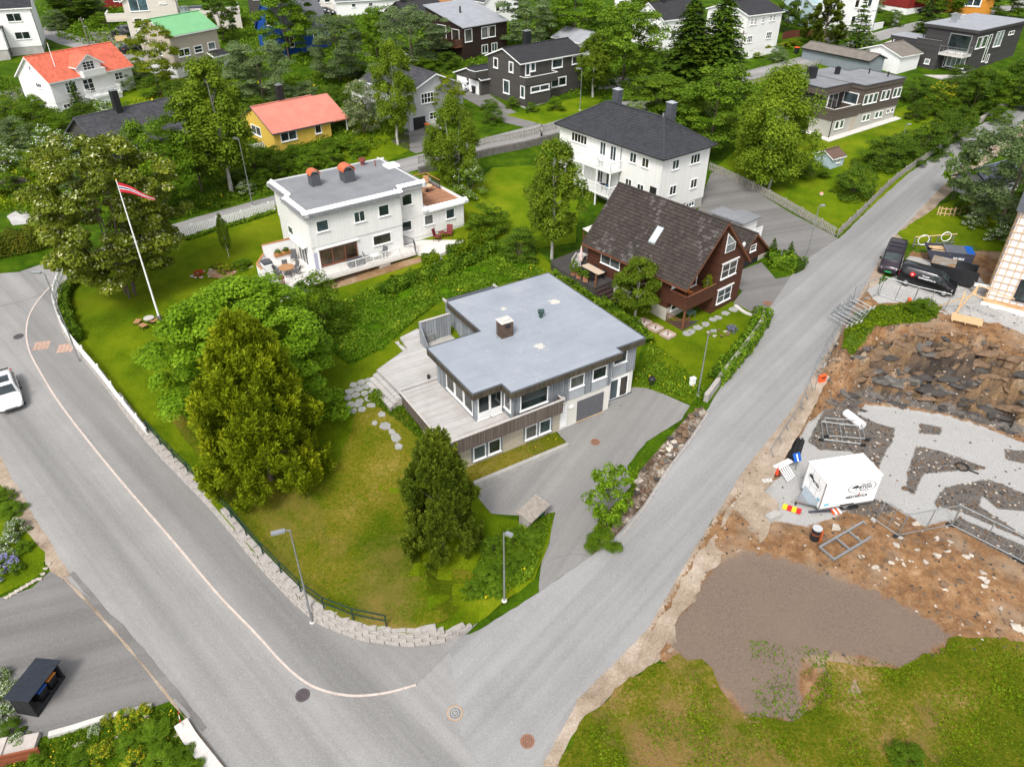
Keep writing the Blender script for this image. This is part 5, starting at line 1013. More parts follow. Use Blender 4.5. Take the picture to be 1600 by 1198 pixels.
# ------------------------------------------------------------ the houses up the hill
RTILE = tiles_mat('red_tiles', (.56, .13, .075), .22, .3, .55); RSHEET = plain('salmon_roof', (.54, .19, .14), .6, .12, .8); GSHEET = plain('green_roof', (.17, .40, .19), .6, .08, .8); DTILE = tiles_mat('dark_tiles', (.05, .05, .055), .35, .3, .6); BLKROOF = plain('black_felt_roof', (.025, .024, .027), .8, .25, 1.2); GREYROOF = plain('grey_felt_roof', (.12, .125, .135), .8, .2, 1.0); LGROOF = plain('light_grey_roof', (.27, .28, .30), .7, .12, .8); BRROOF = plain('brown_grey_roof', (.16, .14, .12), .85, .2, 1.0)
YEL = boards('yellow_cladding', (.64, .43, .075), .17, 0, .75, .08, .14, .7, .4); BEIGE = plain('beige_wall', (.42, .365, .29), .85, .06, 1.5); CREAM = boards('cream_lap', (.62, .57, .50), .15, 2, .75, .05, .12, .8, .3); DGREY = boards('dark_grey_lap', (.068, .062, .056), .15, 2, .75, .12, .13, .55); LGREY = boards('light_grey_cladding', (.42, .42, .43), .18, 0, .75, .06, .15, .7, .4); DBROWN = boards('black_brown_lap', (.026, .015, .011), .15, 2, .7, .25, .13, .5); BLUE = boards('blue_cladding', (.008, .055, .26), .16, 2, .7, .12, .13, .6); REDW_ = boards('red_cladding', (.20, .02, .016), .16, 0, .7, .12, .13, .6); ORANGE = boards('ochre_cladding', (.52, .22, .03), .17, 0, .7, .08, .13, .7); WOODD = boards('dark_wood_band', (.082, .066, .055), .16, 2, .75, .35, .12, .55, 1.4); BLACKW = boards('black_wood_band', (.045, .042, .042), .13, 2, .7, .35, .12, .6, 1.3); LBLUE = boards('pale_blue_cladding', (.40, .50, .55), .15, 0, .7, .06, .13, .75)
def simple(name, label, pos, A, w, d, zb, ze, zr, axis, wall, roof, trim=None, win=(), base=None, zbase=0.0, ov=.35, tiled=False, chim=None, mono=False, fw=.09, glass=None, cat='house', x0=0.0):
 h = house(name, label, pos, A, cat)
 if base: MB().box(.05 + x0, .05, zb, w - .05, d - .05, zbase - .005).build('foundation', base, h)
 if mono:
  MB().add([(0, 0, zbase), (w, 0, zbase), (w, d, zbase), (0, d, zbase), (0, 0, ze), (w, 0, ze), (w, d, zr), (0, d, zr)], [(3, 2, 1, 0), (4, 5, 6, 7), (0, 1, 5, 4), (1, 2, 6, 5), (2, 3, 7, 6), (3, 0, 4, 7)]).build('wall', wall, h)
  k = (zr - ze) / d; MB().slab((-ov, -ov, ze + .14 - k * ov), (w + ov, -ov, ze + .14 - k * ov), (w + ov, d + ov, zr + .14 + k * ov), (-ov, d + ov, zr + .14 + k * ov), .135).build('roof', roof, h)
 elif zr > ze:
  m = MB(); gable_walls(m, x0, w, 0, d, zbase if base else zb, ze, zr, axis); m.build('wall', wall, h); gable_roof(h, x0, w, 0, d, ze, zr, axis, ov, ov * .8, roof, trim, .17, .36, tiled)
 else:
  MB().box(x0, 0, zbase if base else zb, w, d, ze).build('wall', wall, h); MB().box(x0 - ov, -ov, ze + .002, w + ov, d + ov, ze + .25).build('roof', roof, h)
 for s in win: window(h, *s, fw=fw)
 if chim: chimney(h, *chim)
 return h
# yellow house
h = simple('yellow_house', 'yellow house with salmon red roof and black chimney', (-30.9, 95.6, 8.1), 43, 8.7, 9.3, -.9, 2.55, 4.85, 'x', YEL, RSHEET, DARKGREY, [('f', 0, 1.2, 3.55, 1.15, 2.35, 2), ('f', 0, 6.25, 7.25, 1.2, 2.35), ('l', .3, 3.45, 6.1, 1.25, 2.5, 2)], CONC, -.2, chim=(4.6, 5.0, 4.3, 6.9, .75, .75), fw=.11, x0=.3)
MB().slab((8.9, -.35, 2.5), (11.4, -.35, 2.5), (11.4, 4.6, 4.85), (8.9, 4.6, 4.85), .15).build('porch_roof', RSHEET, h); MB().slab((11.4, 9.6, 2.5), (8.9, 9.6, 2.5), (8.9, 4.65, 4.85), (11.4, 4.65, 4.85), .15).build('porch_roof', RSHEET, h)
for y in (0.0, 9.2): MB().bar((11.2, y, -.5), (11.2, y, 2.4), .12).build('porch_post', WHITE, h)
MB().box(8.8, 0, -.7, 11.4, 9, -.25).build('porch_floor', CONC_W, h)
MB().box(-1.8, 2.6, -.25, .2, 7.0, -.05).build('balcony_floor', WHITE, h); railing(h, [(-.0, 2.6, -.05), (-1.8, 2.6, -.05), (-1.8, 7.0, -.05)], .9, WHITE, .2, 'balcony_railing', 1.5, .06)
# red roofed white house
h = simple('red_roofed_house', 'white house with bright red tiled roof and gabled dormer balcony', (-65.9, 110.3, 9.4), 58, 13.0, 8.0, -1.0, 4.3, 7.05, 'x', WCLAD_H, RTILE, TRIM, [('f', 0, 2.05, 3.75, 2.2, 3.7, 3, 3), ('f', 0, 9.95, 11.35, 2.6, 3.65, 2, 2), ('f', 0, 4.75, 6.4, 1.55, 3.65, 2, 3), ('l', 0, 2.3, 3.7, 3.05, 3.75, 3, 1), ('l', 0, 3.6, 4.1, 5.3, 6.0), ('f', .05, .9, 2.0, .35, .95, 2)], WHITE, 1.2, tiled=True, ov=.4)
m = MB(); gable_walls(m, 4.6, 8.3, -.05, 3.5, 4.0, 5.6, 6.85, 'y'); m.build('dormer_wall', WCLAD_H, h); gable_roof(h, 4.6, 8.3, -.05, 3.6, 5.6, 6.85, 'y', .45, .45, RTILE, TRIM, .16, .36); wins(h, [('f', -.05, 5.5, 7.3, 4.75, 5.95, 3, 3)])
MB().box(4.7, -1.1, 3.95, 8.2, -.06, 4.1).build('dormer_balcony', WHITE, h); solid_rail(h, [(4.7, -.1, 4.1), (4.7, -1.1, 4.1), (8.2, -1.1, 4.1), (8.2, -.1, 4.1)], .75, WCLAD_H, .07, TRIM, 'balcony_front')
MB().box(4.5, -1.9, 1.15, 9.4, -.01, 1.4).build('lower_balcony', WHITE, h); railing(h, [(4.55, -.1, 1.4), (4.55, -1.85, 1.4), (9.35, -1.85, 1.4), (9.35, -.1, 1.4)], .9, WHITE, .25, 'balcony_railing', 1.6, .06); MB().box(5.0, -1.8, -1, 9.3, -.1, 1.1).build('balcony_base', WHITE, h); MB().box(10.4, -.02, -.6, 12.5, .045, .9).build('cellar_door', BEIGE, h)
# green roofed house
h = simple('green_roofed_house', 'beige house with pale green roof and small entrance canopy', (-53.9, 125.8, 10.7), 61, 9.6, 7.2, -.8, 6.3, 8.4, 'x', BEIGE, GSHEET, TRIM, [('f', .0, 1.0, 3.35, 3.0, 4.2, 2), ('f', 0, 4.2, 5.9, 3.05, 4.2, 1, 2), ('f', 0, 7.1, 8.7, 3.1, 4.3, 1, 1, None, GLASS_P), ('f', .05, 1.35, 2.75, .8, 1.6), ('l', 0, 2.5, 4.2, 3.2, 4.3, 2)], WHITE, 1.75, ov=.3, fw=.14)
MB().slab((6.6, -1.5, 2.3), (10.0, -1.5, 2.3), (10.0, .0, 2.9), (6.6, .0, 2.9), .15).build('canopy_roof', BLKROOF, h); m = MB(); m.bar((6.6, -1.52, 2.2), (10, -1.52, 2.2), .08, .2); m.bar((6.6, -1.5, 2.2), (6.6, 0, 2.8), .08, .2); m.build('canopy_trim', TRIM, h); MB().box(7.6, -.02, .2, 8.5, .045, 2.2).build('entrance_door', WHITE, h); MB().box(8.6, -1.4, .1, 9.9, -1.3, 1.9).build('canopy_side', WHITE, h); MB().box(.5, -1.6, -.5, 10, 0, .02).build('entrance_paving', PAVE, h); MB().bar((9.7, -1.4, 0), (9.7, -1.4, 2.3), .1).build('canopy_post', BLACK, h)
# dark grey gabled house
h = simple('dark_grey_house', 'dark grey gabled house with white window frames and corner balcony', (2.0 - 1.3 * math.sin(R(39.5)), 112 + 1.3 * math.cos(R(39.5)), 9.5), 39.5, 12.6, 7.6, -.8, 6.1, 7.5, 'x', DGREY, BLKROOF, TRIM, [('f', 0, .95, 1.9, 4.2, 5.95), ('f', 0, 1.95, 2.95, 4.65, 5.95), ('f', 0, 6.15, 8.35, 4.5, 5.85), ('f', 0, 10.25, 12.35, 4.55, 5.8), ('f', 0, 6.1, 9.25, 1.8, 3.15, 2), ('l', 0, 2.4, 3.9, 1.35, 3.3), ('l', 0, 5.1, 6.2, 4.55, 6.0), ('l', 0, 1.5, 2.55, 4.5, 6.0)], CONC_W, .25, ov=.35, chim=(4.8, 4.2, 7.0, 9.3, 1.0, .8), fw=.16)
MB().box(0, -1.3, .3, 4.9, -.01, 3.15).build('bay_wall', DGREY, h); MB().box(.05, -1.25, -.8, 4.85, -.02, .295).build('bay_foundation', CONC_W, h); window(h, 'f', -1.3, .9, 4.6, 2.05, 2.95, 2, fw=.16); window(h, 'l', 0, -1.1, -.1, 1.4, 3.15, fw=.16)
MB().box(-.1, -1.4, 3.155, 6.2, -.01, 3.3).build('balcony_floor', DGREY, h); solid_rail(h, [(-.05, -.05, 3.3), (-.05, -1.35, 3.3), (6.15, -1.35, 3.3), (6.15, -.05, 3.3)], 1.0, DGREY, .09, TRIM, 'balcony_front'); solid_rail(h, [(-.02, 7.6, 3.0), (-2.4, 7.6, 3.0), (-2.4, 9.4, 3.0)], 1.0, DGREY, .1, TRIM, 'side_balcony')
for i in range(4): MB().box(2.6, -1.9 - .35 * i, -.9, 5.0, -1.55 - .35 * i, .1 - .18 * i).build('garden_step', WHITE, h)
h = simple('dark_garage', 'dark grey double garage with white doors', (*plane_at(752, 150)[:2], plane_at(752, 150)[2]), 40, 4.5, 6.5, -.5, 2.4, 3.5, 'x', DGREY, BLKROOF, TRIM, (), cat='garage')
for y in (.5, 3.6): MB().box(-.05, y, -.2, -.003, y + 2.5, 2.0).build('garage_door', WHITE, h)
# pale grey split house
x, y, z = plane_at(641, 206); h = simple('pale_grey_house', 'pale grey gabled house with white window bars and carport', (x, y, z), 40, 9.2, 11.5, -1.0, 5.0, 6.9, 'y', LGREY, DTILE, TRIM, [('f', 0, 2.1, 4.2, 3.3, 4.7, 4, 2), ('f', 0, 3.3, 4.6, 1.0, 2.0, 2, 2), ('f', 0, 6.3, 7.6, 3.4, 4.6, 2, 2), ('l', 0, 2.5, 3.5, 3.2, 4.4)], ov=.5, tiled=True, chim=(4.2, 6.5, 6.0, 8.4, .7, .7)); MB().box(-2.4, 8.0, 2.5, -.01, 11.0, 2.7).build('balcony_floor', WHITE, h); solid_rail(h, [(-.05, 8, 2.7), (-2.4, 8, 2.7), (-2.4, 11, 2.7)], .95, WHITE, .08, TRIM, 'balcony_front')
MB().box(.6, -.03, -.6, 2.6, .01, 1.7).build('carport_shade_panel', BLACK, h)  # black panel on the solid wall paints the shade inside the carport
for i in range(5): MB().box(2.7, -.35 * (i + 1), -.9, 4.2, -.35 * i - .002, 1.0 - .22 * i).build('entrance_step', CONC_W, h)
# dark brown mono pitch house
h = simple('dark_brown_house', 'blackish brown house with grey mono pitch roof and balcony', (-8.2, 135.3, 11.5), 46, 10.5, 9.5, -1.0, 5.2, 7.6, 'x', DBROWN, LGROOF, None, [('f', 0, .3, 2.0, 2.9, 4.9), ('f', 0, 4.2, 5.8, 3.0, 4.8), ('f', 0, 6.0, 7.6, 3.0, 4.8), ('f', 0, 4.2, 5.7, .6, 2.0, 2), ('f', 0, 6.6, 8.0, .6, 2.0, 2), ('l', 0, 1.0, 2.9, 2.9, 4.8), ('l', 0, 4.3, 6.6, 2.9, 5.1, 2)], ov=.3, mono=True)
MB().box(-1.6, .3, 2.2, -.01, 7.5, 2.4).build('balcony_floor', BROWN_T, h); solid_rail(h, [(-.05, .35, 2.4), (-1.6, .35, 2.4), (-1.6, 7.5, 2.4)], 1.0, boards('brown_rail', (.10, .045, .03), .1, 2), .09, BROWN_T, 'balcony_front'); MB().tube((4, 5, 6.5), (4, 5, 7.6), .15, .15, 8).build('vent_pipe', BLACK, h)
# wooden flat house on the lawn
def flatwood():
 h = house('flat_wooden_house', 'flat roofed house with dark wood bands over pale concrete base on green lawn', (42.7, 100.6, 8.6), 33)
 MB().box(0, 0, -.6, 14.2, 8.8, 2.35).build('concrete_wall', plain('raw_concrete', (.40, .385, .345), .85, .1, .8), h); a, b = SLOPE * math.sin(R(33)), SLOPE * math.cos(R(33)); gz = lambda x, y: (x, y, .05 + a * x + b * y); MB().slab(gz(-1, -1), gz(14.8, -1), gz(14.8, -.01), gz(-1, -.01), .3).build('apron', CONC_W, h); MB().slab(gz(-1, 0), gz(-.01, 0), gz(-.01, 8.8), gz(-1, 8.8), .3).build('apron', CONC_W, h)
 MB().box(5.5, -.06, 2.355, 14.3, 8.8, 5.5).build('upper_wall', WOODD, h); MB().box(.5, 3.0, 2.355, 5.49, 8.7, 5.1).build('recessed_wall', BLACKW, h)
 MB().box(0, .05, 2.355, 5.48, 3.0, 2.45).build('balcony_floor', BROWN_T, h); MB().box(0, 3.0, 2.355, .49, 8.7, 2.45).build('balcony_floor', BROWN_T, h)
 solid_rail(h, [(-.05, 8.8, 0), (-.05, -.04, 0), (5.45, -.04, 0)], 3.7, WOODD, .12, CONC_W, 'balcony_parapet', 2.25)
 MB().prism([(5.4, -.15), (14.45, -.15), (14.45, 7.0), (11.5, 7.0), (11.5, 10.0), (5.4, 10.0)], 5.505, 6.0).build('roof_band', WOODD, h); MB().box(-.4, 1.9, 5.105, 5.39, 10.0, 5.95).build('roof_band', WOODD, h)
 MB().prism([(5.5, .0), (14.3, .0), (14.3, 6.9), (11.4, 6.9), (11.4, 9.9), (5.5, 9.9)], 6.002, 6.05).build('roof', FELT, h); MB().box(-.3, 2.0, 5.952, 5.3, 9.9, 6.0).build('roof', FELT, h); m = MB()
 for p, q in (((-.4, 1.9), (5.4, 1.9)), ((5.4, 1.9), (5.4, -.15)), ((5.4, -.15), (14.45, -.15)), ((14.45, -.15), (14.45, 7)), ((-.4, 1.9), (-.4, 10)), ((14.45, 7), (11.5, 7)), ((11.5, 7), (11.5, 10))): m.bar((*p, 6.06), (*q, 6.06), .16, .1)
 m.build('roof_edge', DARKGREY, h)
 for a in (5.9, 6.95, 8.0): window(h, 'f', -.06, a, a + .95, 3.5, 4.8, fw=.1, glass=GLASS_G)
 for a in (9.75, 10.85, 12.45, 13.4): window(h, 'f', -.06, a, a + .9, 3.55, 4.85, fw=.1, glass=GLASS_G)
 for a in (.95, 1.95, 6.75, 7.65, 9.6, 10.5): window(h, 'f', 0, a, a + .82, .95 if a < 3 else 1.15, 2.05, fw=.09, glass=GLASS_G)
 for a in (12.2, 13.2): window(h, 'f', 0, a, a + .6, 1.5, 2.05, fw=.07)
 window(h, 'l', 5.5, .5, 2.8, 3.4, 4.9, fw=.12); window(h, 'f', 3.0, 1.2, 4.6, 2.5, 4.7, 3, fw=.07); MB().box(4.2, -.04, 0, 5.2, -.002, 2.1).build('entrance_door', BEIGE, h); MB().bar((.1, -.06, 0), (.1, -.06, 2.3), .09).build('downpipe', BLACK, h); MB().bar((1.2, 2.1, 2.45), (1.2, 2.1, 5.1), .12).build('roof_post', WHITE, h)
 chimney(h, 3.2, 7.0, 6.0, 7.4, 1.2, .9, BLACK, BLACK); chimney(h, 8.2, 6.5, 6.05, 6.9, .6, .5, BLACK, BLACK)
 for x, y in ((12.4, 4.3), (12.8, 1.6)): MB().tube((x, y, 6.05), (x, y, 6.7), .1, .1, 8).build('vent_pipe', BLACK, h)
 return h
FW = flatwood(); rect_table('balcony_table', 'dark table on the covered balcony of the flat wooden house', to_world(FW, (3.2, 1.5, 2.46)), R(33), 1.4, .8, .7, BLACK)
for i in range(3): chair('balcony_chair', 'dark chair on the covered balcony of the flat wooden house', to_world(FW, (1.6 + i * 1.4, .8 + .7 * (i % 2), 2.46)), R(33) + i, BLACK, 'dark chairs on the covered balcony')
# modern dark house
def modern():
 h = house('modern_dark_house', 'modern black timber house with pale flat roof, balcony and tall windows', (74.7, 128.7, 10.9), 37)
 MB().box(0, 0, .3, 16.5, 8.2, 6.0).build('wall', BLACKW, h); MB().box(.1, .1, -2, 16.4, 8.1, .295).build('foundation', WHITE, h); MB().box(-.3, -.3, 6.002, 17.0, 8.8, 6.45).build('roof_band', BLACKW, h); MB().box(-.35, -.35, 6.452, 17.1, 8.9, 6.55).build('roof', LGROOF, h)
 MB().box(-2.6, 4.0, -.2, -.01, 12.0, 3.7).build('front_block', BLACKW, h); MB().box(-2.5, 4.1, -1.5, -.02, 11.9, -.205).build('front_foundation', WHITE, h); MB().box(-2.2, 8.3, 3.705, 2.2, 13, 4.3).build('carport_roof', BLACKW, h); MB().box(-2.3, 8.2, 4.302, 2.3, 13.1, 4.4).build('carport_top', LGROOF, h)
 MB().box(-2.7, -.05, 2.6, -.005, 4.0, 2.95).build('balcony_floor', CONC_W, h); railing(h, [(-.05, -.0, 2.95), (-2.65, -.0, 2.95), (-2.65, 3.98, 2.95)], 1.0, STEEL, .5, 'balcony_railing', 1.3, .03); solid_rail(h, [(-2.55, 4.0, 3.7), (-2.55, 8.2, 3.7)], .9, BLACKW, .12, STEEL, 'block_parapet')
 window(h, 'l', 0, .6, 4.2, 3.0, 5.6, fw=.16, trim=ALU); window(h, 'l', 0, .5, 3.5, .6, 2.4, 4, fw=.1, glass=GLASS_P); window(h, 'l', 0, 3.55, 3.98, .4, 2.4, fw=.08)
 wins(h, [('f', 0, .6, 2.2, 3.6, 5.4, 1, 1, None, GLASS_G), ('f', 0, 2.5, 4.1, 3.6, 5.4, 1, 1, None, GLASS_G), ('f', 0, 4.6, 5.6, 1.2, 5.4, 1, 2, None, GLASS_G), ('f', 0, 7.0, 9.6, 3.2, 5.6, 2, 1, None, GLASS_P), ('f', 0, 6.2, 7.0, .9, 2.2), ('f', 0, 11.5, 13.5, 4.6, 5.2, 2), ('l', -2.6, 5.0, 5.9, .9, 1.7, 1, 1, None, GLASS_P), ('l', -2.6, 8.6, 9.5, .9, 1.8)], fw=.11)
 MB().box(-6.0, -1.2, -3.0, -.5, 4.0, -.3).build('garage_base', WHITE, h); MB().box(-6.3, -1.5, -.298, -.2, 4.4, -.05).build('garage_terrace', PAVE, h); MB().box(-5.2, -1.25, -2.6, -4.0, -1.203, -.6).build('cellar_shade_panel', BLACK, h); m = MB()  # the dark cellar hole is a black panel with its inner shade painted on
 for y in (8.6, 12.6): m.bar((-2.0, y, -1), (-2.0, y, 3.7), .14)
 for x in (-.2, 1.8): m.bar((x, 8.4, 3.7), (x, 8.4, 6.0), .12)
 m.build('carport_post', BLACK, h); chimney(h, 3.5, 6.0, 6.55, 7.9, .8, .7, ALU, ALU); chimney(h, 6.5, 6.8, 6.55, 7.4, .6, .5, ALU, ALU); return h
modern()
# white far gabled house, and the white house at the top left
h = simple('white_gabled_house', 'tall white gabled house with dark roof beside the upper street', (40.2, 138.2, 11.7), 33, 8.6, 9.4, -1.5, 6.5, 8.0, 'x', WCLAD_H, BLKROOF, TRIM, [('f', 0, .8, 1.4, 4.9, 5.9, 2, 2), ('f', 0, 1.7, 2.3, 4.9, 5.9, 2, 2), ('f', 0, 3.6, 4.2, 5.0, 6.0, 2, 2), ('f', 0, 5.5, 6.1, 5.1, 6.1, 2, 2), ('f', 0, 6.4, 7.0, 5.1, 6.1, 2, 2), ('f', 0, .6, 1.9, 2.1, 3.2, 3, 2), ('f', 0, 5.4, 6.8, 2.3, 3.4, 3, 2), ('l', 0, 7.5, 8.3, 4.4, 5.4, 2, 2)], CONC, .1, chim=(4.0, 5.0, 7.4, 9.4, .9, .8))
solid_rail(h, [(-.3, -1.6, 0), (7.5, -1.6, 0), (7.5, -.05, 0)], 1.0, WHITE, .1, TRIM, 'terrace_wall', -1.0); MB().box(-.3, -1.55, -1.2, 7.45, -.01, -.02).build('terrace_floor', CONC_W, h); rect_table('terrace_table', 'dark table on the terrace of the tall white gabled house', to_world(h, (4.0, -.85, 0)), R(33), 1.6, .7, .7, BLACK)
h = simple('white_corner_house', 'white house with black tiled roof cut by the left picture edge', (-92.6, 135.6, 11.9), 25, 11.0, 9.0, -1.6, 7.3, 9.6, 'x', WHITE, GTILE, TRIM, [('f', 0, 7.0, 9.2, 5.2, 6.5, 2), ('f', 0, 7.3, 9.6, 2.4, 3.6, 2), ('f', 0, 2.5, 3.6, 5.0, 6.4, 1)], CONC, 1.2, tiled=True, ov=.3, fw=.08)
MB().box(-1, -2.0, 1.25, 5.8, -.01, 4.6).build('porch_wall', WHITE, h); MB().box(-.9, -1.9, -2.0, 5.7, -.02, 1.245).build('porch_base', CONC, h); MB().box(-1.2, -2.2, 4.602, 6.0, -.01, 4.75).build('porch_roof', BLACK, h); m = MB(); m.bar((10.95, -.06, 0), (10.95, -.06, 7.2), .09); m.bar((5.9, -.06, 0), (5.9, -.06, 4.6), .09); m.build('downpipe', BLACK, h)
# cream house top left, blue house, others along the top
x, y, z = plane_at(206, 62); h = simple('cream_house', 'cream gabled house with tall window above the green roofed house', (x, y, z), 20, 9.0, 10, -.8, 6.4, 9.2, 'y', CREAM, DTILE, TRIM, [('f', 0, 1.0, 4.2, 4.6, 7.0, 2, 1, None, GLASS_B), ('f', 0, 1.2, 2.6, 2.2, 3.5), ('f', 0, 6.2, 7.4, 5.6, 5.9), ('f', 0, 2.8, 3.6, 2.2, 3.4)], ov=.4, fw=.1)
MB().box(-3.4, .6, 3.0, -.01, 5.5, 3.3).build('balcony_floor', CREAM, h); solid_rail(h, [(-.05, .6, 3.3), (-3.35, .6, 3.3), (-3.35, 5.5, 3.3)], 1.0, CREAM, .1, TRIM, 'balcony_front'); MB().box(9.05, 1.0, -.5, 20, 8, 3.4).build('side_wing', CREAM, h); solid_rail(h, [(9.05, .95, 3.4), (20, .95, 3.4), (20, 8, 3.4)], 1.0, CREAM, .1, TRIM, 'terrace_front'); m = MB(); m.bar((-3.2, .8, -.6), (-3.2, .8, 3.0), .12); m.build('balcony_post', BLACK, h); solid_rail(h, [(-2.6, -1.2, 0), (-.6, -1.2, 0)], .9, WOOD_PALE, .1, WOOD_PALE, 'stair_side')
MB().box(11, 3.0, 3.402, 13.5, 4.2, 4.6).build('terrace_cabinet', DARKGREY, h); MB().box(9.4, .3, 3.9, 10.9, .9, 5.0).build('glass_panel', GLASS_P, h)
x, y, z = plane_at(448, 90); h = simple('blue_house', 'bright blue house with steep dark roof behind the green tree', (x, y, z), 48, 9.5, 8.0, -1.5, 4.2, 9.4, 'x', BLUE, GREYROOF, plain('blue_trim', (.006, .04, .2), .6, .1, 3), [('l', 0, 2.0, 4.6, 4.6, 6.2, 2), ('l', 0, 3.0, 4.5, 1.4, 3.0), ('f', 0, 1.0, 2.0, 1.4, 3.2), ('f', 0, 6.0, 7.0, 1.4, 3.2)], WHITE, .3, fw=.14)
x, y, z = plane_at(528, 27); h = simple('white_garage', 'white gabled garage with grey roof beside the parked black car', (x, y, z), 22, 14, 6.2, -.5, 2.9, 4.6, 'x', WHITE, GREYROOF, TRIM, [('f', 0, 3.0, 3.9, 1.6, 2.3), ('f', 0, 6.5, 7.4, 1.6, 2.3)], cat='garage'); MB().box(-.05, 1.2, -.1, -.003, 5.0, 2.3).build('garage_door', WCLAD, h)
x, y, z = plane_at(486, 22); simple('white_far_house', 'white house with two small windows at the top edge', (x, y, z), 12, 6, 7, -.5, 6.5, 8.0, 'x', PLASTER, DTILE, TRIM, [('f', 0, 1.0, 2.2, 2.0, 3.4), ('f', 0, 3.0, 4.2, 2.0, 3.4)])
x, y, z = plane_at(394, 38); simple('grey_far_house', 'dark grey house with white porch at the top edge behind the blue house', (x, y, z), 18, 9, 7, -.5, 5.5, 7.0, 'x', DGREY, BLKROOF, TRIM, [('f', 0, 1.0, 2.6, 4.2, 5.2), ('f', 0, 5.0, 6.4, 1.6, 3.0)], fw=.14)
x, y, z = plane_at(648, 18); h = simple('balcony_house', 'house with long timber balcony at the top edge', (x, y, z), 8, 11, 7, -.5, 6, 7.2, 'x', PLASTER, DTILE, TRIM, [('f', 0, 1.5, 3.5, 3.0, 4.6, 2), ('f', 0, 6, 8, 3.0, 4.6, 2)]); MB().box(-1, -2, 1.4, 11.5, -.01, 1.6).build('balcony_floor', WOOD_GREY, h); solid_rail(h, [(-1, -2, 1.6), (11.5, -2, 1.6), (11.5, 0, 1.6)], 1.2, WOOD_OR, .1, WOOD_PALE, 'balcony_front', -.8)
x, y, z = plane_at(640, 48); simple('dark_roofed_house', 'low dark roofed house behind the grey willow', (x, y, z), 40, 9, 8, -1, 2.6, 4.4, 'x', DGREY, BLKROOF, BLACK, [('f', 0, 2, 3.4, 1, 2.2)], chim=(1.5, 4, 4, 6, .9, .9))
x, y, z = plane_at(758, 40); simple('white_dormer_house', 'white gabled house with dark roof behind the dark brown house', (x, y, z), 35, 8, 12, -1, 4.2, 7.4, 'y', WHITE, DTILE, TRIM, [('f', 0, 2.5, 3.5, 2.2, 3.6), ('f', 0, 5, 6, 2.2, 3.6)])
x, y, z = plane_at(905, 92); simple('grey_roofed_garage', 'garage with pale grey roof behind the dark grey gabled house', (x, y, z), 38, 6, 7, -.5, 2.6, 3.8, 'y', PLASTER, LGROOF, TRIM, [('f', 0, 1, 2.2, 1, 2)], cat='garage')
x, y, z = plane_at(1032, 82); simple('small_white_house', 'small white house with black roof half hidden by the spruces', (x, y, z), 33, 9, 8, -.5, 5.2, 7.4, 'x', WHITE, BLKROOF, TRIM, [('f', 0, 2, 3.2, 2, 3.4), ('l', 0, 3, 4, 2.4, 3.6)], chim=(3, 4, 6.8, 9, .9, .9))
x, y, z = plane_at(1262, 44); simple('pale_blue_house', 'pale blue house with glassy roof behind the brown pine', (x, y, z), 30, 8, 7, -.6, 4.2, 6.2, 'x', LBLUE, plain('pale_blue_roof', (.28, .38, .40), .3, .1, 1), TRIM, [('f', 0, 1, 2.4, 1.4, 3.2, 2), ('l', 0, 2.5, 4.2, 1.4, 3.2, 2)], fw=.12)
x, y, z = plane_at(1318, 54); simple('white_street_house', 'white house behind the dark fir at the upper street', (x, y, z), 30, 8, 9, -.8, 6.6, 9.0, 'y', WHITE, GREYROOF, TRIM, [('f', 0, 1.2, 2.4, 1.6, 3.0), ('f', 0, 4.8, 6.0, 1.6, 3.0), ('f', 0, 1.2, 2.4, 4.4, 5.8), ('f', 0, 4.8, 6, 4.4, 5.8)])
x, y, z = plane_at(1415, 24); h = simple('red_house', 'dark red house with white foundation at the top edge', (x, y, z), 30, 9, 10, -1, 6.5, 8.5, 'x', REDW_, DTILE, TRIM, [('f', 0, 2.6, 5.0, 3.4, 5.0, 3), ('l', 0, 2.0, 4.0, 4.2, 5.4)], WHITE, 1.2, fw=.14)
x, y, z = plane_at(1545, 30); h = simple('orange_house', 'ochre orange house with white frames behind the modern dark house', (x, y, z), 60, 9, 9, -1, 7.5, 9.5, 'x', ORANGE, DTILE, TRIM, [('l', 0, 2.2, 6.6, 2.0, 4.2, 3)], WHITE, .6, fw=.2)
x, y, z = plane_at(160, 14); simple('red_corner_house', 'small dark red house among trees at the top left', (x, y, z), 20, 7, 6, -.5, 3.4, 5.2, 'x', REDW_, DTILE, TRIM, [('f', 0, 2.5, 4.6, 1.2, 2.8, 2)], fw=.12)
# dark tiled roof among the trees
x, y, z = plane_at(172, 262); h = simple('dark_tiled_house', 'low house with dark tiled roof and black chimney among the trees', (x, y, z), 52, 13.5, 10.0, -1, 2.2, 5.2, 'x', DGREY, DTILE, DARKGREY, [('f', 0, 2, 4, .8, 2.0, 2)], tiled=True, chim=(5.2, 4.6, 4.4, 7.6, .8, .8), ov=.5)
# outbuildings right
x, y, z = plane_at(1352, 122); simple('brown_flat_garage', 'long garage with brown grey roof behind the flat wooden house', (x, y, z), 33, 4, 13, -.5, 2.6, 3.3, 'y', plain('green_grey_wall', (.2, .23, .25), .8, .1, 2), BRROOF, BLACK, (), cat='garage')
x, y, z = plane_at(1400, 116); simple('white_store', 'white outbuilding with brown grey gable roof', (x, y, z), 33, 5.5, 7.5, -.6, 2.7, 3.9, 'x', WHITE, BRROOF, TRIM, (), cat='outbuilding')
x, y, z = plane_at(1297, 265); simple('playhouse', 'small pale blue playhouse with brown felt roof on the lawn', (x, y, z), 33, 2.4, 2.6, -.2, 1.35, 2.0, 'x', LBLUE, plain('brown_felt', (.12, .075, .055), .85, .15, 2), TRIM, [('f', 0, 1.0, 1.6, .6, 1.1, 2)], ov=.2, fw=.06, cat='playhouse')
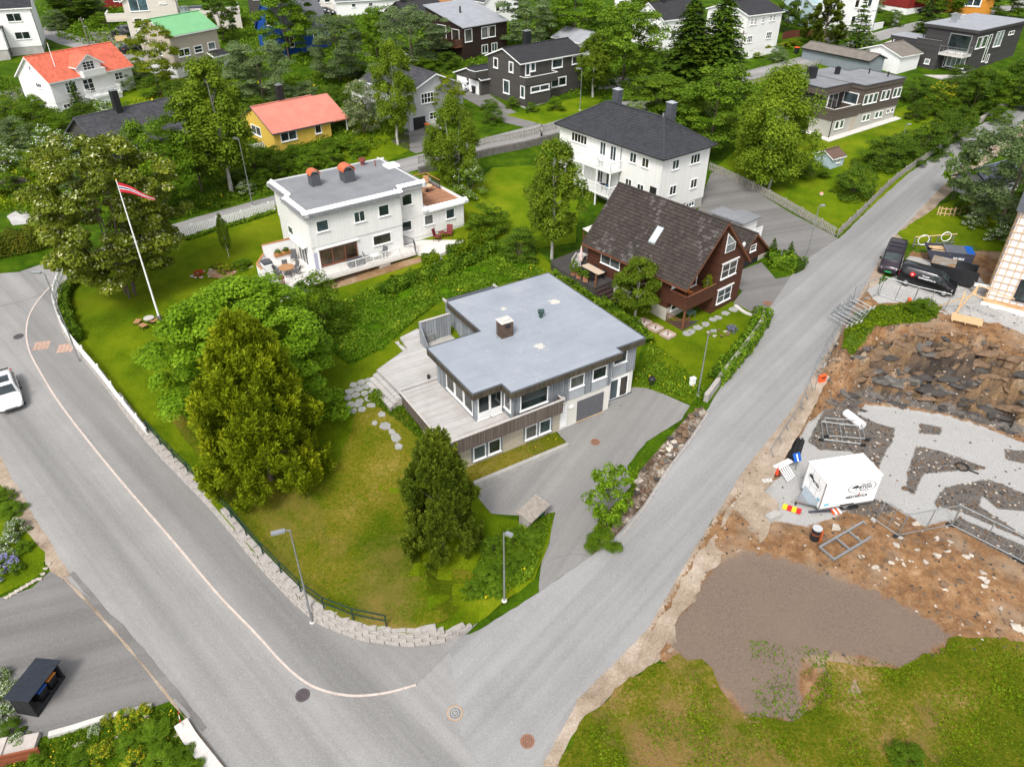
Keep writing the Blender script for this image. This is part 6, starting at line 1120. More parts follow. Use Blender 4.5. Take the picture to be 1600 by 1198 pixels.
x, y, z = plane_at(1178, 372); h = thing('white_shed', 'white shed with flat grey L shaped roof on the driveway', 'shed', (x, y, z), R(40)); MB().box(-2.6, .0, -.3, .0, 2.2, 2.3).build('wall', WCLAD, h); MB().box(-2.6, 2.21, -.3, -.9, 3.8, 2.3).build('wall', WCLAD, h); MB().prism([(-2.9, -.3), (.25, -.3), (.25, 2.4), (-.6, 2.4), (-.6, 4.1), (-2.9, 4.1)], 2.302, 2.45).build('roof', FELT, h); railing(h, [(-3.2, -.4, .0), (-3.2, -.4, .0), (.6, -.4, 0)], 1.3, WHITE, .2, 'picket_screen', 1.2, .08)
x, y, z = plane_at(1535, 316); simple('tiled_shed', 'white shed with bluish tiled roof under the grey tree by the road', (x, y, z), 30, 6.5, 4, -.3, 2.0, 3.2, 'x', plain('grey_white_wall', (.5, .5, .48), .85, .1, 2), tiles_mat('blue_tiles', (.09, .10, .14), .6, .25, .4), BLACK, (), ov=.3, tiled=True, cat='shed');
# ------------------------------------------------------------ the building site: levelled gravel pad below a blasted rock face
PAD_Z = 2.9
PAD_W = [level_at(*p, PAD_Z)[:2] for p in [(1185, 772), (1205, 812), (1260, 822), (1310, 806), (1350, 778), (1400, 792), (1445, 822), (1480, 812), (1540, 848), (1620, 890), (1800, 950), (1800, 720), (1600, 692), (1540, 668), (1480, 650), (1420, 640), (1350, 632), (1338, 648), (1290, 640), (1262, 662), (1240, 700), (1222, 742)]]
DARK_PX = [[(1288, 640), (1330, 640), (1345, 650), (1372, 662), (1398, 668), (1394, 690), (1382, 708), (1372, 732), (1350, 722), (1330, 705), (1280, 702), (1262, 690)], [(1432, 696), (1469, 704), (1545, 732), (1508, 735), (1443, 740), (1427, 776), (1416, 764), (1418, 738)], [(1459, 784), (1477, 761), (1543, 748), (1600, 770), (1620, 800), (1560, 795), (1535, 775), (1530, 790), (1620, 850), (1570, 830), (1503, 800), (1461, 790)], [(1569, 701), (1620, 707), (1620, 728), (1572, 718)], [(1437, 660), (1472, 668), (1470, 679), (1436, 677)], [(1322, 800), (1350, 775), (1395, 788), (1400, 800), (1360, 808)], [(1480, 815), (1540, 850), (1640, 905), (1640, 870), (1560, 835), (1500, 808)]]
DARK_W = [[level_at(*p, PAD_Z)[:2] for p in q] for q in DARK_PX]
GRASS_W = [[plane_at(*p)[:2] for p in q] for q in ([(1318, 520), (1335, 490), (1372, 478), (1420, 474), (1452, 466), (1472, 482), (1452, 502), (1400, 508), (1365, 535), (1330, 562), (1312, 560)], [(1420, 380), (1500, 372), (1620, 380), (1620, 392), (1500, 392), (1430, 395)])]
GRAVTOP_W = [plane_at(*p)[:2] for p in [(1352, 452), (1395, 430), (1420, 400), (1450, 405), (1520, 420), (1560, 470), (1640, 500), (1640, 540), (1560, 505), (1490, 498), (1470, 478), (1430, 470), (1372, 474)]]
def poly_d(x, y, P):
 d = dist_line(x, y, P + P[:1]); return -d if pip(x, y, P) else d
def cell(x, y, s, a, k):
 wx, wy = x + .5 * noise.noise((x * .8, y * .8, k)), y + .5 * noise.noise((x * .8, y * .8, k + 9)); c, n = math.cos(a), math.sin(a); i, j = math.floor((wx * c + wy * n) / s), math.floor((wy * c - wx * n) / (s * .55)); return (math.sin(i * 127.1 + j * 311.7 + k * 74.7) * 43758.5453) % 1.0
MILL_W = [plane_at(*p)[:2] for p in MILL_PX]
def pit_height(x, y):
 d = poly_d(x, y, PAD_W); e = poly_d(x, y, PIT_W); pl = SLOPE * y
 back = sm(40, 46, y) * sm(23, 27, x + .0); n = noise.noise((x * .35, y * .35, 3.1)); n2 = noise.noise((x * 1.1, y * 1.1, 7.7)); n3 = noise.noise((x * 2.9, y * 2.9, 1.7))
 if d <= 0: z = PAD_Z + .03 * n2 + .02 * n3
 else:
  mound = back * (1.1 + 1.3 * sm(28, 36, x)) * sm(1, 4.5, d) * (1 - sm(6, 11, d)) + (1 - back) * .45 * sm(.3, 2.5, d) * (1 - sm(3, 7, d)) * (1 if y < 35 and x > 23 else .35)
  wd = 2.5 + 2.6 * back; t = sm(0, wd, d + n * .8 * back)
  if back > .2: t = min(1, max(0, t + .16 * math.floor(3.2 * t + n2 * .9) / 3.2 - .1))      # ledges
  z = PAD_Z + (pl + mound - PAD_Z) * t
  face = back * (1 - sm(5.5, 8.5, d)); rk = face * sm(.4, 1.4, d) * sm(25.5, 31, x + .25 * (52 - y)); z += rk * (1.15 * (cell(x, y, 2.1, .5, 1) - .5) + .7 * (cell(x, y, .95, .35, 2) - .5)) + face * (.30 * abs(n2) + .18 * n3 + .25 * n) + (1 - face) * (.10 * n2 + .06 * n3)
 z += (pl + .015 - z) * sm(.4, -.5, poly_d(x, y, MILL_W))
 t = sm(0, -1.3, e) if e < 0 else 0
 return (pl + .012) * (1 - t) + z * t, d, back
ROCKM = None
def site_mat():
 m, nt, b = nodes('site_ground'); v = coords(nt, 'Position'); A = lambda n: N(nt, 'ShaderNodeAttribute', attribute_name=n).outputs['Fac']
 f = noise_t(nt, v, 1.3, 6, .7); ff = noise_t(nt, v, 9.0, 5, .8); big = noise_t(nt, v, .3, 4, .6)
 def th(mask, w=.55):      # mask edge broken up by noise
  a = N(nt, 'ShaderNodeMath', operation='MULTIPLY_ADD'); nt.links.new(f, a.inputs[0]); a.inputs[1].default_value = w; nt.links.new(mask, a.inputs[2]); return ramp(nt, a.outputs[0], [(.5 + w * .5 - .07, 0.0), (.5 + w * .5 + .07, 1.0)])
 soil = ramp(nt, f, [(.25, (.10, .052, .024)), (.45, (.20, .105, .048)), (.6, (.29, .165, .08)), (.8, (.42, .30, .19))]); soil = mixc(nt, ramp(nt, ff, [(.35, .5), (.5, 0.)]), soil, (.09, .055, .03)); soil = mixc(nt, ramp(nt, ff, [(.56, 0.), (.72, .55)]), soil, (.42, .34, .26))
 soil = mixc(nt, ramp(nt, big, [(.5, 0.), (.68, .7)]), soil, (.30, .235, .17))
 vo = N(nt, 'ShaderNodeTexVoronoi', Scale=1.1); mp = coords(nt, 'Position', (1, 1, 2.2)); nt.links.new(mp, vo.inputs['Vector']); vo.inputs['Randomness'].default_value = 1
 rockc = ramp(nt, A('tone'), [(.12, (.045, .035, .029)), (.35, (.10, .074, .054)), (.5, (.17, .108, .06)), (.65, (.235, .145, .075)), (.85, (.33, .25, .17))]); rockc = mixc(nt, ramp(nt, ff, [(.4, .6), (.55, 0.)]), rockc, (.028, .024, .022))
 gr = ramp(nt, ff, [(.25, (.24, .235, .225)), (.5, (.37, .36, .345)), (.75, (.52, .505, .49))]); ru = ramp(nt, ff, [(.25, (.045, .04, .036)), (.5, (.12, .105, .092)), (.75, (.30, .27, .24))])
 gs = ramp(nt, ff, [(.25, (.022, .05, .004)), (.5, (.06, .105, .007)), (.75, (.13, .16, .02))])
 c = mixc(nt, th(A('rock'), .7), soil, rockc); c = mixc(nt, th(A('gravel'), .3), c, gr); c = mixc(nt, th(A('rubble'), .4), c, ru); c = mixc(nt, th(A('grass'), .5), c, gs); mc = ramp(nt, ff, [(.25, (.115, .082, .062)), (.5, (.165, .122, .094)), (.75, (.23, .18, .145))]); mc = mixc(nt, ramp(nt, big, [(.45, 0.), (.7, .5)]), mc, (.19, .14, .105)); c = mixc(nt, th(A('mill'), .9), c, mc)
 nt.links.new(c, b.inputs['Base Color']); b.inputs['Roughness'].default_value = .95; b.inputs['Specular IOR Level'].default_value = .12; bump(nt, b, ff, 1.0, .06); return m
SITE_M = site_mat()
def pit():
 x0, x1 = min(p[0] for p in PIT_W), 58.0; y0, y1 = min(p[1] for p in PIT_W), max(p[1] for p in PIT_W); st = .24
 nx, ny = int((x1 - x0) / st) + 1, int((y1 - y0) / st) + 1; vid = {}; V = []; at = {k: [] for k in ('gravel', 'rubble', 'rock', 'grass', 'mill', 'tone')}; F = []
 ins = np.zeros((nx, ny), bool)
 for i in range(nx):
  for j in range(ny): ins[i, j] = pip(x0 + i * st, y0 + j * st, PIT_W)
 def vert(i, j):
  if (i, j) in vid: return vid[i, j]
  x, y = x0 + i * st, y0 + j * st; z, d, back = pit_height(x, y); vid[i, j] = len(V); V.append((x, y, z))
  sf = lambda d, w: min(1, max(0, .5 - d / w)); at['tone'].append(.55 * cell(x, y, 2.1, .5, 1) + .45 * cell(x, y, .95, .35, 2)); at['mill'].append(sf(poly_d(x, y, MILL_W), 2.4)); dk = max(sf(poly_d(x, y, q), .9) for q in DARK_W); gt = sf(poly_d(x, y, GRAVTOP_W), 1.2)
  at['gravel'].append(max(sf(d, 1.2), gt)); at['rubble'].append(max(dk, sf(abs(d - .9) - .7, .8) * back * .8))
  at['rock'].append(back * (sm(.3, 1.4, d) * (1 - sm(4.2, 6.3, d))) * sm(25, 32, x + .25 * (52 - y))); at['grass'].append(max(sf(poly_d(x, y, q), 1.0) for q in GRASS_W)); return vid[i, j]
 for i in range(nx - 1):
  for j in range(ny - 1):
   if ins[i, j] and ins[i + 1, j] and ins[i, j + 1] and ins[i + 1, j + 1]: F.append((vert(i, j), vert(i + 1, j), vert(i + 1, j + 1), vert(i, j + 1)))
 me = np_mesh('excavation', np.array(V), np.array(F), SITE_M, at); me.polygons.foreach_set('use_smooth', [at['rock'][f[0]] < .35 for f in F])
 return tag(link('excavation', me), kind='structure')
EXC = pit()
bpy.data.objects['dirt_by_field'].location.z += .06
RK = [plain('rock_grey', (.10, .09, .08), .9, .35, 2.5, bumps=.5, kind='Position'), plain('rock_brown', (.145, .092, .055), .9, .35, 2.5, bumps=.5, kind='Position'), plain('rock_pale', (.42, .37, .31), .9, .25, 3, bumps=.4, kind='Position'), plain('rock_dark', (.05, .044, .04), .9, .35, 2.5, bumps=.5, kind='Position')]
def rock_mesh(seed, mat, flat=.7):
 rnd = random.Random(seed); bm = bmesh.new()
 for _ in range(16):
  v = Vector((rnd.gauss(0, 1), rnd.gauss(0, 1), rnd.gauss(0, 1))).normalized() * rnd.uniform(.75, 1.05); bm.verts.new((v.x, v.y * .8, v.z * flat))
 r = bmesh.ops.convex_hull(bm, input=bm.verts[:]); bmesh.ops.delete(bm, geom=[g for g in r['geom_interior'] if isinstance(g, bmesh.types.BMVert)], context='VERTS')
 me = bpy.data.meshes.new('rock'); bm.to_mesh(me); bm.free(); me.materials.append(mat); return me
RMESH = [rock_mesh(s, RK[s % 4], .55 + .1 * (s % 3)) for s in range(12)]
def rocks():
 rnd = random.Random(77); n = 0; tries = 0
 while n < 150 and tries < 9000:      # boulders and slabs on the blasted face
  tries += 1; x, y = rnd.uniform(24, 48), rnd.uniform(43, 58)
  if not pip(x, y, PIT_W): continue
  z, d, back = pit_height(x, y)
  if not (.2 < d < 6.5 and back > .5) or any(pip(x, y, q) for q in GRASS_W): continue
  s = rnd.uniform(.14, .5) * (1.2 if x > 31 else .8); k = rnd.choice([0, 1, 3, 5, 9, 1, 7])
  if d < 2.5: k = rnd.choice([0, 3, 4, 7, 8, 11])
  o = link('rock', RMESH[k], EXC); o.location = (x, y, z - s * .12); o.scale = (s * rnd.uniform(.8, 1.5), s, s * rnd.uniform(.5, .9)); o.rotation_euler = (rnd.uniform(-.5, .5), rnd.uniform(-.5, .5), rnd.uniform(0, 6.28)); n += 1
 n = 0; tries = 0
 while n < 130 and tries < 9000:      # bedded slabs that make up the blasted wall
  tries += 1; x, y = rnd.uniform(27, 49), rnd.uniform(43, 56)
  if not pip(x, y, PIT_W): continue
  z, d, back = pit_height(x, y)
  if not (.4 < d < 5.0 and back > .6) or rnd.random() > sm(25, 31, x + .25 * (52 - y)): continue
  s = rnd.uniform(.35, .85); o = link('rock', RMESH[rnd.choice([3, 0, 3, 4, 7, 1, 5] if d < 3 else [1, 5, 9, 0, 3, 1])], EXC); o.location = (x, y, z - s * .15); o.scale = (s * rnd.uniform(1.2, 2.0), s * .75, s * rnd.uniform(.5, .8)); o.rotation_euler = (rnd.uniform(.3, .8), rnd.uniform(-.35, .1), -.55 + rnd.uniform(-.3, .3)); n += 1
 P = [plane_at(*p)[:2] for p in [(1340, 820), (1405, 800), (1480, 845), (1620, 915), (1620, 985), (1500, 975), (1420, 930), (1330, 880)]]; n = 0
 while n < 70:      # stones in the front bank
  x, y = rnd.uniform(20, 36), rnd.uniform(26, 37)
  if not pip(x, y, P): continue
  s = rnd.uniform(.10, .30); o = link('rock', RMESH[rnd.choice([1, 2, 5, 6, 9, 10])], EXC); o.location = (x, y, pit_height(x, y)[0] + s * .05); o.scale = (s * rnd.uniform(.9, 1.5), s, s * .7); o.rotation_euler = (rnd.uniform(-.3, .3), rnd.uniform(-.3, .3), rnd.uniform(0, 6.28)); n += 1
 for px, py, s in ((1472, 918, .35), (1290, 622, .3), (1285, 840, .4), (1306, 826, .45), (1318, 828, .2), (1585, 985, .4), (1570, 975, .3), (1598, 990, .35), (1560, 988, .3), (1416, 758, .3), (1372, 722, .3), (1365, 716, .25)):
  x, y, z = plane_at(px, py); z = pit_height(x, y)[0]; o = link('rock', RMESH[rnd.choice([1, 2, 5, 9])], EXC); o.location = (x, y, z + s * .1); o.scale = (s, s, s * .8); o.rotation_euler = (0, 0, rnd.uniform(0, 6.28))
 # small rubble, uncountable
 V = []; Fc = []; mi = []; base = [np.array([v.co[:] for v in m.vertices]) for m in RMESH[:8]]; faces = [[tuple(p.vertices) for p in m.polygons] for m in RMESH[:8]]; cnt = 0; tries = 0
 while cnt < 4200 and tries < 60000:
  tries += 1; x, y = rnd.uniform(10, 48), rnd.uniform(25, 60)
  if not pip(x, y, PIT_W): continue
  z, d, back = pit_height(x, y); dark = any(pip(x, y, q) for q in DARK_W)
  pr = .9 if dark else (.5 if d > 0 and back > .3 and d < 7 else (.16 if d > 0 else .03))
  if rnd.random() > pr or any(pip(x, y, q) for q in GRASS_W) or pip(x, y, MILL_W): continue
  s = rnd.uniform(.03, .13) * (1.15 if dark else 1); k = rnd.randrange(8); a = rnd.uniform(0, 6.28); c, sn = math.cos(a), math.sin(a); B = base[k] * s; b0 = len(V)
  V += [(x + p[0] * c - p[1] * sn, y + p[0] * sn + p[1] * c, z + p[2] * .8 + s * .2) for p in B]; Fc += [tuple(b0 + i for i in f) for f in faces[k]]; mi += [k % 4 if k != 2 or cnt % 3 == 0 else 1] * len(faces[k]); cnt += 1
 me = bpy.data.meshes.new('rubble'); me.from_pydata(V, [], Fc); [me.materials.append(m) for m in RK]; me.polygons.foreach_set('material_index', mi); tag(link('rubble', me), kind='stuff')
rocks()
def site_at(px, py):
 x, y, z = plane_at(px, py)
 for _ in range(6): z = pit_height(x, y)[0] if pip(x, y, PIT_W) else SLOPE * y; x, y, _z = level_at(px, py, z)
 return (x, y, z)
# grass on the mound
for i, q in enumerate(GRASS_W[:1]):
 rng = np.random.default_rng(5); pts = []
 while len(pts) < 5000:
  x, y = rng.uniform(27, 42), rng.uniform(50, 63)
  if pip(x, y, q): pts.append((x, y, pit_height(x, y)[0] + rng.uniform(0, .25)))
 cen = np.array(pts); V, Q = leaves(rng, cen, rng.normal(size=(5000, 3)) * .6 + np.array([0, 0, .4]), .08 * rng.uniform(.5, 1.4, 5000)); tag(link('mound_grass', np_mesh('mound_grass', V, Q, [LEAF['hedge']], np.repeat(rng.uniform(0, 1, 5000), 4))), kind='stuff')
def text_mesh(name, s, size, mat, parent, M, ext=.004):
 cu = bpy.data.curves.new(name, 'FONT'); cu.body = s; cu.size = size; cu.align_x = 'CENTER'; cu.align_y = 'CENTER'; cu.extrude = ext; cu.resolution_u = 3; cu.offset = size * .035
 t = bpy.data.objects.new('tmp', cu); COL.objects.link(t); dg = bpy.context.evaluated_depsgraph_get(); me = bpy.data.meshes.new_from_object(t.evaluated_get(dg)); bpy.data.objects.remove(t)
 me.materials.clear(); me.materials.append(mat); me.transform(M); return link(name, me, parent)
def onface(o, u, up=(0, 0, 1)):      # matrix: text plane with origin o, x along u, y along up
 u = Vector(u); v = Vector(up); n = u.cross(v); return Matrix(((u.x, v.x, n.x, o[0]), (u.y, v.y, n.y, o[1]), (u.z, v.z, n.z, o[2]), (0, 0, 0, 1)))
INK = plain('black_ink', (.03, .03, .035), .6, .05, 3); WINK = plain('white_ink', (.8, .8, .8), .6, .03, 3); GINK = plain('grey_ink', (.42, .43, .44), .6, .05, 3); CYAN = plain('cyan_print', (.12, .42, .55), .5, .1, 3); ORG = plain('orange_plastic', (.75, .10, .02), .5, .08, 3); RUBBER = plain('rubber', (.02, .02, .021), .8, .2, 6); BLUEP = plain('blue_sign', (.01, .10, .42), .4, .05, 3); REDP = plain('red_paint', (.5, .02, .02), .5, .06, 3); YELP = plain('yellow_paint', (.75, .5, .02), .5, .06, 3)
def ring(m, c, r, w, u, v, n=36, rx=1.0, ry=1.0):
 c, u, v = Vector(c), Vector(u), Vector(v); vs = []
 for i in range(n):
  a = 6.2832 * i / n; e = u * math.cos(a) * rx + v * math.sin(a) * ry; vs += [c + e * (r - w / 2), c + e * (r + w / 2)]
 m.add(vs, [(2 * i, 2 * i + 1, (2 * i + 3) % (2 * n), (2 * i + 2) % (2 * n)) for i in range(n)])
def wheel(root, x, y, r, w, side, rim=None):
 t = MB().tube((x, y - w / 2, r), (x, y + w / 2, r), r, r, 20).build('wheel', RUBBER, root); yy = y + side * (w / 2 + .004)
 MB().tube((x, yy - side * .02, r), (x, yy, r), r * .62, r * .55, 14).build('rim', rim or ALU, t); return t
def trailer():
 x, y, z = site_at(1277, 804); o = thing('site_trailer', 'white box trailer with builder lettering standing on pale gravel', 'trailer', (x, y, z), R(12)); W_ = plain('trailer_white', (.82, .82, .82), .35, .03, 1.0)
 MB().box(0, 0, .55, 4.0, 2.2, 2.75).build('body', W_, o); MB().box(-.03, -.03, 2.752, 4.03, 2.23, 2.82).build('roof', W_, o); MB().box(-.04, -.02, .42, 4.02, 2.22, .548).build('chassis', STEEL, o)
 for yy in (.0, 2.16): MB().bar((-.02, yy + .02, .56), (-.02, yy + .02, 2.74), .06).build('corner_post', ALU, o)
 for yy in (.75, 1.45): MB().bar((-.012, yy, .6), (-.012, yy, 2.7), .025).build('door_seam', GINK, o)
 MB().add([(0, .35, .4), (0, 1.85, .4), (-1.1, 1.1, .38), (0, .35, .55), (0, 1.85, .55), (-1.1, 1.1, .5)], [(2, 1, 0), (3, 4, 5), (0, 3, 5, 2), (1, 2, 5, 4), (0, 1, 4, 3)]).build('tow_bar', STEEL, o); MB().add([(-.02, .3, .55), (-.02, 1.9, .55), (-.02, 1.9, .95), (-.02, .3, .95), (-.4, .6, .52), (-.4, 1.6, .52)], [(3, 2, 1, 0), (3, 4, 5, 2), (0, 4, 3), (1, 2, 5), (0, 1, 5, 4)]).build('tool_box', plain('trailer_grey', (.26, .30, .33), .5, .08, 3), o); MB().tube((-1.0, 1.1, .1), (-1.0, 1.1, .5), .06, .06, 8).build('jockey_wheel', RUBBER, o)
 for xx in (2.0,): wheel(o, xx, .12, .32, .2, -1); wheel(o, xx, 2.1, .32, .2, 1)
 MB().box(1.5, -.06, .56, 2.5, -.005, .62).build('mudguard', BLACK, o)
 f = lambda u, w: (u, -.006, w); U, V = (1, 0, 0), (0, 0, 1)
 m = MB(); ring(m, (2.75, -.006, 1.97), 1.0, .06, U, V, 40, 1.0, .48); m.build('logo_ellipse', INK, o)
 text_mesh('lettering', 'HÅLLAND', .15, INK, o, onface((2.98, -.006, 2.2), U)); text_mesh('lettering', 'BYGG', .36, INK, o, onface((3.0, -.006, 1.95), U))
 text_mesh('lettering', 'SERVICE AS', .13, INK, o, onface((2.95, -.006, 1.70), U)); text_mesh('lettering', 'MESTERHUS', .30, INK, o, onface((2.55, -.006, 1.18), U))
 MB().add([(2.0, -.008, 1.95), (2.5, -.008, 1.95), (2.5, -.008, 2.08), (2.32, -.008, 2.22), (2.0, -.008, 2.08)], [(0, 1, 2, 3, 4)]).build('house_logo', INK, o); MB().add([(2.28, -.009, 1.72), (2.42, -.009, 1.72), (2.42, -.009, 1.93), (2.28, -.009, 1.93)], [(0, 1, 2, 3)]).build('house_logo', GINK, o)
 MB().add([(2.62, -.008, 1.32), (2.78, -.008, 1.32), (2.70, -.008, 1.5)], [(0, 1, 2)]).build('logo_mark', REDP, o)
 m = MB()
 for r in (.42, .36, .30, .16): ring(m, (1.0, -.006, 1.62), r, .016, U, V, 30)
 m.build('round_seal', GINK, o); MB().add([(.25, -.006, .72), (.62, -.006, .72), (.62, -.006, .92), (.25, -.006, .92)], [(0, 1, 2, 3)]).build('print_label', CYAN, o)
 U2 = (0, -1, 0); m = MB(); ring(m, (-.035, 1.1, 1.95), 1.0, .03, U2, V, 36, .72, .42); m.build('logo_ellipse', INK, o); text_mesh('lettering', 'BYGG', .28, INK, o, onface((-.035, .95, 1.92), U2)); MB().add([(-.036, 1.75, 1.95), (-.036, 1.3, 1.95), (-.036, 1.3, 2.12), (-.036, 1.5, 2.24), (-.036, 1.75, 2.1)], [(0, 1, 2, 3, 4)]).build('house_logo', INK, o); MB().add([(-.036, .45, 1.0), (-.036, .2, 1.0), (-.036, .2, 1.2), (-.036, .45, 1.2)], [(0, 1, 2, 3)]).build('print_label', CYAN, o)
trailer()
# ------------------------------------------------------------ vehicles: lofted bodies
def loft(secs, cap=True):
 """secs: (x, z_floor, z_belt, half width, z_roof, half width roof); ring of 12 points"""
 m = MB(); n = 12
 for x, zb, zs, hw, zr, hr in secs:
  ring_ = [(-hw * .86, zb), (hw * .86, zb), (hw * .98, zb + .12), (hw, zb + (zs - zb) * .55), (hw * .96, zs), (hr + (hw * .96 - hr) * .12, zr - .10), (hr * .8, zr - .01), (-hr * .8, zr - .01), (-hr - (hw * .96 - hr) * .12, zr - .10), (-hw * .96, zs), (-hw, zb + (zs - zb) * .55), (-hw * .98, zb + .12)]
  m.v += [(x, a, b) for a, b in ring_]
 k = len(secs)
 for i in range(k - 1):
  for j in range(n): m.f.append((i * n + j, i * n + (j + 1) % n, (i + 1) * n + (j + 1) % n, (i + 1) * n + j)); m.m.append(0)
 m.f.append(tuple(range(n - 1, -1, -1))); m.f.append(tuple((k - 1) * n + j for j in range(n))); m.m += [0, 0]
 m.f = [f[::-1] for f in m.f]; return m
def interp(secs, x):
 for a, b in zip(secs, secs[1:]):
  if a[0] <= x <= b[0]: t = (x - a[0]) / (b[0] - a[0] or 1); return [a[i] + (b[i] - a[i]) * t for i in range(6)]
 return secs[0] if x < secs[0][0] else secs[-1]
def side_glass(secs, x0, x1, side, inset=.07, out=.012):
 vs = []
 for x in (x0, x1):
  _, zb, zs, hw, zr, hr = interp(secs, x); lo = (hw * .96, zs); hi = (hr + (hw * .96 - hr) * .12, zr - .10)
  for t in (.08, .92): vs.append((x, side * (lo[0] + (hi[0] - lo[0]) * t + out), lo[1] + (hi[1] - lo[1]) * t))
 return MB().add(vs, [(0, 2, 3, 1) if side < 0 else (1, 3, 2, 0)])
CARGLASS = glass_mat('car_glass', (.02, .028, .03), .02); LAMP_W = plain('headlight_glass', (.75, .78, .8), .15, .05, 3); LAMP_R = plain('tail_light', (.4, .01, .01), .25, .05, 3)
def vehicle(name, label, cat, pos, rz, paint, L=4.9, Wd=1.9, Hh=1.9, hood=.95, kind='van', tilt=0.0, blank_rear=False):
 """x runs from the tail (0) to the nose (L)"""
 o = thing(name, label, cat, pos, rz); o.rotation_euler = (0, tilt, rz); hw = Wd / 2
 if kind == 'van': S = [(0, .45, 1.02, hw * .9, Hh - .12, hw * .78), (.06, .32, 1.02, hw * .97, Hh - .03, hw * .84), (.6, .27, 1.02, hw, Hh, hw * .87), (L - 2.1, .27, 1.02, hw, Hh - .02, hw * .87), (L - 1.6, .27, 1.02, hw, Hh - .09, hw * .85), (L - .86, .27, 1.08, hw * .99, 1.3, hw * .83), (L - .78, .27, 1.06, hw * .99, 1.2, hw * .86), (L - .2, .28, .98, hw * .93, 1.05, hw * .8), (L - .06, .33, .8, hw * .82, .86, hw * .72), (L, .4, .68, hw * .74, .74, hw * .66)]; ws = (L - 1.57, L - .89)
 else: S = [(0, .5, .9, hw * .84, 1.0, hw * .72), (.1, .34, .95, hw * .94, 1.08, hw * .76), (.55, .25, .96, hw, Hh - .16, hw * .7), (1.1, .22, .95, hw, Hh - .02, hw * .72), (2.2, .22, .94, hw, Hh, hw * .73), (2.75, .22, .94, hw, Hh - .08, hw * .72), (3.5, .22, .95, hw * .99, 1.06, hw * .78), (3.65, .22, .93, hw * .99, .99, hw * .83), (L - .3, .25, .8, hw * .93, .87, hw * .78), (L - .08, .32, .66, hw * .8, .72, hw * .7), (L, .38, .58, hw * .7, .63, hw * .62)]; ws = (2.78, 3.46)
 b = loft(S).build('body', paint, o); b.data.polygons.foreach_set('use_smooth', [True] * len(b.data.polygons))
 a, c = interp(S, ws[0]), interp(S, ws[1]); MB().add([(ws[0], -a[5] * .86, a[4] + .004), (ws[0], a[5] * .86, a[4] + .004), (ws[1], c[5] * .95, c[4] + .012), (ws[1], -c[5] * .95, c[4] + .012)], [(0, 3, 2, 1)]).build('windscreen', CARGLASS, o)
 segs = ([(L - 2.15, L - 1.25)] if blank_rear else [(.25, 1.35), (1.45, L - 2.2), (L - 2.1, L - 1.25)]) if kind == 'van' else [(.6, 1.2), (1.28, 2.1), (2.18, 3.1)]
 for s in (-1, 1):
  for x0, x1 in segs: side_glass(S, x0, x1, s).build('side_window', CARGLASS, o)
  wheel(o, .85, s * (hw - .1), .34, .22, s); wheel(o, L - .85, s * (hw - .1), .34, .22, s)
  MB().hexa([(L - .32, s * hw * .62, .66), (L - .1, s * hw * .52, .62), (L - .1, s * hw * .83, .62), (L - .32, s * hw * .95, .66), (L - .32, s * hw * .62, .86), (L - .12, s * hw * .52, .78), (L - .12, s * hw * .83, .78), (L - .32, s * hw * .95, .86)]).build('headlight', LAMP_W, o)
  MB().box(L - 1.55, s * (hw + .01) if s > 0 else -hw - .2, 1.0, L - 1.4, (hw + .2) if s > 0 else -hw - .01, 1.2).build('mirror', BLACK, o); MB().box(-.015, s * hw * .8 - .06, .85, .05, s * hw * .8 + .06, 1.3 if kind == 'van' else 1.05).build('tail_light', LAMP_R, o)
 MB().hexa([(L - .03, -hw * .45, .46), (L + .015, -hw * .45, .46), (L + .015, hw * .45, .46), (L - .03, hw * .45, .46), (L - .1, -hw * .5, .66), (L - .03, -hw * .5, .66), (L - .03, hw * .5, .66), (L - .1, hw * .5, .66)]).build('grille', BLACK, o); MB().box(L - .1, -hw * .8, .34, L + .02, hw * .8, .42).build('bumper', BLACK, o)
 MB().box(.005, -hw * .68, 1.1, .02, hw * .68, Hh - .3).build('rear_window', CARGLASS, o); return o
PURP = plain('dark_purple_paint', (.03, .022, .03), .2, .1, 2, .4, .6); BLKP = plain('black_paint', (.012, .012, .014), .15, .1, 2, .3, .6); WHP = plain('white_car_paint', (.78, .78, .78), .2, .03, 2, 0, .6)
def pose(px, py, ang, L, back):      # where the tail is when the nose touches (px, py)
 x, y, z = site_at(px, py); c, s = math.cos(ang), math.sin(ang); xt, yt = x - c * L, y - s * L; zt = (pit_height(xt, yt)[0] if pip(xt, yt, PIT_W) else SLOPE * yt); return (xt, yt, zt), math.asin((zt - z) / L)
p, t = pose(1385, 432, R(239), 4.9, 0); va = vehicle('minivan', 'dark purple minivan with green number plate parked at the road edge', 'van', (p[0], p[1], p[2] + .02), R(239), PURP, tilt=t); MB().box(4.915, -.28, .44, 4.93, .28, .56).build('number_plate', plain('green_plate', (.02, .35, .12), .5, .05, 3), va)
for k in (1.2, 2.0): MB().box(k, -.72, 1.91, k + .06, .72, 1.95).build('roof_bar', BLACK, va)
text_mesh('lettering', 'MESTERHUS', .14, WINK, va, Matrix.Translation((4.25, 0, 1.09)) @ Matrix.Rotation(math.pi / 2, 4, 'Z'))
p, t = pose(1490, 462, R(-34), 5.1, 0); vb = vehicle('delivery_van', 'black panel van with red round logo beside the skips', 'van', (p[0], p[1], p[2] + .02), R(-34), BLKP, 5.1, 1.92, 1.92, tilt=t, blank_rear=True); MB().tube((1.15, -.955, 1.32), (1.15, -.985, 1.32), .24, .24, 20).build('red_logo', REDP, vb); text_mesh('lettering', 'bt', .2, WINK, vb, onface((1.15, -.99, 1.32), (1, 0, 0)))
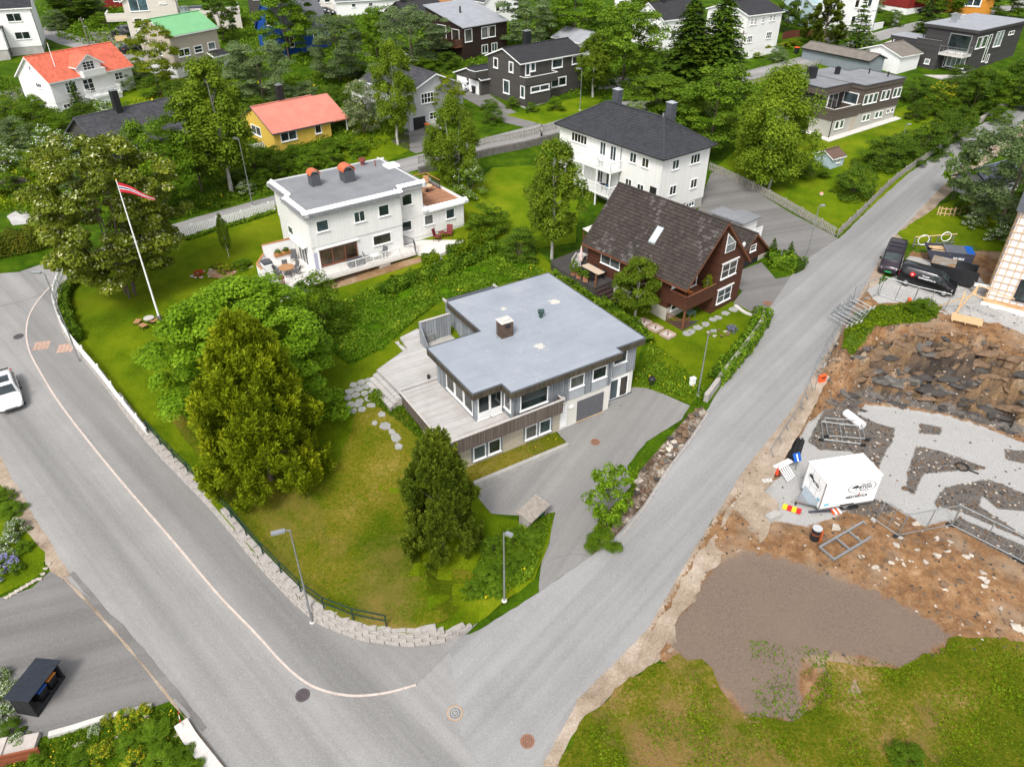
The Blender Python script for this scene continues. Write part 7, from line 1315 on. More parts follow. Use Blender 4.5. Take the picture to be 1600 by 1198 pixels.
text_mesh('lettering', 'Tømrer', .2, WINK, vb, onface((2.3, -.962, 1.42), (1, 0, 0))); text_mesh('lettering', 'TØMRERSERVICE AS', .17, WINK, vb, onface((2.45, -.972, 1.18), (1, 0, 0)))
x, y, z = plane_at(22, 646); ang = R(-54); L = 4.7; vc = vehicle('white_car', 'white estate car entering at the left picture edge', 'car', (x - math.cos(ang) * L, y - math.sin(ang) * L, SLOPE * (y - math.sin(ang) * L) + .02), ang, WHP, 4.7, 1.86, 1.52, kind='car', tilt=math.asin(SLOPE * -math.sin(ang) * 1.0) ); MB().box(1.5, -.5, 1.505, 2.4, .5, 1.53).build('roof_window', CARGLASS, vc)
def far_car(px, py, rz, paint, label, name='parked_car', kind='car'): x, y, z = plane_at(px, py); vehicle(name, label, 'car' if kind == 'car' else 'van', (x, y, z + .02), rz, paint, 4.4, 1.8, 1.5 if kind == 'car' else 1.95, kind=kind)
far_car(492, 24, R(-8), BLKP, 'black hatchback parked in front of the white garage'); far_car(962, 16, R(20), WHP, 'white van parked among the trees at the top edge', 'parked_van', 'van'); far_car(192, 86, R(60), BLKP, 'dark car parked behind the red roofed house'); far_car(716, 146, R(60), WHP, 'white car parked beside the pale grey house'); far_car(1462, 26, R(120), BLKP, 'black car half hidden beside the orange house'); far_car(205, 55, R(140), plain('silver_paint', (.3, .31, .33), .25, .05, 2, .5), 'silver car parked under the cream house')
# ------------------------------------------------------------ skips, timber, fences and other site things
def skip(name, label, px, py, rz, L, Wd, h, mat, lid, fill, slope=True):
 x, y, z = site_at(px, py); o = thing(name, label, 'skip', (x, y, z), rz); t = .06
 m = MB(); e = .9 if slope else 0
 P = lambda a, b, c: (a, b, c)
 for s in (-1, 1): m.hexa([(e, s * Wd / 2 - t / 2, 0), (L, s * Wd / 2 - t / 2, 0), (L, s * Wd / 2 + t / 2, 0), (e, s * Wd / 2 + t / 2, 0), (0, s * Wd / 2 - t / 2, h), (L, s * Wd / 2 - t / 2, h), (L, s * Wd / 2 + t / 2, h), (0, s * Wd / 2 + t / 2, h)])
 m.box(e, -Wd / 2, -.0, L, Wd / 2, .08); m.box(L - t, -Wd / 2 + t, .08, L, Wd / 2 - t, h); m.hexa([(e, -Wd / 2 + t, .0), (e + t, -Wd / 2 + t, 0), (e + t, Wd / 2 - t, 0), (e, Wd / 2 - t, 0), (0, -Wd / 2 + t, h), (t, -Wd / 2 + t, h), (t, Wd / 2 - t, h), (0, Wd / 2 - t, h)]); m.build('hopper', mat, o); m = MB()
 for k in range(4): m.box(.8 + k * (L - 1) / 3.2, -Wd / 2 - t * .9, .15, .88 + k * (L - 1) / 3.2, -Wd / 2 - t * .55, h - .05)
 for s in (-1, 1): m.box(0, s * (Wd / 2) - .06, h + .002, L, s * (Wd / 2) + .06, h + .07)
 m.build('rib', mat, o)
 if fill:
  rnd = random.Random(4)
  for i in range(7): MB().bar((.35 + rnd.uniform(0, .3), -Wd / 2 + .15 + i * (Wd - .3) / 6, h - .15 + rnd.uniform(-.1, .12)), (L * .5 + rnd.uniform(-.2, .3), -Wd / 2 + .15 + i * (Wd - .3) / 6 + rnd.uniform(-.15, .15), h - .1 + rnd.uniform(-.05, .15)), .16, .05).build('waste_board', WOOD_PALE, o)
 if lid: MB().box(lid[0], -Wd / 2 - .02, h + .075, lid[1], Wd / 2 + .02, h + .13).build('lid', lid[2], o)
 return o
NAVY = plain('navy_steel', (.05, .055, .075), .5, .2, 2); s1 = skip('waste_skip', 'dark blue skip with timber waste and half open lid', 1440, 404, R(-17), 4.3, 1.9, 1.3, NAVY, (1.7, 4.3, plain('lid_grey', (.11, .115, .135), .6, .15, 2)), True); text_mesh('lettering', 'REMIKS', .3, WINK, s1, onface((3.0, -1.0, .8), (1, 0, 0)))
MB().hexa([(3.6, -.97, 1.432), (4.32, -.97, 1.432), (4.32, .97, 1.432), (3.6, .97, 1.432), (3.6, -.97, 1.45), (4.32, -.97, 1.45), (4.32, .97, 1.45), (3.6, .97, 1.45)]).build('blue_lid', BLUEP, s1)
s2 = skip('waste_skip', 'black covered skip with rust stained lid and sloping end', 1449, 427, R(-34), 4.0, 1.9, 1.45, BLACK, None, False); MB().box(.0, -.95, 1.53, 2.1, .95, 1.6).build('lid', ground_mat('rusty_lid', [(.3, (.25, .11, .03)), (.5, (.22, .20, .17)), (.7, (.3, .29, .27))], 1.1, 4, .2, .01), s2); MB().hexa([(2.12, -.95, 1.4), (4.3, -.95, .6), (4.3, .95, .6), (2.12, .95, 1.4), (2.12, -.95, 1.6), (4.3, -.95, .72), (4.3, .95, .72), (2.12, .95, 1.6)]).build('sloping_lid', BLACK, s2)
def wire_panel(name, label, a, b, h=2.0, group='temporary fence panels', lean=0.0, mesh=.3, cat='temporary fence'):
 """temporary fence panel: tube frame with thin wires"""
 a, b = Vector(a), Vector(b); d = (b - a); L = d.length; o = thing(name, label, cat, a, math.atan2(d.y, d.x), group); pit = -math.atan2(d.z, math.hypot(d.x, d.y)); o.rotation_euler = (lean, pit, math.atan2(d.y, d.x)); f = MB(); r = .034
 for p, q in (((0, 0, .12), (0, 0, h)), ((L, 0, .12), (L, 0, h)), ((0, 0, .15), (L, 0, .15)), ((0, 0, h), (L, 0, h)), ((L / 2, 0, .15), (L / 2, 0, h))): f.tube(p, q, r, r, 6)
 f.build('frame', STEEL, o); w = MB()
 for i in range(1, int(L / mesh)): w.tube((i * mesh, 0, .15), (i * mesh, 0, h), .004, .004, 3, cap=False)
 for i in range(1, int(h / (mesh * 1.2))): w.tube((0, 0, .15 + i * mesh * 1.2), (L, 0, .15 + i * mesh * 1.2), .004, .004, 3, cap=False)
 w.build('wire_mesh', STEEL, o)['kind'] = 'stuff'
 for x in (.0, L): MB().box(x - .3 * (x == 0) - .02, -.12, 0, x + .3 * (x > 0) + .02, .12, .12).build('foot_block', CONC if int(L * 10) % 2 else RUBBER, o)
 return o
FP = [(1212, 722), (1236, 682), (1258, 648), (1272, 612), (1288, 572), (1306, 540), (1326, 502), (1334, 476)]
for i, (a, b) in enumerate(zip(FP, FP[1:])): wire_panel('temporary_fence', 'leaning temporary fence panel along the road edge, number %s up from the trailer' % ['one', 'two', 'three', 'four', 'five', 'six', 'seven'][i], site_at(*a), site_at(*b), 1.1, lean=-.5)
for i, (a, b) in enumerate((((1330, 478), (1370, 462)), ((1372, 462), (1424, 478)), ((1424, 478), (1474, 490)))): wire_panel('temporary_fence', 'upright temporary fence panel in front of the vans, %s from the road' % ('first', 'second', 'third')[i], site_at(*a), site_at(*b), 2.0)
for i, (a, b) in enumerate((((1368, 815), (1402, 838)), ((1402, 838), (1486, 822)), ((1486, 822), (1592, 876)), ((1592, 876), (1690, 930)))): wire_panel('temporary_fence', 'temporary fence panel along the lower edge of the gravel pad, %s from the trailer' % ('first', 'second', 'third', 'fourth')[i], site_at(*a), site_at(*b), 1.9, mesh=.4)
for i in range(4):
 x, y, z = site_at(1325 + i * 7, 512 - i * 1.5); o = wire_panel('temporary_fence', 'fence panel lying flat in the stack on the grass', (x, y, z + .15 + .06 * i), (x + 1.9, y + 2.2, z + .25 + .06 * i), 1.9, group='fence panels lying in a stack', lean=-1.35, mesh=.25)
for i in range(2):
 x, y, z = site_at(1286 + i * 8, 690 - i * 4); wire_panel('temporary_fence', 'fence panel lying on the rubble behind the trailer', (x, y, z + .1 + .1 * i), (x + 2.6, y - .6 + .2 * i, z + .15 + .1 * i), 2.0, group='fence panels behind the trailer', lean=-1.4, mesh=.4)
for i, (px, py) in enumerate(((1283, 598), (1418, 478))):
 x, y, z = site_at(px, py); o = thing('fence_weight', ('orange plastic block standing beside the road fence', 'orange plastic block in front of the black van')[i], 'fence foot', (x, y, z), R(20 + 50 * i)); MB().box(-.3, -.12, 0, .3, .12, .75).build('block', ORG, o); MB().box(-.2, -.125, .5, .2, -.121, .65).build('grip', BLACK, o)
# pipes, roll, signs, bin, frame, ring, pallets
x, y, z = site_at(1243, 705); o = thing('pipe_bundle', 'bundle of black plastic pipes beside the road fence', 'pipes', (x, y, z), R(62))
for i in range(9): MB().tube((-1.3, -.35 + .09 * i, .06 + .10 * (i % 3)), (1.5, -.35 + .09 * i, .06 + .10 * (i % 3)), .05, .05, 8).build('pipe', RUBBER, o)
x, y, z = site_at(1333, 660); o = thing('fabric_roll', 'thick white roll of plastic sheeting lying on rubble', 'roll', (x, y, z), R(112)); MB().tube((-.9, 0, .33), (.9, 0, .33), .33, .33, 20).build('roll', WHITE, o); m = MB(); [ring(m, (-.903, 0, .33), r, .03, (0, 1, 0), (0, 0, 1), 20) for r in (.1, .2)]; m.build('roll_end', GINK, o)
x, y, z = site_at(1232, 742); o = thing('sign_stack', 'stack of white road signs and stands beside the pipes', 'signs', (x, y, z), R(40))
for i in range(5): MB().bar((-.9 + .2 * i, -.5, .25), (-.4 + .22 * i, .7, .55), .07, .05).build('sign_post', WHITE, o)
MB().hexa([(-.7, .5, .55), (.9, .3, .5), (.9, .75, .5), (-.7, .95, .55), (-.7, .5, .62), (.9, .3, .57), (.9, .75, .57), (-.7, .95, .62)]).build('board', WHITE, o)
x, y, z = site_at(1243, 735); o = thing('road_sign', 'blue square road sign with white symbol standing on the sign stack', 'sign', (x, y, z + .55), R(20)); MB().hexa([(-.3, 0, .3), (.3, 0, .3), (.3, .03, .3), (-.3, .03, .3), (-.3, .35, .8), (.3, .35, .8), (.3, .38, .8), (-.3, .38, .8)]).build('plate', BLUEP, o); MB().hexa([(-.05, -.004, .32), (.05, -.004, .32), (.05, 0, .32), (-.05, 0, .32), (-.05, .3, .74), (.05, .3, .74), (.05, .304, .74), (-.05, .304, .74)]).build('symbol', WINK, o); MB().bar((0, .02, -.5), (0, .1, .35), .05).build('post', STEEL, o)
x, y, z = site_at(1213, 741); o = thing('traffic_cone', 'small orange red traffic cone beside the sign stack', 'cone', (x, y, z)); MB().lathe([(0, .7), (.03, .7), (.16, .05), (0, .05)], n=12).build('cone', plain('cone_red', (.65, .06, .02), .5, .06, 3), o); MB().box(-.22, -.22, 0, .22, .22, .048).build('base', RUBBER, o)
x, y, z = site_at(1272, 842); o = thing('barrel', 'black and orange barrel standing on brown soil', 'barrel', (x, y, z)); MB().tube((0, 0, 0), (0, 0, .95), .3, .3, 16).build('drum', BLACK, o); MB().tube((0, 0, .952), (0, 0, 1.02), .31, .31, 16).build('lid', GINK, o); MB().box(.2, -.25, 0, .36, .2, .9).build('orange_side', plain('orange_rust', (.35, .08, .02), .6, .2, 3), o); MB().tube((0, 0, .55), (0, 0, .62), .305, .305, 16).build('band', plain('orange_rust', (.35, .08, .02)), o)
x, y, z = site_at(1325, 848); o = thing('steel_ladder', 'grey steel ladder frame lying on brown soil', 'frame', (x, y, z + .25), R(30)); o.rotation_euler = (.08, .02, R(32))
for s in (-.55, .55): MB().bar((-2.2, s, 0), (2.2, s, 0), .13, .16).build('beam', STEEL, o)
for k in (-2.15, -.6, .6, 2.15): MB().bar((k, -.48, 0), (k, .48, 0), .11, .12).build('cross_bar', STEEL, o)
x, y, z = site_at(1503, 730); o = thing('hose_ring', 'black drain hose coil lying on the pale gravel', 'hose', (x, y, z + .06)); m = MB(); n = 24
for i in range(n): a0, a1 = 6.2832 * i / n, 6.2832 * (i + 1) / n; m.tube((.42 * math.cos(a0), .42 * math.sin(a0), 0), (.42 * math.cos(a1), .42 * math.sin(a1), 0), .07, .07, 7, cap=False)
m.build('coil', RUBBER, o); MB().tube((.3, -.35, 0), (.8, -.75, 0), .06, .06, 7).build('hose_end', RUBBER, o)
x, y, z = site_at(1207, 810); o = thing('pallet_stack', 'small stack of grey blocks and boards at the gravel edge', 'blocks', (x, y, z), R(30))
for i in range(3): MB().box(-.5, -.28 + .02 * i, .13 * i, .5, .28, .12 + .13 * i).build('slab', CONC, o)
x, y, z = site_at(1237, 796); o = thing('marker_board', 'red and yellow striped marker board lying on gravel', 'board', (x, y, z + .05), R(-25)); o.rotation_euler = (.05, -.05, R(-30))
for i in range(4): MB().box(-.6 + .3 * i, -.25, 0, -.31 + .3 * i, .25, .05).build('stripe', YELP if i % 2 == 0 else REDP, o)
x, y, z = site_at(1300, 800); o = thing('road_barrier', 'orange and white barrier board lying beside the trailer wheel', 'barrier', (x, y, z + .06), R(10)); MB().bar((-1.6, .2, .05), (-.1, 0, .1), .12, .08).build('arm', NAVY, o)
for i in range(4): MB().box(-.1 + .16 * i, -.28, 0, .05 + .16 * i, .3, .08).build('stripe', ORG if i % 2 == 0 else WHITE, o)
x, y, z = site_at(1330, 792); o = thing('black_crate', 'black plastic mat lying beside the trailer', 'mat', (x, y, z + .03), R(10)); MB().box(-.4, -.2, 0, .4, .2, .12).build('slab', RUBBER, o); MB().box(-.3, -.15, .122, .3, .15, .15).build('lid', BLACK, o)
x, y, z = plane_at(1190, 745); o = thing('concrete_foot', 'pale concrete fence foot lying by the road', 'block', (*plane_at(1198, 752)[:2], plane_at(1198, 752)[2] + .02), R(10)); MB().box(-.35, -.12, 0, .35, .12, .14).build('block', CONC_W, o); [MB().tube((k, 0, .141), (k, 0, .15), .04, .04, 8).build('socket', BLACK, o) for k in (-.15, .15)]
x, y, z = site_at(1425, 386); o = thing('formwork_ladder', 'grey formwork ladder frame with white hose rings leaning by the skip', 'frame', (x, y, z), R(0));
for zz in (.2, 1.1): MB().bar((0, 0, zz), (4.6, .6, zz + .1), .1, .08).build('rail', WOOD_PALE if zz > 1 else STEEL, o)
for k in (.1, 1.8, 2.6, 4.3): MB().bar((k, k * .13, 0), (k, k * .13, 1.15), .12, .06).build('upright', STEEL, o)
m = MB(); [m.tube((1 + .55 * math.cos(6.283 * i / 16), .05, .75 + .55 * math.sin(6.283 * i / 16)), (1 + .55 * math.cos(6.283 * (i + 1) / 16), .05, .75 + .55 * math.sin(6.283 * (i + 1) / 16)), .05, .05, 6, cap=False) for i in range(16)]; m.build('hose_ring', WHITE, o); m = MB(); [m.tube((3.4 + .5 * math.cos(6.283 * i / 16), .35, 1.0 + .5 * math.sin(6.283 * i / 16)), (3.4 + .5 * math.cos(6.283 * (i + 1) / 16), .35, 1.0 + .5 * math.sin(6.283 * (i + 1) / 16)), .05, .05, 6, cap=False) for i in range(16)]; m.build('hose_ring', WHITE, o)
# house under construction
x, y, z = plane_at(1537, 474); o = house('house_under_construction', 'unfinished house wrapped in white sheeting with timber battens', (x, y, z), -35); MB().box(0, 0, .6, 9, 10, 9.0).build('wall', plain('white_sheeting', (.68, .66, .68), .6, .06, 1), o); MB().box(-.15, -.15, -.6, 9.2, 10, .595).build('foundation', plain('plywood', (.50, .30, .15), .8, .15, 2), o); MB().box(-.25, -.3, -.7, 9.3, -.155, .25).build('base_insulation', WHITE, o)
for i in range(16): MB().box(.1 + i * .58, -.06, .62, .17 + i * .58, -.012, 8.9).build('batten', WOOD_PALE, o)
for i in range(12): MB().box(-.05, -.1, 1.0 + i * .68, 9.0, -.062, 1.06 + i * .68).build('batten', WOOD_PALE, o)
for i in range(12): MB().box(-.1, -.1, .9 + i * .68, -.062, 10, .96 + i * .68).build('batten', WOOD_PALE, o)
window(o, 'f', -.1, 2.0, 3.5, 1.1, 3.1, 1, 1, trim=BLACK); MB().slab((-.4, -.4, 9.05), (9.4, -.4, 9.05), (9.4, 10.4, 11.5), (-.4, 10.4, 11.5), .04).build('roof', DARKGREY, o)
x, y, z = site_at(1490, 492); o = thing('timber_scaffold', 'raw timber scaffold frame with pallet beside the unfinished house', 'frame', (x, y, z), R(-30))
for a, b in (((0, 0, 0), (1.1, .9, 2.9)), ((1.1, .9, 2.9), (4.0, .4, 2.5)), ((.8, .6, 2.1), (3.8, .2, 1.7)), ((-1.6, .7, 0), (.7, .6, 1.9)), ((.2, .1, .1), (.2, .1, 2.4))): MB().bar(a, b, .14, .07).build('timber', WOOD_PALE, o)
for i in range(6): MB().box(-.2, -1.5 + i * .25, .2, 2.3, -1.35 + i * .25, .26).build('pallet_board', WOOD_PALE, o)
for k in (0, 1.05, 2.1): MB().box(-.1 + k, -1.5, .05, .0 + k, 0, .198).build('pallet_bearer', WOOD_PALE, o)
x, y, z = site_at(1470, 447); o = thing('white_beam', 'white wrapped beam lying between the van and the unfinished house', 'beam', (x + 2.2, y - 1.4, z + .9), R(-32)); MB().bar((0, 0, 0), (3.8, 0, .3), .35, .18).build('beam', WHITE, o); MB().box(.2, -.2, -.9, .4, .2, -.1).build('support', WOOD_PALE, o); MB().box(3.3, -.2, -.9, 3.5, .2, .1).build('support', WOOD_PALE, o)
# ------------------------------------------------------------ lamps, poles, fences, flagpole, bins and other street things
def lamp(px, py, ytop, label, arm, head=.55, name='street_lamp', thick=.065):
 x, y, z = G(px, py); h = height_px(px, py, ytop); o = thing(name, label, 'street lamp', (x, y, z)); MB().tube((0, 0, 0), (0, 0, h * .45), thick, thick * .9, 10).build('lower_pole', STEEL, o); MB().tube((0, 0, h * .45), (0, 0, h), thick * .72, thick * .6, 10).build('upper_pole', STEEL, o); MB().lathe([(0, .06), (.16, .06), (.18, 0), (0, 0)], n=10).build('base_plate', CONC_W, o)
 a = Vector((math.cos(R(arm)), math.sin(R(arm)), 0)); e = Vector((0, 0, h)) + a * head * .35; MB().bar((0, 0, h - .02), e + Vector((0, 0, .06)), .06).build('arm', STEEL, o); t = e + a * head; s = Vector((-a.y, a.x, 0)) * .13; q = [e - s, t - s, t + s, e + s]
 hd = MB().hexa([p + Vector((0, 0, .0)) for p in q] + [p + Vector((0, 0, .12)) for p in q]).build('lamp_head', ALU, o); MB().hexa([p * 1.0 + Vector((0, 0, -.02)) for p in [e - s * .7, t - s * .7, t + s * .7, e + s * .7]] + [p + Vector((0, 0, -.003)) for p in [e - s * .7, t - s * .7, t + s * .7, e + s * .7]]).build('lens', LAMP_W, hd); return o
def lamps():
 for a in ((488, 972, 828, 'tall grey street lamp in front of the block wall at the corner', 200, .7), (788, 942, 832, 'slim grey street lamp in the weeds by the bin shelter', -30, .4), (1090, 618, 518, 'slim grey street lamp at the driveway bank beside the hedge', 0, .4), (1258, 410, 322, 'slim street lamp at the corner of the shared driveway', 0, .4), (125, 566, 427, 'tall grey street lamp beside the curved white fence', 180, .7), (1403, 240, 195, 'slim street lamp among the garden bushes by the side road', 0, .4), (1530, 172, 118, 'slim street lamp at the bend of the side road far right', 0, .4), (906, 172, 108, 'pale street lamp behind the white hipped house', 180, .6), (395, 322, 218, 'grey street lamp beside the upper street in front of the yellow house', 150, .6), (1362, 52, 18, 'street lamp at the upper right junction', 180, .7), (144, 70, 42, 'small lamp post beside the hill road', 180, .4)): lamp(*a)
lamps()
def pole(px, py, ytop, label, lean=0.0):
 x, y, z = plane_at(px, py); h = height_px(px, py, ytop); o = thing('utility_pole', label, 'utility pole', (x, y, z)); MB().tube((0, 0, -.3), (lean, 0, h), .14, .09, 9).build('pole', plain('pole_wood', (.16, .14, .12), .9, .2, 4), o); MB().bar((lean - .5, 0, h - .4), (lean + .5, 0, h - .4), .09).build('cross_arm', MATS['pole_wood'], o); [MB().tube((lean + k, 0, h - .355), (lean + k, 0, h - .2), .04, .03, 6).build('insulator', WHITE, o) for k in (-.4, 0, .4)]
pole(1149, 130, 48, 'thin wooden utility pole beside the upper street fence'); pole(139, 70, 27, 'leaning wooden utility pole by the hill road')
def flagpole(px, py, ytop, label, flaglabel, flag=True):
 x, y, z = G(px, py); h = height_px(px, py, ytop); o = thing('flagpole', label, 'flagpole', (x, y, z)); MB().tube((0, 0, 0), (0, 0, h), .09, .04, 10).build('pole', TRIM, o); MB().lathe([(0, .12), (.07, .06), (0, 0)], (0, 0, h), 8).build('finial', YELP, o); MB().box(-.15, -.15, 0, .15, .15, .5).build('foot', STEEL, o)
 if flag:
  f = thing('pennant', flaglabel, 'flag', (x, y, z + h - .15)); n = 16; L = 3.0
  def strip(nm, v0, v1, mat, off):
   m = MB(); vs = []
   for i in range(n + 1):
    t = i / n; w = .42 * (1 - .75 * t); d = -.55 * t - .5 * t * t; yy = .18 * math.sin(t * 7) * t; c = .06
    for v in (v0, v1): vs += [(c + L * t * .85, yy + off, d - .4 + w * v)]
   m.add(vs, [(2 * i, 2 * i + 2, 2 * i + 3, 2 * i + 1) for i in range(n)]); p = m.build(nm, mat, f); s = p.modifiers.new('thick', 'SOLIDIFY'); s.thickness = .012; return p
  RD = plain('flag_red', (.45, .015, .03), .8, .05, 3); strip('red_field', .33, 1, RD, 0); strip('white_stripe', .16, .328, WHITE, 0); strip('blue_stripe', -.16, .158, plain('flag_blue', (.01, .02, .12), .8, .05, 3), 0); strip('white_stripe', -.328, -.162, WHITE, 0); strip('red_field', -1, -.332, RD, 0)
flagpole(250, 500, 282, 'tall white flagpole on the corner lawn', 'long red pennant with white and blue stripes on the flagpole'); flagpole(106, 165, 68, 'white flagpole in front of the red roofed house', '', False)
def picket(name, label, px, h, mat, gap=.16, w=.09, base=0.0, conform=False, postmat=None, hs=None):
 P = [(G(*p) if conform else plane_at(*p)) for p in smooth(px, 4)]; o = thing(name, label, 'fence', P[0]); r = Vector(P[0]); m = MB(); rl = MB(); ps = MB(); acc = 0
 for a, b in zip(P, P[1:]):
  a, b = Vector(a) - r + Vector((0, 0, base)), Vector(b) - r + Vector((0, 0, base)); L = (b - a).length; n = max(1, int(L / gap)); d = (b - a).normalized(); s = Vector((-d.y, d.x, 0)) * .02
  for i in range(n): p = a.lerp(b, i / n); m.hexa([p - d * w / 2 - s, p + d * w / 2 - s, p + d * w / 2 + s, p - d * w / 2 + s] + [q + Vector((0, 0, h)) for q in (p - d * w / 2 - s, p + d * w / 2 - s, p + d * w / 2 + s, p - d * w / 2 + s)])
  off = Vector((-d.y, d.x, 0)) * .05
  for zz in (.25, .8): rl.bar(a + off + Vector((0, 0, h * zz)), b + off + Vector((0, 0, h * zz)), .04, .09)
  acc += L
  if acc > 2.2: acc = 0; ps.bar(a + off * 1.8, a + off * 1.8 + Vector((0, 0, h * 1.06)), .1)
 m.build('pickets', mat, o)['kind'] = 'stuff'; rl.build('rails', mat, o)['kind'] = 'stuff'
 if ps.f: ps.build('posts', mat, o)['kind'] = 'stuff'
GREYP = plain('grey_pickets', (.30, .28, .25), .9, .25, 3);
picket('picket_fence', 'white picket fence along the curve of the corner lawn', [(112, 424), (98, 452), (91, 478), (95, 505), (113, 540), (160, 597), (200, 650), (236, 694)], 1.05, WHITE, .17, .11, .62, False)
picket('picket_fence', 'long white picket fence along the upper street', [(282, 374), (330, 360), (380, 346), (432, 330)], 1.25, WHITE, .17, .1)
picket('picket_fence', 'grey picket fence on the stone wall beside the upper street', [(655, 268), (700, 255), (760, 238), (820, 226), (872, 212)], 1.0, GREYP, .22, .1, .9)
picket('picket_fence', 'weathered picket fence along the shared driveway', [(1108, 266), (1150, 285), (1200, 310), (1250, 338), (1305, 370)], 1.0, GREYP, .2, .11)
picket('picket_fence', 'weathered fence between the flat house lawn and the side road', [(1308, 370), (1350, 330), (1400, 282), (1460, 240), (1512, 204)], .9, GREYP, .16, .13)
picket('picket_fence', 'grey rail fence along the upper street beside the lawn', [(1140, 142), (1190, 128), (1240, 114), (1300, 95)], .9, GREYP, .6, .1)
picket('picket_fence', 'red brown fence beside the pale blue house', [(1222, 62), (1250, 58), (1300, 62)], 1.2, plain('red_brown_fence', (.12, .03, .02), .8, .2, 3), .16, .13)
picket('picket_fence', 'grey board fence beside the dark fir', [(1262, 76), (1300, 66), (1330, 58)], 1.0, GREYP, .14, .13)
picket('rail_fence', 'pale wooden rail fence on the grass beside the tiled shed', [(1464, 336), (1490, 338), (1522, 330)], 1.0, WOOD_PALE, .9, .1)
# stone wall under the grey fence
w = [plane_at(*p) for p in smooth([(655, 272), (700, 259), (760, 243), (820, 231), (872, 217)], 3)]; o = thing('stone_wall', 'dark granite block wall below the grey picket fence', 'wall', w[0]); r0 = Vector(w[0]); rnd = random.Random(8)
for a, b in zip(w, w[1:]):
 a, b = Vector(a) - r0, Vector(b) - r0; n = max(1, int((b - a).length / .75))
 for i in range(n):
  for k in range(2): p, q = a.lerp(b, i / n), a.lerp(b, (i + .97) / n); MB().bar(p + Vector((0, rnd.uniform(-.03, .03), .24 + .47 * k - .1)), q + Vector((0, 0, .24 + .47 * k - .1)), .45, .45).build('block', plain('dark_granite', (.13, .12, .11), .9, .3, 3, bumps=.4), o)
# green rail on the corner wall
def wall_rail():
 x, y, z = G(240, 696); base = (*WALL_W[8], SLOPE * WALL_W[8][1]); o = thing('wall_railing', 'dark green metal railing on top of the block retaining wall', 'railing', base); r = Vector(base); s = 0; pts = []
 cum0 = 0
 k = WALL_LEN
 s0 = None; s = 0
 while s < WALL_LEN:
  (x, y, h), a = WALL_AT(s); p = proj(x, y, SLOPE * y)
  if p[1] > 690 and s < WALL_LEN - 3.6:
   nx, ny = -math.sin(a), math.cos(a); zt = SLOPE * y + .03 + .29 * math.ceil((h - .1) / .29); pts.append(Vector((x + nx * .3, y + ny * .3, zt)) - r)
  s += 2.0
 for p in pts: MB().bar(p, p + Vector((0, 0, .95)), .07).build('post', plain('green_rail', (.012, .035, .022), .5, .2, 4), o)
 for a, b in zip(pts, pts[1:]): [MB().bar(a + Vector((0, 0, k)), b + Vector((0, 0, k)), .06).build('rail', MATS['green_rail'], o) for k in (.5, .96)]
wall_rail()
# low walls: brown house corner, driveway bank, roadside
def low_wall(name, label, px, h, w, mat, n=5):
 P = [plane_at(*p) for p in smooth(px, n)]; o = thing(name, label, 'wall', P[0]); r = Vector(P[0]); rnd = random.Random(len(px))
 for a, b in zip(P, P[1:]):
  a, b = Vector(a) - r, Vector(b) - r; k = max(1, int((b - a).length / 1.0))
  for i in range(k): p, q = a.lerp(b, i / k), a.lerp(b, (i + .985) / k); hh = h * rnd.uniform(.94, 1.05); MB().bar(p + Vector((0, 0, hh / 2 - .15)), q + Vector((0, 0, hh / 2 - .15)), w, hh + .3).build('stone', mat, o)
low_wall('garden_wall', 'low curved granite wall around the brown house lawn', [(1193, 496), (1188, 512), (1165, 545), (1130, 590), (1102, 628)], .75, .35, STONE)
low_wall('kerb_wall', 'pale stone edging along the corner driveway bed', [(78, 1150), (120, 1138), (180, 1120), (238, 1106)], .25, .3, CONC_W)
low_wall('kerb_wall', 'pale stone edging of the corner rock garden beside the road', [(284, 1132), (300, 1158), (325, 1190), (345, 1215)], .3, .7, CONC_W)
low_wall('garden_wall', 'low stone wall below the hedge bank by the side road', [(1530, 192), (1560, 172), (1592, 155)], .7, .4, STONE)
low_wall('kerb_wall', 'concrete kerb in front of the brown house drive', [(1148, 478), (1165, 490), (1182, 494)], .15, .3, CONC_W)
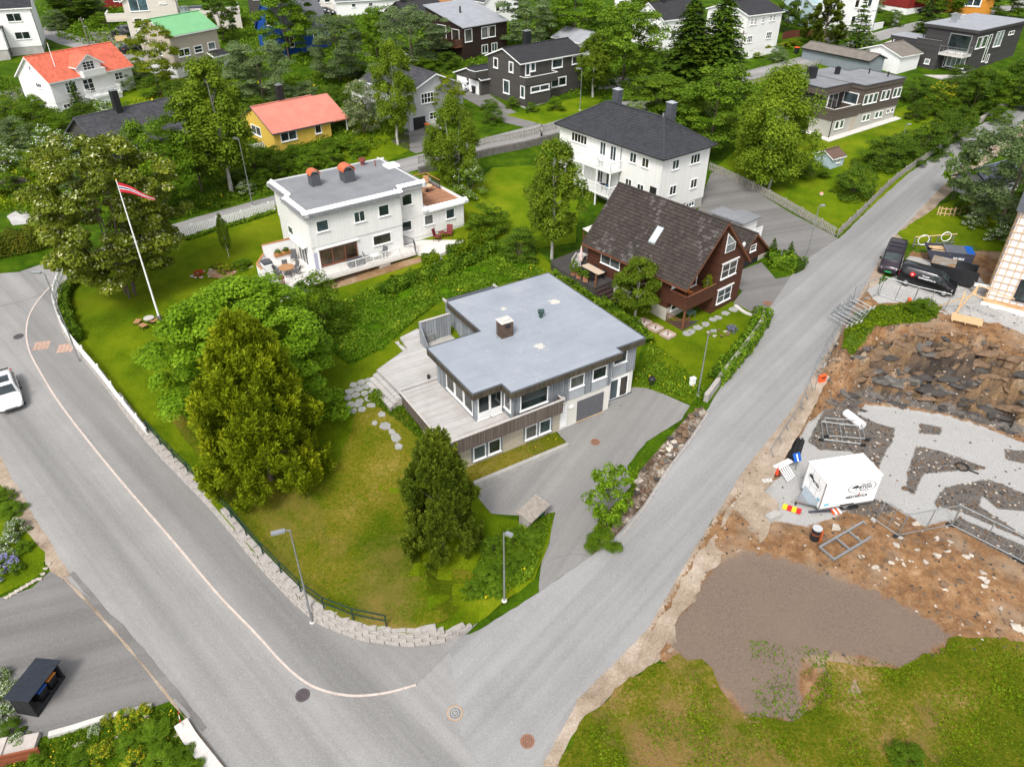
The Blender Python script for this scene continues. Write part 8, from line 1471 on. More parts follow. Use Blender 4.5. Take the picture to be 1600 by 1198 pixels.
# rocky bank of the driveway
def bank():
 P = [(925, 868), (945, 830), (985, 770), (1000, 735), (1040, 690), (1075, 650), (1098, 634), (1104, 645), (1080, 680), (1040, 735), (1005, 790), (962, 838)]; W_ = [plane_at(*p)[:2] for p in P]; bm = bmesh.new(); f = bm.faces.new([bm.verts.new((x, y, 0)) for x, y in W_]); bmesh.ops.triangulate(bm, faces=[f])
 x0, x1 = min(p[0] for p in W_), max(p[0] for p in W_); y0, y1 = min(p[1] for p in W_), max(p[1] for p in W_)
 for ax, a, b in ((0, x0, x1), (1, y0, y1)):
  k = a + .25
  while k < b: bmesh.ops.bisect_plane(bm, geom=bm.verts[:] + bm.edges[:] + bm.faces[:], plane_co=(k, 0, 0) if ax == 0 else (0, k, 0), plane_no=(1, 0, 0) if ax == 0 else (0, 1, 0)); k += .25
 for v in bm.verts:
  d = dist_line(v.co.x, v.co.y, W_ + W_[:1]); n = noise.noise((v.co.x * 1.3, v.co.y * 1.3, 2)); n2 = noise.noise((v.co.x * 4, v.co.y * 4, 5)); v.co.z = SLOPE * v.co.y + .03 + sm(0, 1.0, d) * (.35 + .3 * n + .14 * n2)
 me = bpy.data.meshes.new('rocky_bank'); bm.normal_update(); bm.to_mesh(me); bm.free(); me.materials.append(ground_mat('bank_rock', [(.25, (.04, .028, .02)), (.45, (.11, .075, .05)), (.6, (.26, .215, .17)), (.8, (.50, .45, .39))], 1.0, 5.0, 1.0, .08, finew=.8)); o = tag(link('rocky_bank', me), kind='structure'); rnd = random.Random(6); n = 0
 while n < 60:
  x, y = rnd.uniform(x0, x1), rnd.uniform(y0, y1)
  if not pip(x, y, W_) or dist_line(x, y, W_ + W_[:1]) < .15: continue
  s = rnd.uniform(.1, .34); r = link('rock', RMESH[rnd.choice([1, 5, 9, 0, 3, 1, 2])], o); r.location = (x, y, SLOPE * y + .26); r.scale = (s * 1.3, s, s * .8); r.rotation_euler = (rnd.uniform(-.3, .3), rnd.uniform(-.3, .3), rnd.uniform(0, 6.28)); n += 1
 k = MB(); q = [plane_at(*p) for p in smooth([(972, 836), (1010, 790), (1043, 737), (1083, 682), (1106, 646)], 4)]
 for a, b in zip(q, q[1:]): k.bar(Vector(a) + Vector((0, 0, .04)), Vector(a).lerp(Vector(b), .98) + Vector((0, 0, .04)), .12, .1)
 tag(k.build('bank_kerb', STONE), kind='structure')
bank()
# bin shelter, bin shed, pallets
x, y, z = G(840, 818); o = thing('bin_shelter', 'small weathered timber bin shelter with slatted lean to roof', 'shelter', (x, y, z), R(52)); o.scale = (.72, .72, .72); SW = boards('silver_slats', (.36, .32, .28), .2, 3, .85, .25, .12, .5)
MB().box(-1.2, 1.1, -.2, 1.4, 1.2, 1.5).build('back_wall', WOOD_GREY, o); MB().box(-1.2, .0, -.2, -1.1, 1.1, 1.4).build('side_wall', WOOD_GREY, o); MB().box(1.3, .0, -.2, 1.4, 1.1, 1.4).build('side_wall', WOOD_GREY, o)
for i in range(8): MB().slab((-1.4 + .37 * i, -.25, 1.42), (-1.05 + .37 * i, -.25, 1.42), (-1.05 + .37 * i, 1.4, 1.75), (-1.4 + .37 * i, 1.4, 1.75), .05).build('roof_board', plain('bleached_roof_wood', (.27, .235, .20), .9, .25, 3), o)
MB().bar((-1.4, -.27, 1.36), (1.56, -.27, 1.36), .04, .14).build('fascia', WOOD_GREY, o)
def bin_(name, label, pos, rz, body, lid, group=None):
 o = thing(name, label, 'bin', pos, rz, group); MB().hexa([(-.22, -.26, .06), (.22, -.26, .06), (.22, .26, .06), (-.22, .26, .06), (-.29, -.34, .98), (.29, -.34, .98), (.29, .36, .98), (-.29, .36, .98)]).build('body', body, o); MB().hexa([(-.31, -.37, .982), (.31, -.37, .982), (.31, .39, .982), (-.31, .39, .982), (-.28, -.34, 1.05), (.28, -.34, 1.05), (.28, .39, 1.09), (-.28, .39, 1.09)]).build('lid', lid, o)
 for s in (-.26, .26): MB().tube((s - .03, .3, .1), (s + .03, .3, .1), .1, .1, 10).build('wheel', RUBBER, o)
bin_('wheelie_bin', 'green wheelie bin standing in the timber bin shelter', to_world(o, (.6, .35, 0)), R(52), plain('bin_green', (.03, .09, .06), .5, .1, 3), plain('bin_green', (.03, .09, .06)))
x, y, z = plane_at(62, 1118); o = thing('bin_shed', 'black open fronted bin shed with corrugated roof beside the driveway', 'shed', (x, y, z), R(80)); o.scale = (.86, .86, .86); BLKW = boards('black_boards', (.022, .022, .024), .14, 0, .7, .25, .12, .5)
MB().box(-.1, 1.3, -.2, 2.5, 1.4, 1.7).build('back_wall', BLKW, o); MB().box(-.1, .05, -.2, -.02, 1.295, 1.75).build('side_wall', BLKW, o); MB().box(2.42, .05, -.2, 2.5, 1.295, 1.75).build('side_wall', BLKW, o); MB().box(-.1, .0, -.15, 2.5, .06, .45).build('front_rail', BLKW, o); m = MB()
for i in range(19): m.slab((-.25 + .15 * i, -.25, 1.95), (-.17 + .15 * i, -.25, 1.95), (-.17 + .15 * i, 1.6, 1.72), (-.25 + .15 * i, 1.6, 1.72), .03)
m.slab((-.25, -.25, 1.93), (2.62, -.25, 1.93), (2.62, 1.6, 1.70), (-.25, 1.6, 1.70), .03); m.build('corrugated_roof', plain('blue_black_metal', (.028, .034, .045), .4, .2, 3, .3), o)
bin_('wheelie_bin', 'orange lidded bin inside the black bin shed', to_world(o, (1.6, .47, 0)), R(80), BLACK, plain('orange_lid', (.6, .2, .03), .5, .05, 3)); bin_('wheelie_bin', 'blue lidded bin inside the black bin shed', to_world(o, (.9, .47, 0)), R(80), BLACK, plain('blue_lid', (.02, .08, .35), .5, .05, 3))
x, y, z = plane_at(70, 1150); o = thing('wooden_stairs', 'brown wooden screen and pale steps at the bottom left corner', 'stairs', (x, y, z), R(12))
for i in range(5): MB().box(-3.4 + 0 * i, -.9 + .0 * i, -.3, -.2, .1, .3).build('landing', plain('pale_step_wood', (.45, .40, .36), .85, .12, 3), o) if i == 0 else MB().box(-1.6 - .4 * i, -.9, -.3, -1.25 - .4 * i, .12, .34 + .04 * i).build('step', MATS['pale_step_wood'], o)
MB().hexa([(-4.2, -1.3, -.3), (.2, -1.1, -.3), (.2, -1.0, -.3), (-4.2, -1.2, -.3), (-4.2, -1.3, .7), (.2, -1.1, .7), (.2, -1.0, .7), (-4.2, -1.2, .7)]).build('board_screen', boards('rust_boards', (.22, .065, .03), .12, 2, .8, .2), o)
bin_('wheelie_bin', 'black bin with orange lid beside the upper street', plane_at(1244, 84), R(30), BLACK, ORG); bin_('wheelie_bin', 'dark bin with orange lid in front of the pale grey house', plane_at(668, 206), R(30), DARKGREY, ORG); bin_('wheelie_bin', 'black bin in front of the dark garage', plane_at(741, 146), R(30), BLACK, BLACK); bin_('wheelie_bin', 'black bin at the cream house stairs', plane_at(180, 58), R(10), BLACK, BLACK)
# kettle grill and hydrant-like box by the grey house
x, y, z = plane_at(1017, 606); o = thing('kettle_grill', 'black kettle grill at the corner of the grey house', 'grill', (x, y, z)); MB().lathe([(0, .62), (.2, .66), (.3, .8), (.3, .9), (.2, 1.05), (0, 1.1)], n=14).build('kettle', BLACK, o); [MB().bar((.28 * math.cos(a), .28 * math.sin(a), 0), (.12 * math.cos(a), .12 * math.sin(a), .66), .03).build('leg', BLACK, o) for a in (0, 2.1, 4.2)]
x, y, z = plane_at(1081, 603); o = thing('service_box', 'small white service box beside the street lamp at the hedge', 'box', (x, y, z), R(30)); MB().box(-.2, -.15, 0, .2, .15, .75).build('cabinet', WHITE, o); MB().box(-.23, -.18, .752, .23, .18, .8).build('lid', WHITE, o)
# flagstones, stepping stones
def stones(name, pts, r, mat, seed, conform=True, h=.04):
 x, y, z = G(*pts[0][:2]); root = tag(link(name, None, None, (x, y, z)), kind='structure'); rnd = random.Random(seed)
 for p in pts:
  px, py = p[:2]; k = p[2] if len(p) > 2 else 1; gx, gy, gz = G(px, py); n = rnd.randint(5, 7); a0 = rnd.uniform(0, 6); P = [(gx - x + math.cos(a0 + 6.283 * i / n) * r * k * rnd.uniform(.75, 1.15), gy - y + math.sin(a0 + 6.283 * i / n) * r * k * rnd.uniform(.7, 1.1)) for i in range(n)]
  m = MB().prism(P, -.1, h); tl = (T(gx + .4, gy) - T(gx - .4, gy)) / .8, (T(gx, gy + .4) - T(gx, gy - .4)) / .8; m.v = [(a, b, c + gz - z + tl[0] * (a - gx + x) + tl[1] * (b - gy + y) + .035) for a, b, c in m.v]; m.build('flagstone', mat, root)
FLAG = plain('flagstone_grey', (.27, .265, .25), .85, .2, 2.0, bumps=.3, kind='Position')
stones('flagstone_path', [(552, 602), (565, 598), (578, 594), (546, 612), (560, 608), (572, 605), (588, 604), (544, 622), (556, 618), (570, 615), (584, 612), (598, 610), (548, 633), (562, 628), (576, 624), (590, 621), (604, 618), (552, 643), (566, 640), (580, 634), (612, 625), (560, 632), (596, 630)], .37, FLAG, 3)
stones('stepping_stones', [(596, 648, .8), (586, 661, .6), (602, 666), (612, 675, .7), (618, 684), (622, 698, .8)], .42, FLAG, 4)
stones('lawn_stepping_stones', [(1074, 522), (1080, 519, 1), (1090, 513), (1102, 507), (1114, 500, .8), (1122, 497, .8), (1133, 490), (1146, 484)], .45, FLAG, 5, False)
def planter_sq(px, py, label):
 x, y, z = plane_at(px, py); o = thing('square_planter', label, 'planter', (x, y, z), R(40));
 for a, b in (((-.5, -.5), (.5, -.5)), ((.5, -.5), (.5, .5)), ((.5, .5), (-.5, .5)), ((-.5, .5), (-.5, -.5))): MB().bar((*a, .1), (*b, .1), .12, .2).build('edge', plain('pinkish_timber', (.42, .30, .25), .85, .15, 3), o)
 MB().box(-.42, -.42, 0, .42, .42, .08).build('soil', PAVE, o); MB().tube((0, 0, .08), (.03, 0, .45), .08, .03, 6).build('stump', BROWN_T, o)
for a, s in (((1006, 505), 'nearest the young birch'), ((1024, 514), 'in the middle of the row'), ((1043, 524), 'farthest from the young birch')): planter_sq(*a, 'small square planter on the brown house lawn, ' + s)
# rings and covers in the road
def manhole(px, py, r, label, mat, ringm=None, dz=.03):
 x, y, z = plane_at(px, py); o = thing('manhole_cover', label, 'manhole cover', (x, y, z + dz)); o.rotation_euler = (math.atan(SLOPE), 0, 0); c = MB().lathe([(0, .012), (r, .012), (r, 0)], n=28).build('cover', mat, o); m = MB(); ring(m, (0, 0, .014), r * 1.08, r * .16, (1, 0, 0), (0, 1, 0), 32); m.build('rim', ringm or mat, o); m = MB(); [ring(m, (0, 0, .0145), r * k, r * .07, (1, 0, 0), (0, 1, 0), 24) for k in (.35, .7)]; m.build('pattern', BLACK, c)
IRON = plain('cast_iron', (.075, .06, .065), .7, .25, 8); RUST = plain('rusty_iron', (.22, .11, .07), .8, .2, 8)
manhole(473, 1086, .33, 'dark round manhole cover beside the white kerb line', IRON); manhole(711, 1114, .36, 'asphalt filled manhole ring with rusty rim in the junction', AS_R, plain('rust_rim', (.42, .25, .13), .8, .15, 6)); manhole(824, 1158, .32, 'rusty manhole cover at the lower road edge', RUST); manhole(29, 526, .35, 'dark manhole cover beside the curved kerb at left', IRON); manhole(930, 691, .3, 'reddish manhole cover in the grey house driveway', RUST); manhole(1199, 474, .35, 'reddish manhole cover in the brown house driveway', RUST)
for a, s in (((66, 541), 'nearer the kerb'), ((103, 545), 'nearer the lamp post')):
 x, y, z = plane_at(*a); o = thing('paving_patch', 'small brick paved square in the sidewalk, ' + s, 'paving', (x, y, z + .085), R(15)); o.rotation_euler = (math.atan(SLOPE) * .97, 0, R(15))
 for i in range(4):
  for j in range(5): MB().box(-.62 + .31 * i, -.62 + .25 * j, 0, -.33 + .31 * i, -.39 + .25 * j, .015).build('brick', plain('worn_brick', (.40, .27, .21), .85, .2, 4, kind='Position'), o)
# garden seats and rock bed by the flagpole lawn
x, y, z = G(235, 505); o = thing('sundial_table', 'small pale round garden table under the flagpole', 'table', (x, y, z)); MB().lathe([(0, .6), (.45, .58), (.45, .52), (0, .52)], n=18).build('top', PAVE, o); MB().tube((0, 0, 0), (0, 0, .52), .1, .1, 8).build('pedestal', BLACK, o)
for i, (px, py) in enumerate(((216, 508), (226, 514), (243, 506))): chair('stool', 'low orange wooden stool on the corner lawn', G(px, py), i, TEAK, 'stools under the flagpole', BLACK, .4, .42)
x, y, z = G(348, 424); o = thing('flower_bed', 'oval rock garden bed on the white house lawn', 'flower bed', (x, y, z)); rnd = random.Random(2)
for i in range(22): a = 6.283 * i / 22; s = rnd.uniform(.14, .24); r = link('stone', RMESH[rnd.choice([2, 6, 10])], o); r.location = (2.6 * math.cos(a) + .6 * math.sin(a), 1.1 * math.sin(a) + .9 * math.cos(a), .05); r.scale = (s, s, s * .8)
MB().lathe([(0, .16), (1.0, .12), (1.5, 0), (0, 0)], n=14).build('soil', DIRT, o)
for k, (dx, dy, key, h, r, l) in enumerate(((-2, -.9, 'rbush_1', .5, .5, 'dark red cushion plant in the oval rock bed'), (1.7, .9, 'bush_1', .7, .9, 'grassy green plant in the oval rock bed'), (.3, -.1, 'ybush_1', .6, .8, 'yellow flowering plant in the oval rock bed'), (-.6, .6, 'ybush_1', .5, .6, 'small yellow plant at the back of the oval rock bed'))): plant('bed_plant', key, l, 'plant', k, 1, h=h, r=r, at=(x + dx, y + dy, z + .08))
# little rock bed by the brown house
x, y, z = plane_at(1122, 522); o = thing('rock_bed', 'small rock bed with ornaments on the brown house lawn', 'flower bed', (x, y, z))
for i in range(9): r = link('stone', RMESH[[1, 2, 5, 9, 6][i % 5]], o); r.location = (math.cos(i * .7) * .9, math.sin(i * .7) * .5, .1); r.scale = (.22, .2, .2)
plant('bed_plant', 'pbush_1', 'blue flowering plant beside the small rock bed', 'plant', 9, 9, h=.5, r=.5, at=(x + 1.3, y + .6, z))
# corner garden stones and marker post
x, y, z = plane_at(50, 905); o = thing('edging_stones', 'row of white stones edging the left corner lawn', 'stones', (x, y, z))
for i in range(16): px, py = (10 + i * 4.4, 934 - i * 2.6 if i < 12 else 905 - (i - 12) * 8); a = plane_at(px, py); r = link('stone', RMESH[2 if i % 2 else 6], o); r.location = (a[0] - x, a[1] - y, a[2] - z + .06); r.scale = (.2, .17, .16)
for i, (px, py, s) in enumerate(((123, 1162, .4), (182, 1150, .3), (228, 1125, .45), (175, 1160, .25), (286, 1142, .5))): a = plane_at(px, py); o = thing('garden_stone', 'pale stone in the corner rock garden', 'stone', (a[0], a[1], a[2]), i, 'pale garden stones'); r = link('stone', RMESH[2], o); r.scale = (s, s * .8, s * .5);
x, y, z = plane_at(284, 1130); o = thing('marker_post', 'fallen red and white snow marker stick at the rock garden', 'post', (x, y, z + .3), R(-60)); [MB().tube((-.5 + .25 * i, 0, .1), (-.26 + .25 * i, 0, .1), .02, .02, 6).build('band', REDP if i % 2 == 0 else WHITE, o) for i in range(4)]
# playground bits and pedestrian
x, y, z = plane_at(1283, 305); o = thing('lawn_toy', 'small orange garden ball on the flat house lawn', 'ball', (x, y, z + .15)); MB().lathe([(0, -.25), (.18, -.18), (.25, 0), (.18, .18), (0, .25)], n=12).build('ball', plain('peach', (.6, .3, .2), .6, .05, 3), o); MB().lathe([(.255, -.03), (.26, 0), (.255, .03)], n=12).build('band', WHITE, o)
x, y, z = plane_at(38, 252); o = thing('compost_heap', 'dark garden heap with pale poles in the left garden', 'heap', (*plane_at(22, 288)[:2], plane_at(22, 288)[2])); MB().lathe([(0, .9), (.9, .7), (1.6, .3), (2.0, 0)], n=14).build('heap', plain('dark_compost', (.05, .04, .025), .95, .4, 2, bumps=.8), o); MB().tube((-1.2, -.8, .4), (.2, -1.2, 1.2), .05, .05, 6).build('pole', ALU, o)
x, y, z = plane_at(38, 262); o = thing('garden_stone', 'pale white boulder in the left garden', 'stone', (x, y, z)); r = link('stone', RMESH[2], o); r.scale = (.8, .6, .6)
def person():
 x, y, z = plane_at(846, 216); o = thing('person', 'person in white top with dark backpack walking on the upper street', 'person', (x, y, z), R(200)); me = bpy.data.meshes.new('body')
 J = [((0, 0, .95), .13), ((0, 0, 1.2), .15), ((0, 0, 1.42), .16), ((0, 0, 1.52), .06), ((0, .02, 1.66), .105), ((.09, 0, .9), .095), ((.11, .12, .5), .07), ((.11, .05, .08), .05), ((.11, .2, .04), .045), ((-.09, 0, .9), .095), ((-.11, -.1, .5), .07), ((-.11, -.28, .1), .05), ((-.11, -.16, .04), .045), ((.2, 0, 1.4), .06), ((.26, -.05, 1.14), .048), ((.25, .1, .92), .038), ((-.2, 0, 1.4), .06), ((-.26, .05, 1.14), .048), ((-.25, .2, .95), .038)]
 E_ = [(0, 1), (1, 2), (2, 3), (3, 4), (0, 5), (5, 6), (6, 7), (7, 8), (0, 9), (9, 10), (10, 11), (11, 12), (2, 13), (13, 14), (14, 15), (2, 16), (16, 17), (17, 18)]
 me.from_pydata([j[0] for j in J], E_, []); b = link('body', me, o); s = b.modifiers.new('skin', 'SKIN'); b.modifiers.new('sub', 'SUBSURF').levels = 1
 for k, j in enumerate(J): me.skin_vertices[0].data[k].radius = (j[1], j[1])
 me.skin_vertices[0].data[0].use_root = True; me.materials.append(plain('dark_clothes', (.03, .03, .04), .9, .1, 3))
 MB().lathe([(.155, 1.0), (.175, 1.2), (.185, 1.42), (.1, 1.5)], n=12).build('shirt', WHITE, o); MB().box(-.14, -.34, 1.05, .14, -.17, 1.48).build('backpack', BLACK, o); MB().lathe([(.115, 1.64), (.12, 1.7), (.08, 1.78), (0, 1.8)], n=10).build('hair', BLACK, o)
person()
o = thing('satellite_post', 'white electrical cabinet beside the upper right junction', 'cabinet', plane_at(1398, 40), R(20)); MB().box(-.5, -.3, 0, .5, .3, 2.0).build('cabinet', WHITE, o); MB().box(-.55, -.35, 2.002, .55, .35, 2.08).build('lid', WHITE, o)
o = thing('street_wall', 'short white wall panel at the upper street junction', 'wall', plane_at(1352, 52), R(38)); MB().box(0, 0, 0, 6, .2, 1.3).build('panel', WHITE, o); MB().box(-.05, -.05, 1.302, 6.05, .25, 1.37).build('coping', TRIM, o)
for k, (px, py) in enumerate(((1197, 78), (1225, 74), (1178, 88), (1238, 70))): plant('flower_clump', 'ybush_1', 'yellow flower border along the tall white gabled house', 'plant', px, py, h=.8, r=1.3, group='yellow flower border')
plant('flower_clump', 'ybush_1', 'yellow flowering clump at the brown house driveway corner', 'plant', 1219, 414, h=.8, r=.7); plant('spruce_sapling', 'fir_1', 'small spruce at the brown house driveway corner', 'tree', 1205, 402, h=2.2, r=.8); plant('juniper_shrub', 'fir_2', 'tall juniper at the brown house driveway corner', 'shrub', 1232, 405, h=2.0, r=.7)
plant('spruce_sapling', 'fir_2', 'young spruce in front of the red roofed house', 'tree', 125, 172, h=4.2, r=1.5)
# ------------------------------------------------------------ trees, shrubs and hedges where the photograph shows them
def tree(key, label, px, py, ytop, w, name='tree', cat='tree', group=None): return plant(name, key, label, cat, px, py, ytop, w, group=group)
tree('maple_1', 'large bright green maple behind the golden pine on the corner lawn', 405, 632, 452, 262, 'maple_tree')
tree('goldpine_1', 'big golden green garden pine on the corner lawn', 424, 750, 497, 200, 'pine_tree')
tree('darkpine_1', 'dark olive pine in front of the flat roofed grey house', 692, 856, 677, 134, 'pine_tree')
tree('poplar_1', 'tall many stemmed tree with cream catkins beside the flagpole', 203, 462, 226, 190, 'poplar_tree')
tree('birch_1', 'tall birch at the edge of the brown house terrace', 862, 404, 220, 90, 'birch_tree')
tree('birch_2', 'slender young birch on the lawn beside the brown house', 992, 498, 406, 74, 'birch_tree')
tree('sparse_1', 'thin leafed young tree on the rocky bank of the driveway', 946, 824, 734, 68, 'young_tree')
tree('weep_1', 'broad weeping birch behind the picket fence of the flat house lawn', 1196, 292, 112, 128, 'birch_tree')
tree('broad_3', 'wide green tree behind the white hipped house', 1108, 238, 112, 120, 'tree')
tree('broad_2', 'lower leafy tree just behind the white hipped house chimneys', 1030, 196, 122, 95, 'tree')
tree('spruce_1', 'dark spruce, the left one of the tall pair', 1068, 158, -2, 118, 'spruce_tree')
tree('spruce_2', 'dark spruce, the right one of the tall pair', 1114, 158, -14, 112, 'spruce_tree')
tree('broad_1', 'tall dark tree with two bare trunks left of the spruces', 972, 142, 8, 105, 'tree')
tree('birch_3', 'dark leafy tree beside the dark grey gabled house', 926, 152, 56, 62, 'tree')
tree('birch_2', 'tall birch in front of the pale grey split house', 622, 226, 66, 66, 'birch_tree')
tree('light_1', 'small open crowned tree at the pale grey house gable', 700, 188, 116, 56, 'rowan_tree')
tree('weep_2', 'dense round birch by the upper street behind the roof terrace', 712, 288, 160, 84, 'birch_tree')
tree('birch_1', 'very tall birch with pale forked trunk left of the yellow house', 362, 300, 92, 112, 'birch_tree')
tree('mid_2', 'dense green tree in front of the dark tiled roof', 264, 336, 196, 98, 'tree')
tree('broad_3', 'leafy tree overhanging the right end of the dark tiled roof', 316, 300, 158, 72, 'tree')
tree('light_2', 'light green open poplar in front of the green roofed house', 255, 142, 33, 76, 'poplar_tree')
tree('willow_1', 'grey green willow between the blue and dark brown houses', 532, 128, 28, 92, 'willow_tree')
tree('willow_2', 'grey green willow left of the dark brown house', 645, 106, 10, 104, 'willow_tree')
tree('mid_1', 'bright green tree in front of the blue house', 452, 92, -22, 84, 'tree')
tree('willow_2', 'grey willow behind the yellow house roof', 412, 160, 64, 104, 'willow_tree')
tree('mid_3', 'green tree between the two grey willows', 590, 90, 14, 46, 'tree')
tree('willow_1', 'grey green willow behind the dark grey gabled house', 822, 74, -14, 84, 'willow_tree')
tree('mid_2', 'green tree at the top edge behind the grey garage roof', 896, 66, -18, 88, 'tree')
tree('dark_1', 'dark tree on the far side of the green roof', 350, 66, -24, 46, 'tree')
tree('willow_3', 'big grey leaved tree over the tiled shed by the side road', 1562, 350, 196, 160, 'willow_tree')
tree('sparse_2', 'thin young tree beside the tiled shed at the roadside', 1488, 312, 228, 42, 'young_tree')
tree('fir_1', 'dark fir beside the upper street', 1332, 90, -4, 62, 'fir_tree')
tree('farpine_1', 'brownish pine behind the red fence at the upper street', 1284, 72, -8, 74, 'pine_tree')
tree('fir_2', 'tall narrow fir beside the modern dark house', 1440, 58, -14, 44, 'fir_tree')
tree('dark_2', 'dark leafy tree beside the white gabled far house', 1228, 50, -22, 40, 'tree')
tree('mid_1', 'bright green tree right of the red house', 1472, 28, -26, 60, 'tree')
tree('broad_2', 'bushy tree in front of the orange house', 1574, 34, -26, 60, 'tree')
tree('mid_3', 'green tree at the kerb below the modern dark house', 1532, 176, 110, 66, 'tree')
tree('dark_3', 'dark green tree at the far right by the side road', 1582, 168, 96, 62, 'tree')
tree('dark_2', 'dark round tree below the modern dark house garage', 1516, 182, 112, 52, 'tree')
tree('dark_1', 'dark tree at the top left behind the red house corner', 118, 30, -20, 70, 'tree')
tree('birch_2', 'leafy tree at the top edge left of the spruces', 1000, 40, -30, 60, 'tree')
tree('birch_3', 'slim columnar tree on the white house lawn', 358, 402, 336, 20, 'young_tree')
plant('lilac_shrub', 'lilac_1', 'large cream blossoming shrub beside the pale grey house', 'shrub', 570, 208, 128, 62)
plant('flowering_shrub', 'whitebush_1', 'dark green shrub with white blossom below the roof terrace', 'shrub', 735, 306, 252, 50)
plant('shrub', 'bush_1', 'big leafy green shrub at the corner of the white house terrace', 'shrub', 500, 520, 436, 82)
plant('shrub', 'dbush_1', 'round dark green shrub beside the brown house terrace', 'shrub', 812, 402, 358, 58)
plant('shrub', 'bush_2', 'loose green shrub at the right end of the white house', 'shrub', 762, 362, 322, 64)
plant('shrub', 'dbush_2', 'dark round garden bush nearest the blue playhouse', 'shrub', 1332, 304, 258, 62)
plant('shrub', 'dbush_1', 'dark round garden bush beside the hedge mound', 'shrub', 1374, 262, 216, 62)
plant('shrub', 'bush_1', 'low leafy bush left of the blue playhouse', 'shrub', 1268, 276, 252, 42)
plant('shrub', 'dbush_2', 'dark bush behind the flat wooden house', 'shrub', 1425, 158, 124, 48)
plant('shrub', 'ybush_1', 'yellow flecked bush behind the flat wooden house', 'shrub', 1470, 168, 132, 58)
for i, (x, y, t, w) in enumerate([(1405, 252, 212, 56), (1440, 240, 196, 64), (1475, 222, 178, 64), (1500, 206, 168, 46)]):
 plant('hedge_mound', 'dbush_%d' % (1 + i % 2), ['leftmost', 'second', 'third', 'rightmost'][i] + ' mound of the big dark hedge beside the side road', 'shrub', x, y, t, w, group='hedge mounds by the side road')
clipped_hedge('hedge', 'clipped bright green hedge along the white house terrace', [(702, 402), (730, 392), (758, 378), (770, 362)], 1.5, 1.3, 'hedge')
clipped_hedge('hedge', 'small round clipped bush at the terrace steps', [(660, 412), (672, 410), (684, 406)], 1.3, 1.0, 'hedge')
clipped_hedge('hedge', 'loose flowering hedge row along the meadow above the grey house', [(598, 462), (640, 444), (690, 428), (740, 408), (776, 388)], 1.5, 1.1, 'bush', .13, 150, wob=.3)
clipped_hedge('hedge', 'tall olive hedge along the upper left street', [(-30, 402), (20, 396), (60, 388), (88, 378)], 2.0, 2.3, 'brownhedge')
clipped_hedge('hedge', 'green hedge along the inside of the curved white fence', [(122, 436), (104, 462), (103, 485), (112, 512), (125, 535)], 1.0, .9, 'bush', .12, 150)
clipped_hedge('hedge', 'low hedge inside the long white picket fence', [(290, 376), (340, 360), (400, 342), (428, 332)], .6, .4, 'bush', .12, 150)
clipped_hedge('hedge', 'low green hedge between the grey house and the brown house lawn', [(870, 428), (920, 462), (985, 505), (1015, 540)], 1.0, .8, 'bush', .14, 120)
clipped_hedge('hedge', 'shrubby green hedge above the low stone wall of the brown house', [(1192, 492), (1180, 520), (1150, 560), (1115, 600)], 1.6, 1.0, 'bush', .13, 150)
clipped_hedge('hedge', 'flower hedge at the corner of the brown house driveway', [(1200, 408), (1222, 412), (1250, 425)], 2.6, 1.2, 'bush', .15, 110)
# thickets: bushes that nothing tells apart share a label in their group
def thicket(group, label, pts, keys, seed):
 rnd = random.Random(seed)
 for (x, y, w) in pts:
  k = keys[rnd.randrange(len(keys))]; r = width_px(x, y, w) / 2
  plant('bush', k, label, 'bush', x, y, h=r * rnd.uniform(.95, 1.5), r=r, group=group)
thicket('bushes in front of the yellow house', 'leafy bush in the thicket in front of the yellow house', [(380, 246, 40), (405, 252, 36), (432, 254, 34), (462, 250, 36), (490, 246, 34), (515, 240, 30), (540, 232, 30), (400, 268, 40), (440, 272, 40), (480, 268, 36), (520, 258, 34), (372, 282, 34), (350, 262, 40), (560, 240, 30), (412, 290, 36), (385, 300, 30)], ['bush_1', 'bush_2', 'fbush_1'], 1)
thicket('bushes in the left hand gardens', 'leafy bush in the overgrown garden below the red roofed house', [(20, 190, 60), (60, 200, 60), (100, 208, 50), (135, 200, 52), (170, 190, 46), (30, 230, 64), (85, 245, 60), (120, 250, 50), (10, 262, 60), (60, 275, 40), (15, 300, 46), (200, 192, 40), (105, 290, 40), (118, 320, 40), (150, 180, 40), (55, 170, 36), (5, 215, 50)], ['bush_1', 'dbush_1', 'bush_2', 'wbush_1', 'fbush_1'], 2)
thicket('bushes below the green roofed house', 'leafy bush in the gardens between the green and yellow houses', [(250, 150, 44), (285, 160, 50), (320, 150, 50), (355, 165, 50), (380, 120, 50), (400, 175, 44), (445, 165, 44), (480, 158, 46), (520, 162, 50), (555, 160, 40), (590, 130, 40), (560, 120, 40), (300, 190, 50), (340, 205, 46), (370, 215, 40), (545, 190, 30), (330, 120, 46), (215, 120, 36), (205, 140, 30)], ['bush_1', 'dbush_2', 'bush_2', 'wbush_1'], 3)
thicket('bushes along the upper hillside', 'leafy bush on the far hillside above the upper street', [(110, 30, 50), (150, 22, 40), (165, 40, 36), (90, 45, 40), (560, 60, 30), (660, 115, 40), (700, 105, 40), (690, 130, 30), (740, 120, 34), (860, 55, 40), (930, 40, 40), (880, 30, 40), (1000, 110, 40), (940, 130, 36), (990, 150, 50), (1060, 170, 60), (1020, 180, 40), (1140, 200, 50), (1135, 165, 44), (1260, 40, 36), (1300, 60, 30), (1350, 100, 36), (1375, 88, 34), (1390, 40, 30), (1465, 45, 40), (1365, 18, 30), (1350, 74, 30), (1215, 95, 30)], ['bush_1', 'dbush_1', 'dbush_2', 'wbush_1'], 4)
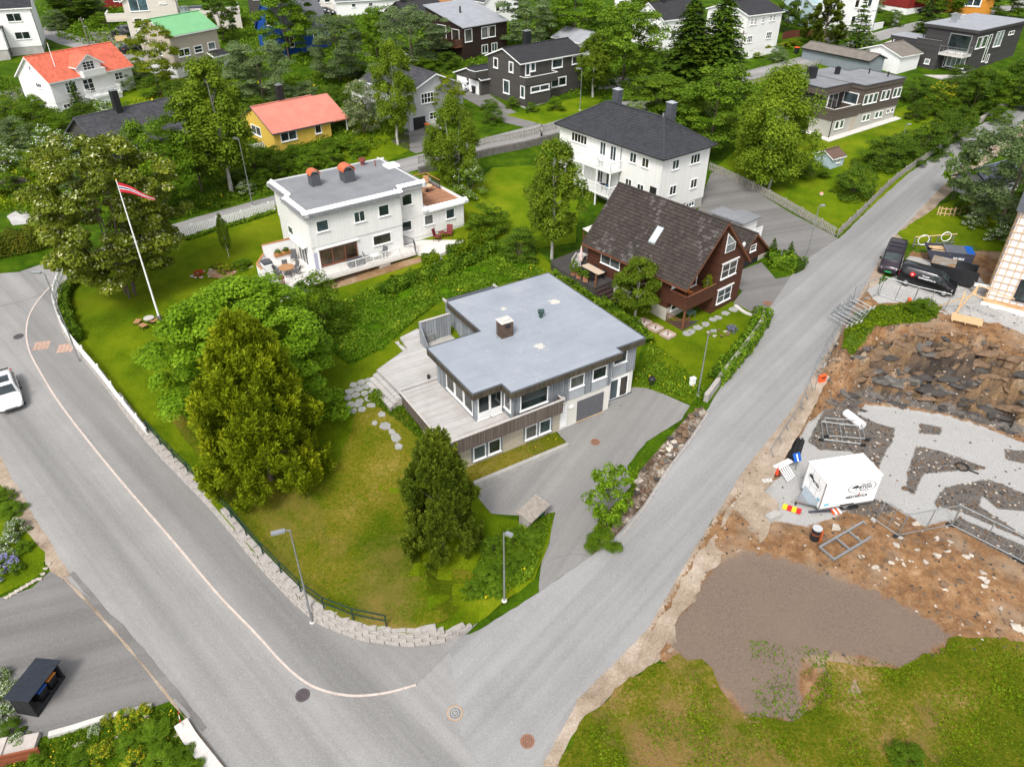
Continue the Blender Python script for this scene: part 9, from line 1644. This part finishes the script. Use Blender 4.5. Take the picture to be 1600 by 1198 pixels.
thicket('bushes by the modern dark house', 'leafy bush on the bank below the modern dark house', [(1490, 150, 50), (1450, 178, 40), (1500, 130, 40), (1548, 150, 40), (1595, 130, 50), (1430, 185, 36), (1560, 190, 40), (1480, 185, 40), (1590, 170, 40)], ['dbush_1', 'bush_2', 'dbush_2'], 5)
thicket('bushes around the tiled shed', 'leafy bush beside the tiled shed at the roadside', [(1540, 335, 44), (1500, 335, 30), (1585, 365, 50), (1560, 375, 40), (1520, 352, 34), (1600, 330, 60)], ['bush_1', 'dbush_1', 'fbush_1'], 6)
thicket('shrubs beside the grey gabled house', 'small garden shrub beside the dark grey gabled house', [(770, 190, 34), (830, 174, 20), (868, 172, 26), (765, 172, 26), (800, 168, 20)], ['bush_1', 'dbush_1'], 7)
thicket('flower bed in the corner garden', 'flowering plant in the corner rock garden', [(160, 1180, 40), (205, 1165, 40), (245, 1150, 46), (200, 1128, 36), (225, 1118, 30), (255, 1190, 50), (285, 1185, 40), (215, 1195, 40), (130, 1190, 44), (170, 1128, 22), (150, 1142, 20), (300, 1210, 40), (60, 1190, 30), (30, 1160, 30)], ['bush_1', 'ybush_1', 'fbush_1', 'bush_2'], 8)
thicket('plants behind the black bin shed', 'leafy plant behind the black bin shed', [(8, 1085, 36), (12, 1118, 36), (20, 1142, 34), (6, 1058, 26)], ['dbush_1', 'fbush_1'], 9)
thicket('plants in the left corner bed', 'flowering plant in the bed at the left road edge', [(18, 800, 36), (28, 830, 34), (8, 780, 30), (14, 856, 34), (40, 858, 24), (30, 890, 20)], ['bush_1', 'fbush_1', 'bush_2'], 10)
plant('flowering_plant', 'pbush_1', 'pale purple flowering cushion at the left picture edge', 'plant', 6, 888, h=.8, r=.9)
thicket('shrubs along the bin shelter', 'green weed shrub between the lamp post and the bin shelter', [(770, 862, 40), (800, 850, 40), (830, 845, 34), (790, 890, 40), (760, 905, 40), (815, 880, 34), (838, 830, 26), (740, 925, 30), (775, 925, 26)], ['bush_1', 'bush_2'], 11)
thicket('shrubs by the rock site fence', 'small bush on the grassy mound above the rock cut', [(1432, 486, 34), (1450, 492, 24)], ['bush_2'], 12)
plant('shrub', 'bush_2', 'small green bush growing in the worn field', 'shrub', 1412, 1190, h=1.1, r=.8)
plant('shrub', 'bush_1', 'grass clump at the foot of the young tree on the driveway bank', 'shrub', 940, 850, h=.9, r=1.0)
# low growth
cover('meadow_growth', [(395, 470), (520, 480), (600, 440), (700, 405), (790, 395), (850, 425), (800, 440), (690, 470), (650, 500), (600, 545), (545, 570), (500, 540), (440, 500)], 26000, 'bush', .11, .35, 31, blossom=('yellow', .004))
cover('verge_growth', [(720, 940), (760, 850), (815, 820), (862, 805), (850, 860), (830, 905), (770, 935)], 7000, 'bush', .08, .35, 32, blossom=('yellow', .01))
cover('garden_weeds', [(585, 610), (655, 640), (690, 700), (660, 690), (610, 650), (575, 625)], 5000, 'bush', .08, .3, 33)
cover('bank_growth', [(915, 862), (935, 815), (985, 770), (1000, 720), (1010, 700), (1000, 715), (992, 770), (950, 835), (930, 870)], 2500, 'bush', .09, .35, 34, conform=False)
cover('side_yard_growth', [(985, 605), (1016, 535), (1060, 565), (1100, 610), (1105, 640), (1075, 632), (1012, 604)], 6000, 'bush', .08, .3, 35, conform=False, blossom=('yellow', .02))
cover('roadside_flowers', [(1302, 366), (1395, 278), (1508, 198), (1512, 202), (1400, 283), (1310, 371)], 2600, 'bush', .09, .3, 36, conform=False, blossom=('yellow', .05))
cover('field_tufts', [(880, 1180), (985, 1065), (1060, 1025), (1150, 1110), (1235, 1125), (1290, 1040), (1400, 1045), (1500, 1000), (1640, 990), (1640, 1210), (860, 1210)], 26000, 'hedge', .07, .10, 37, conform=False, upright=.2)
cover('patch_tufts', [(1170, 1000), (1260, 1010), (1300, 1020), (1420, 1040), (1240, 1060), (1250, 1125), (1180, 1120)], 900, 'bush', .07, .1, 38, conform=False)
cover('lawn_tufts', [(250, 640), (300, 700), (400, 850), (470, 935), (520, 962), (580, 976), (650, 980), (720, 950), (740, 900), (620, 640), (560, 640), (300, 620)], 16000, 'hedge', .05, .08, 39, upright=.2)
cover('garden_growth', [(0, 150), (110, 185), (240, 150), (370, 130), (480, 180), (380, 230), (250, 260), (90, 330), (0, 320)], 16000, 'yellowgreen', .16, .5, 44, conform=False, blossom=('yellow', .02))
cover('hillside_growth', [(0, 120), (110, 170), (240, 170), (370, 130), (560, 110), (700, 110), (640, 205), (540, 262), (420, 305), (270, 345), (90, 345), (0, 330)], 32000, 'bush', .20, .55, 40, conform=False, blossom=('yellow', .01))
cover('far_growth', [(60, 10), (300, 10), (560, 20), (900, 30), (1060, 60), (1050, 160), (900, 150), (760, 110), (640, 100), (300, 110), (90, 60)], 24000, 'broad', .24, .6, 41, conform=False)
cover('right_bank_growth', [(1415, 150), (1500, 140), (1600, 110), (1620, 140), (1520, 195), (1480, 172)], 9000, 'bush', .18, .6, 42, conform=False, blossom=('yellow', .03))
cover('rock_garden_growth', [(75, 1152), (240, 1108), (265, 1102), (335, 1198), (340, 1240), (60, 1240), (0, 1190)], 9000, 'bush', .06, .2, 43, conform=False, blossom=('yellow', .03))
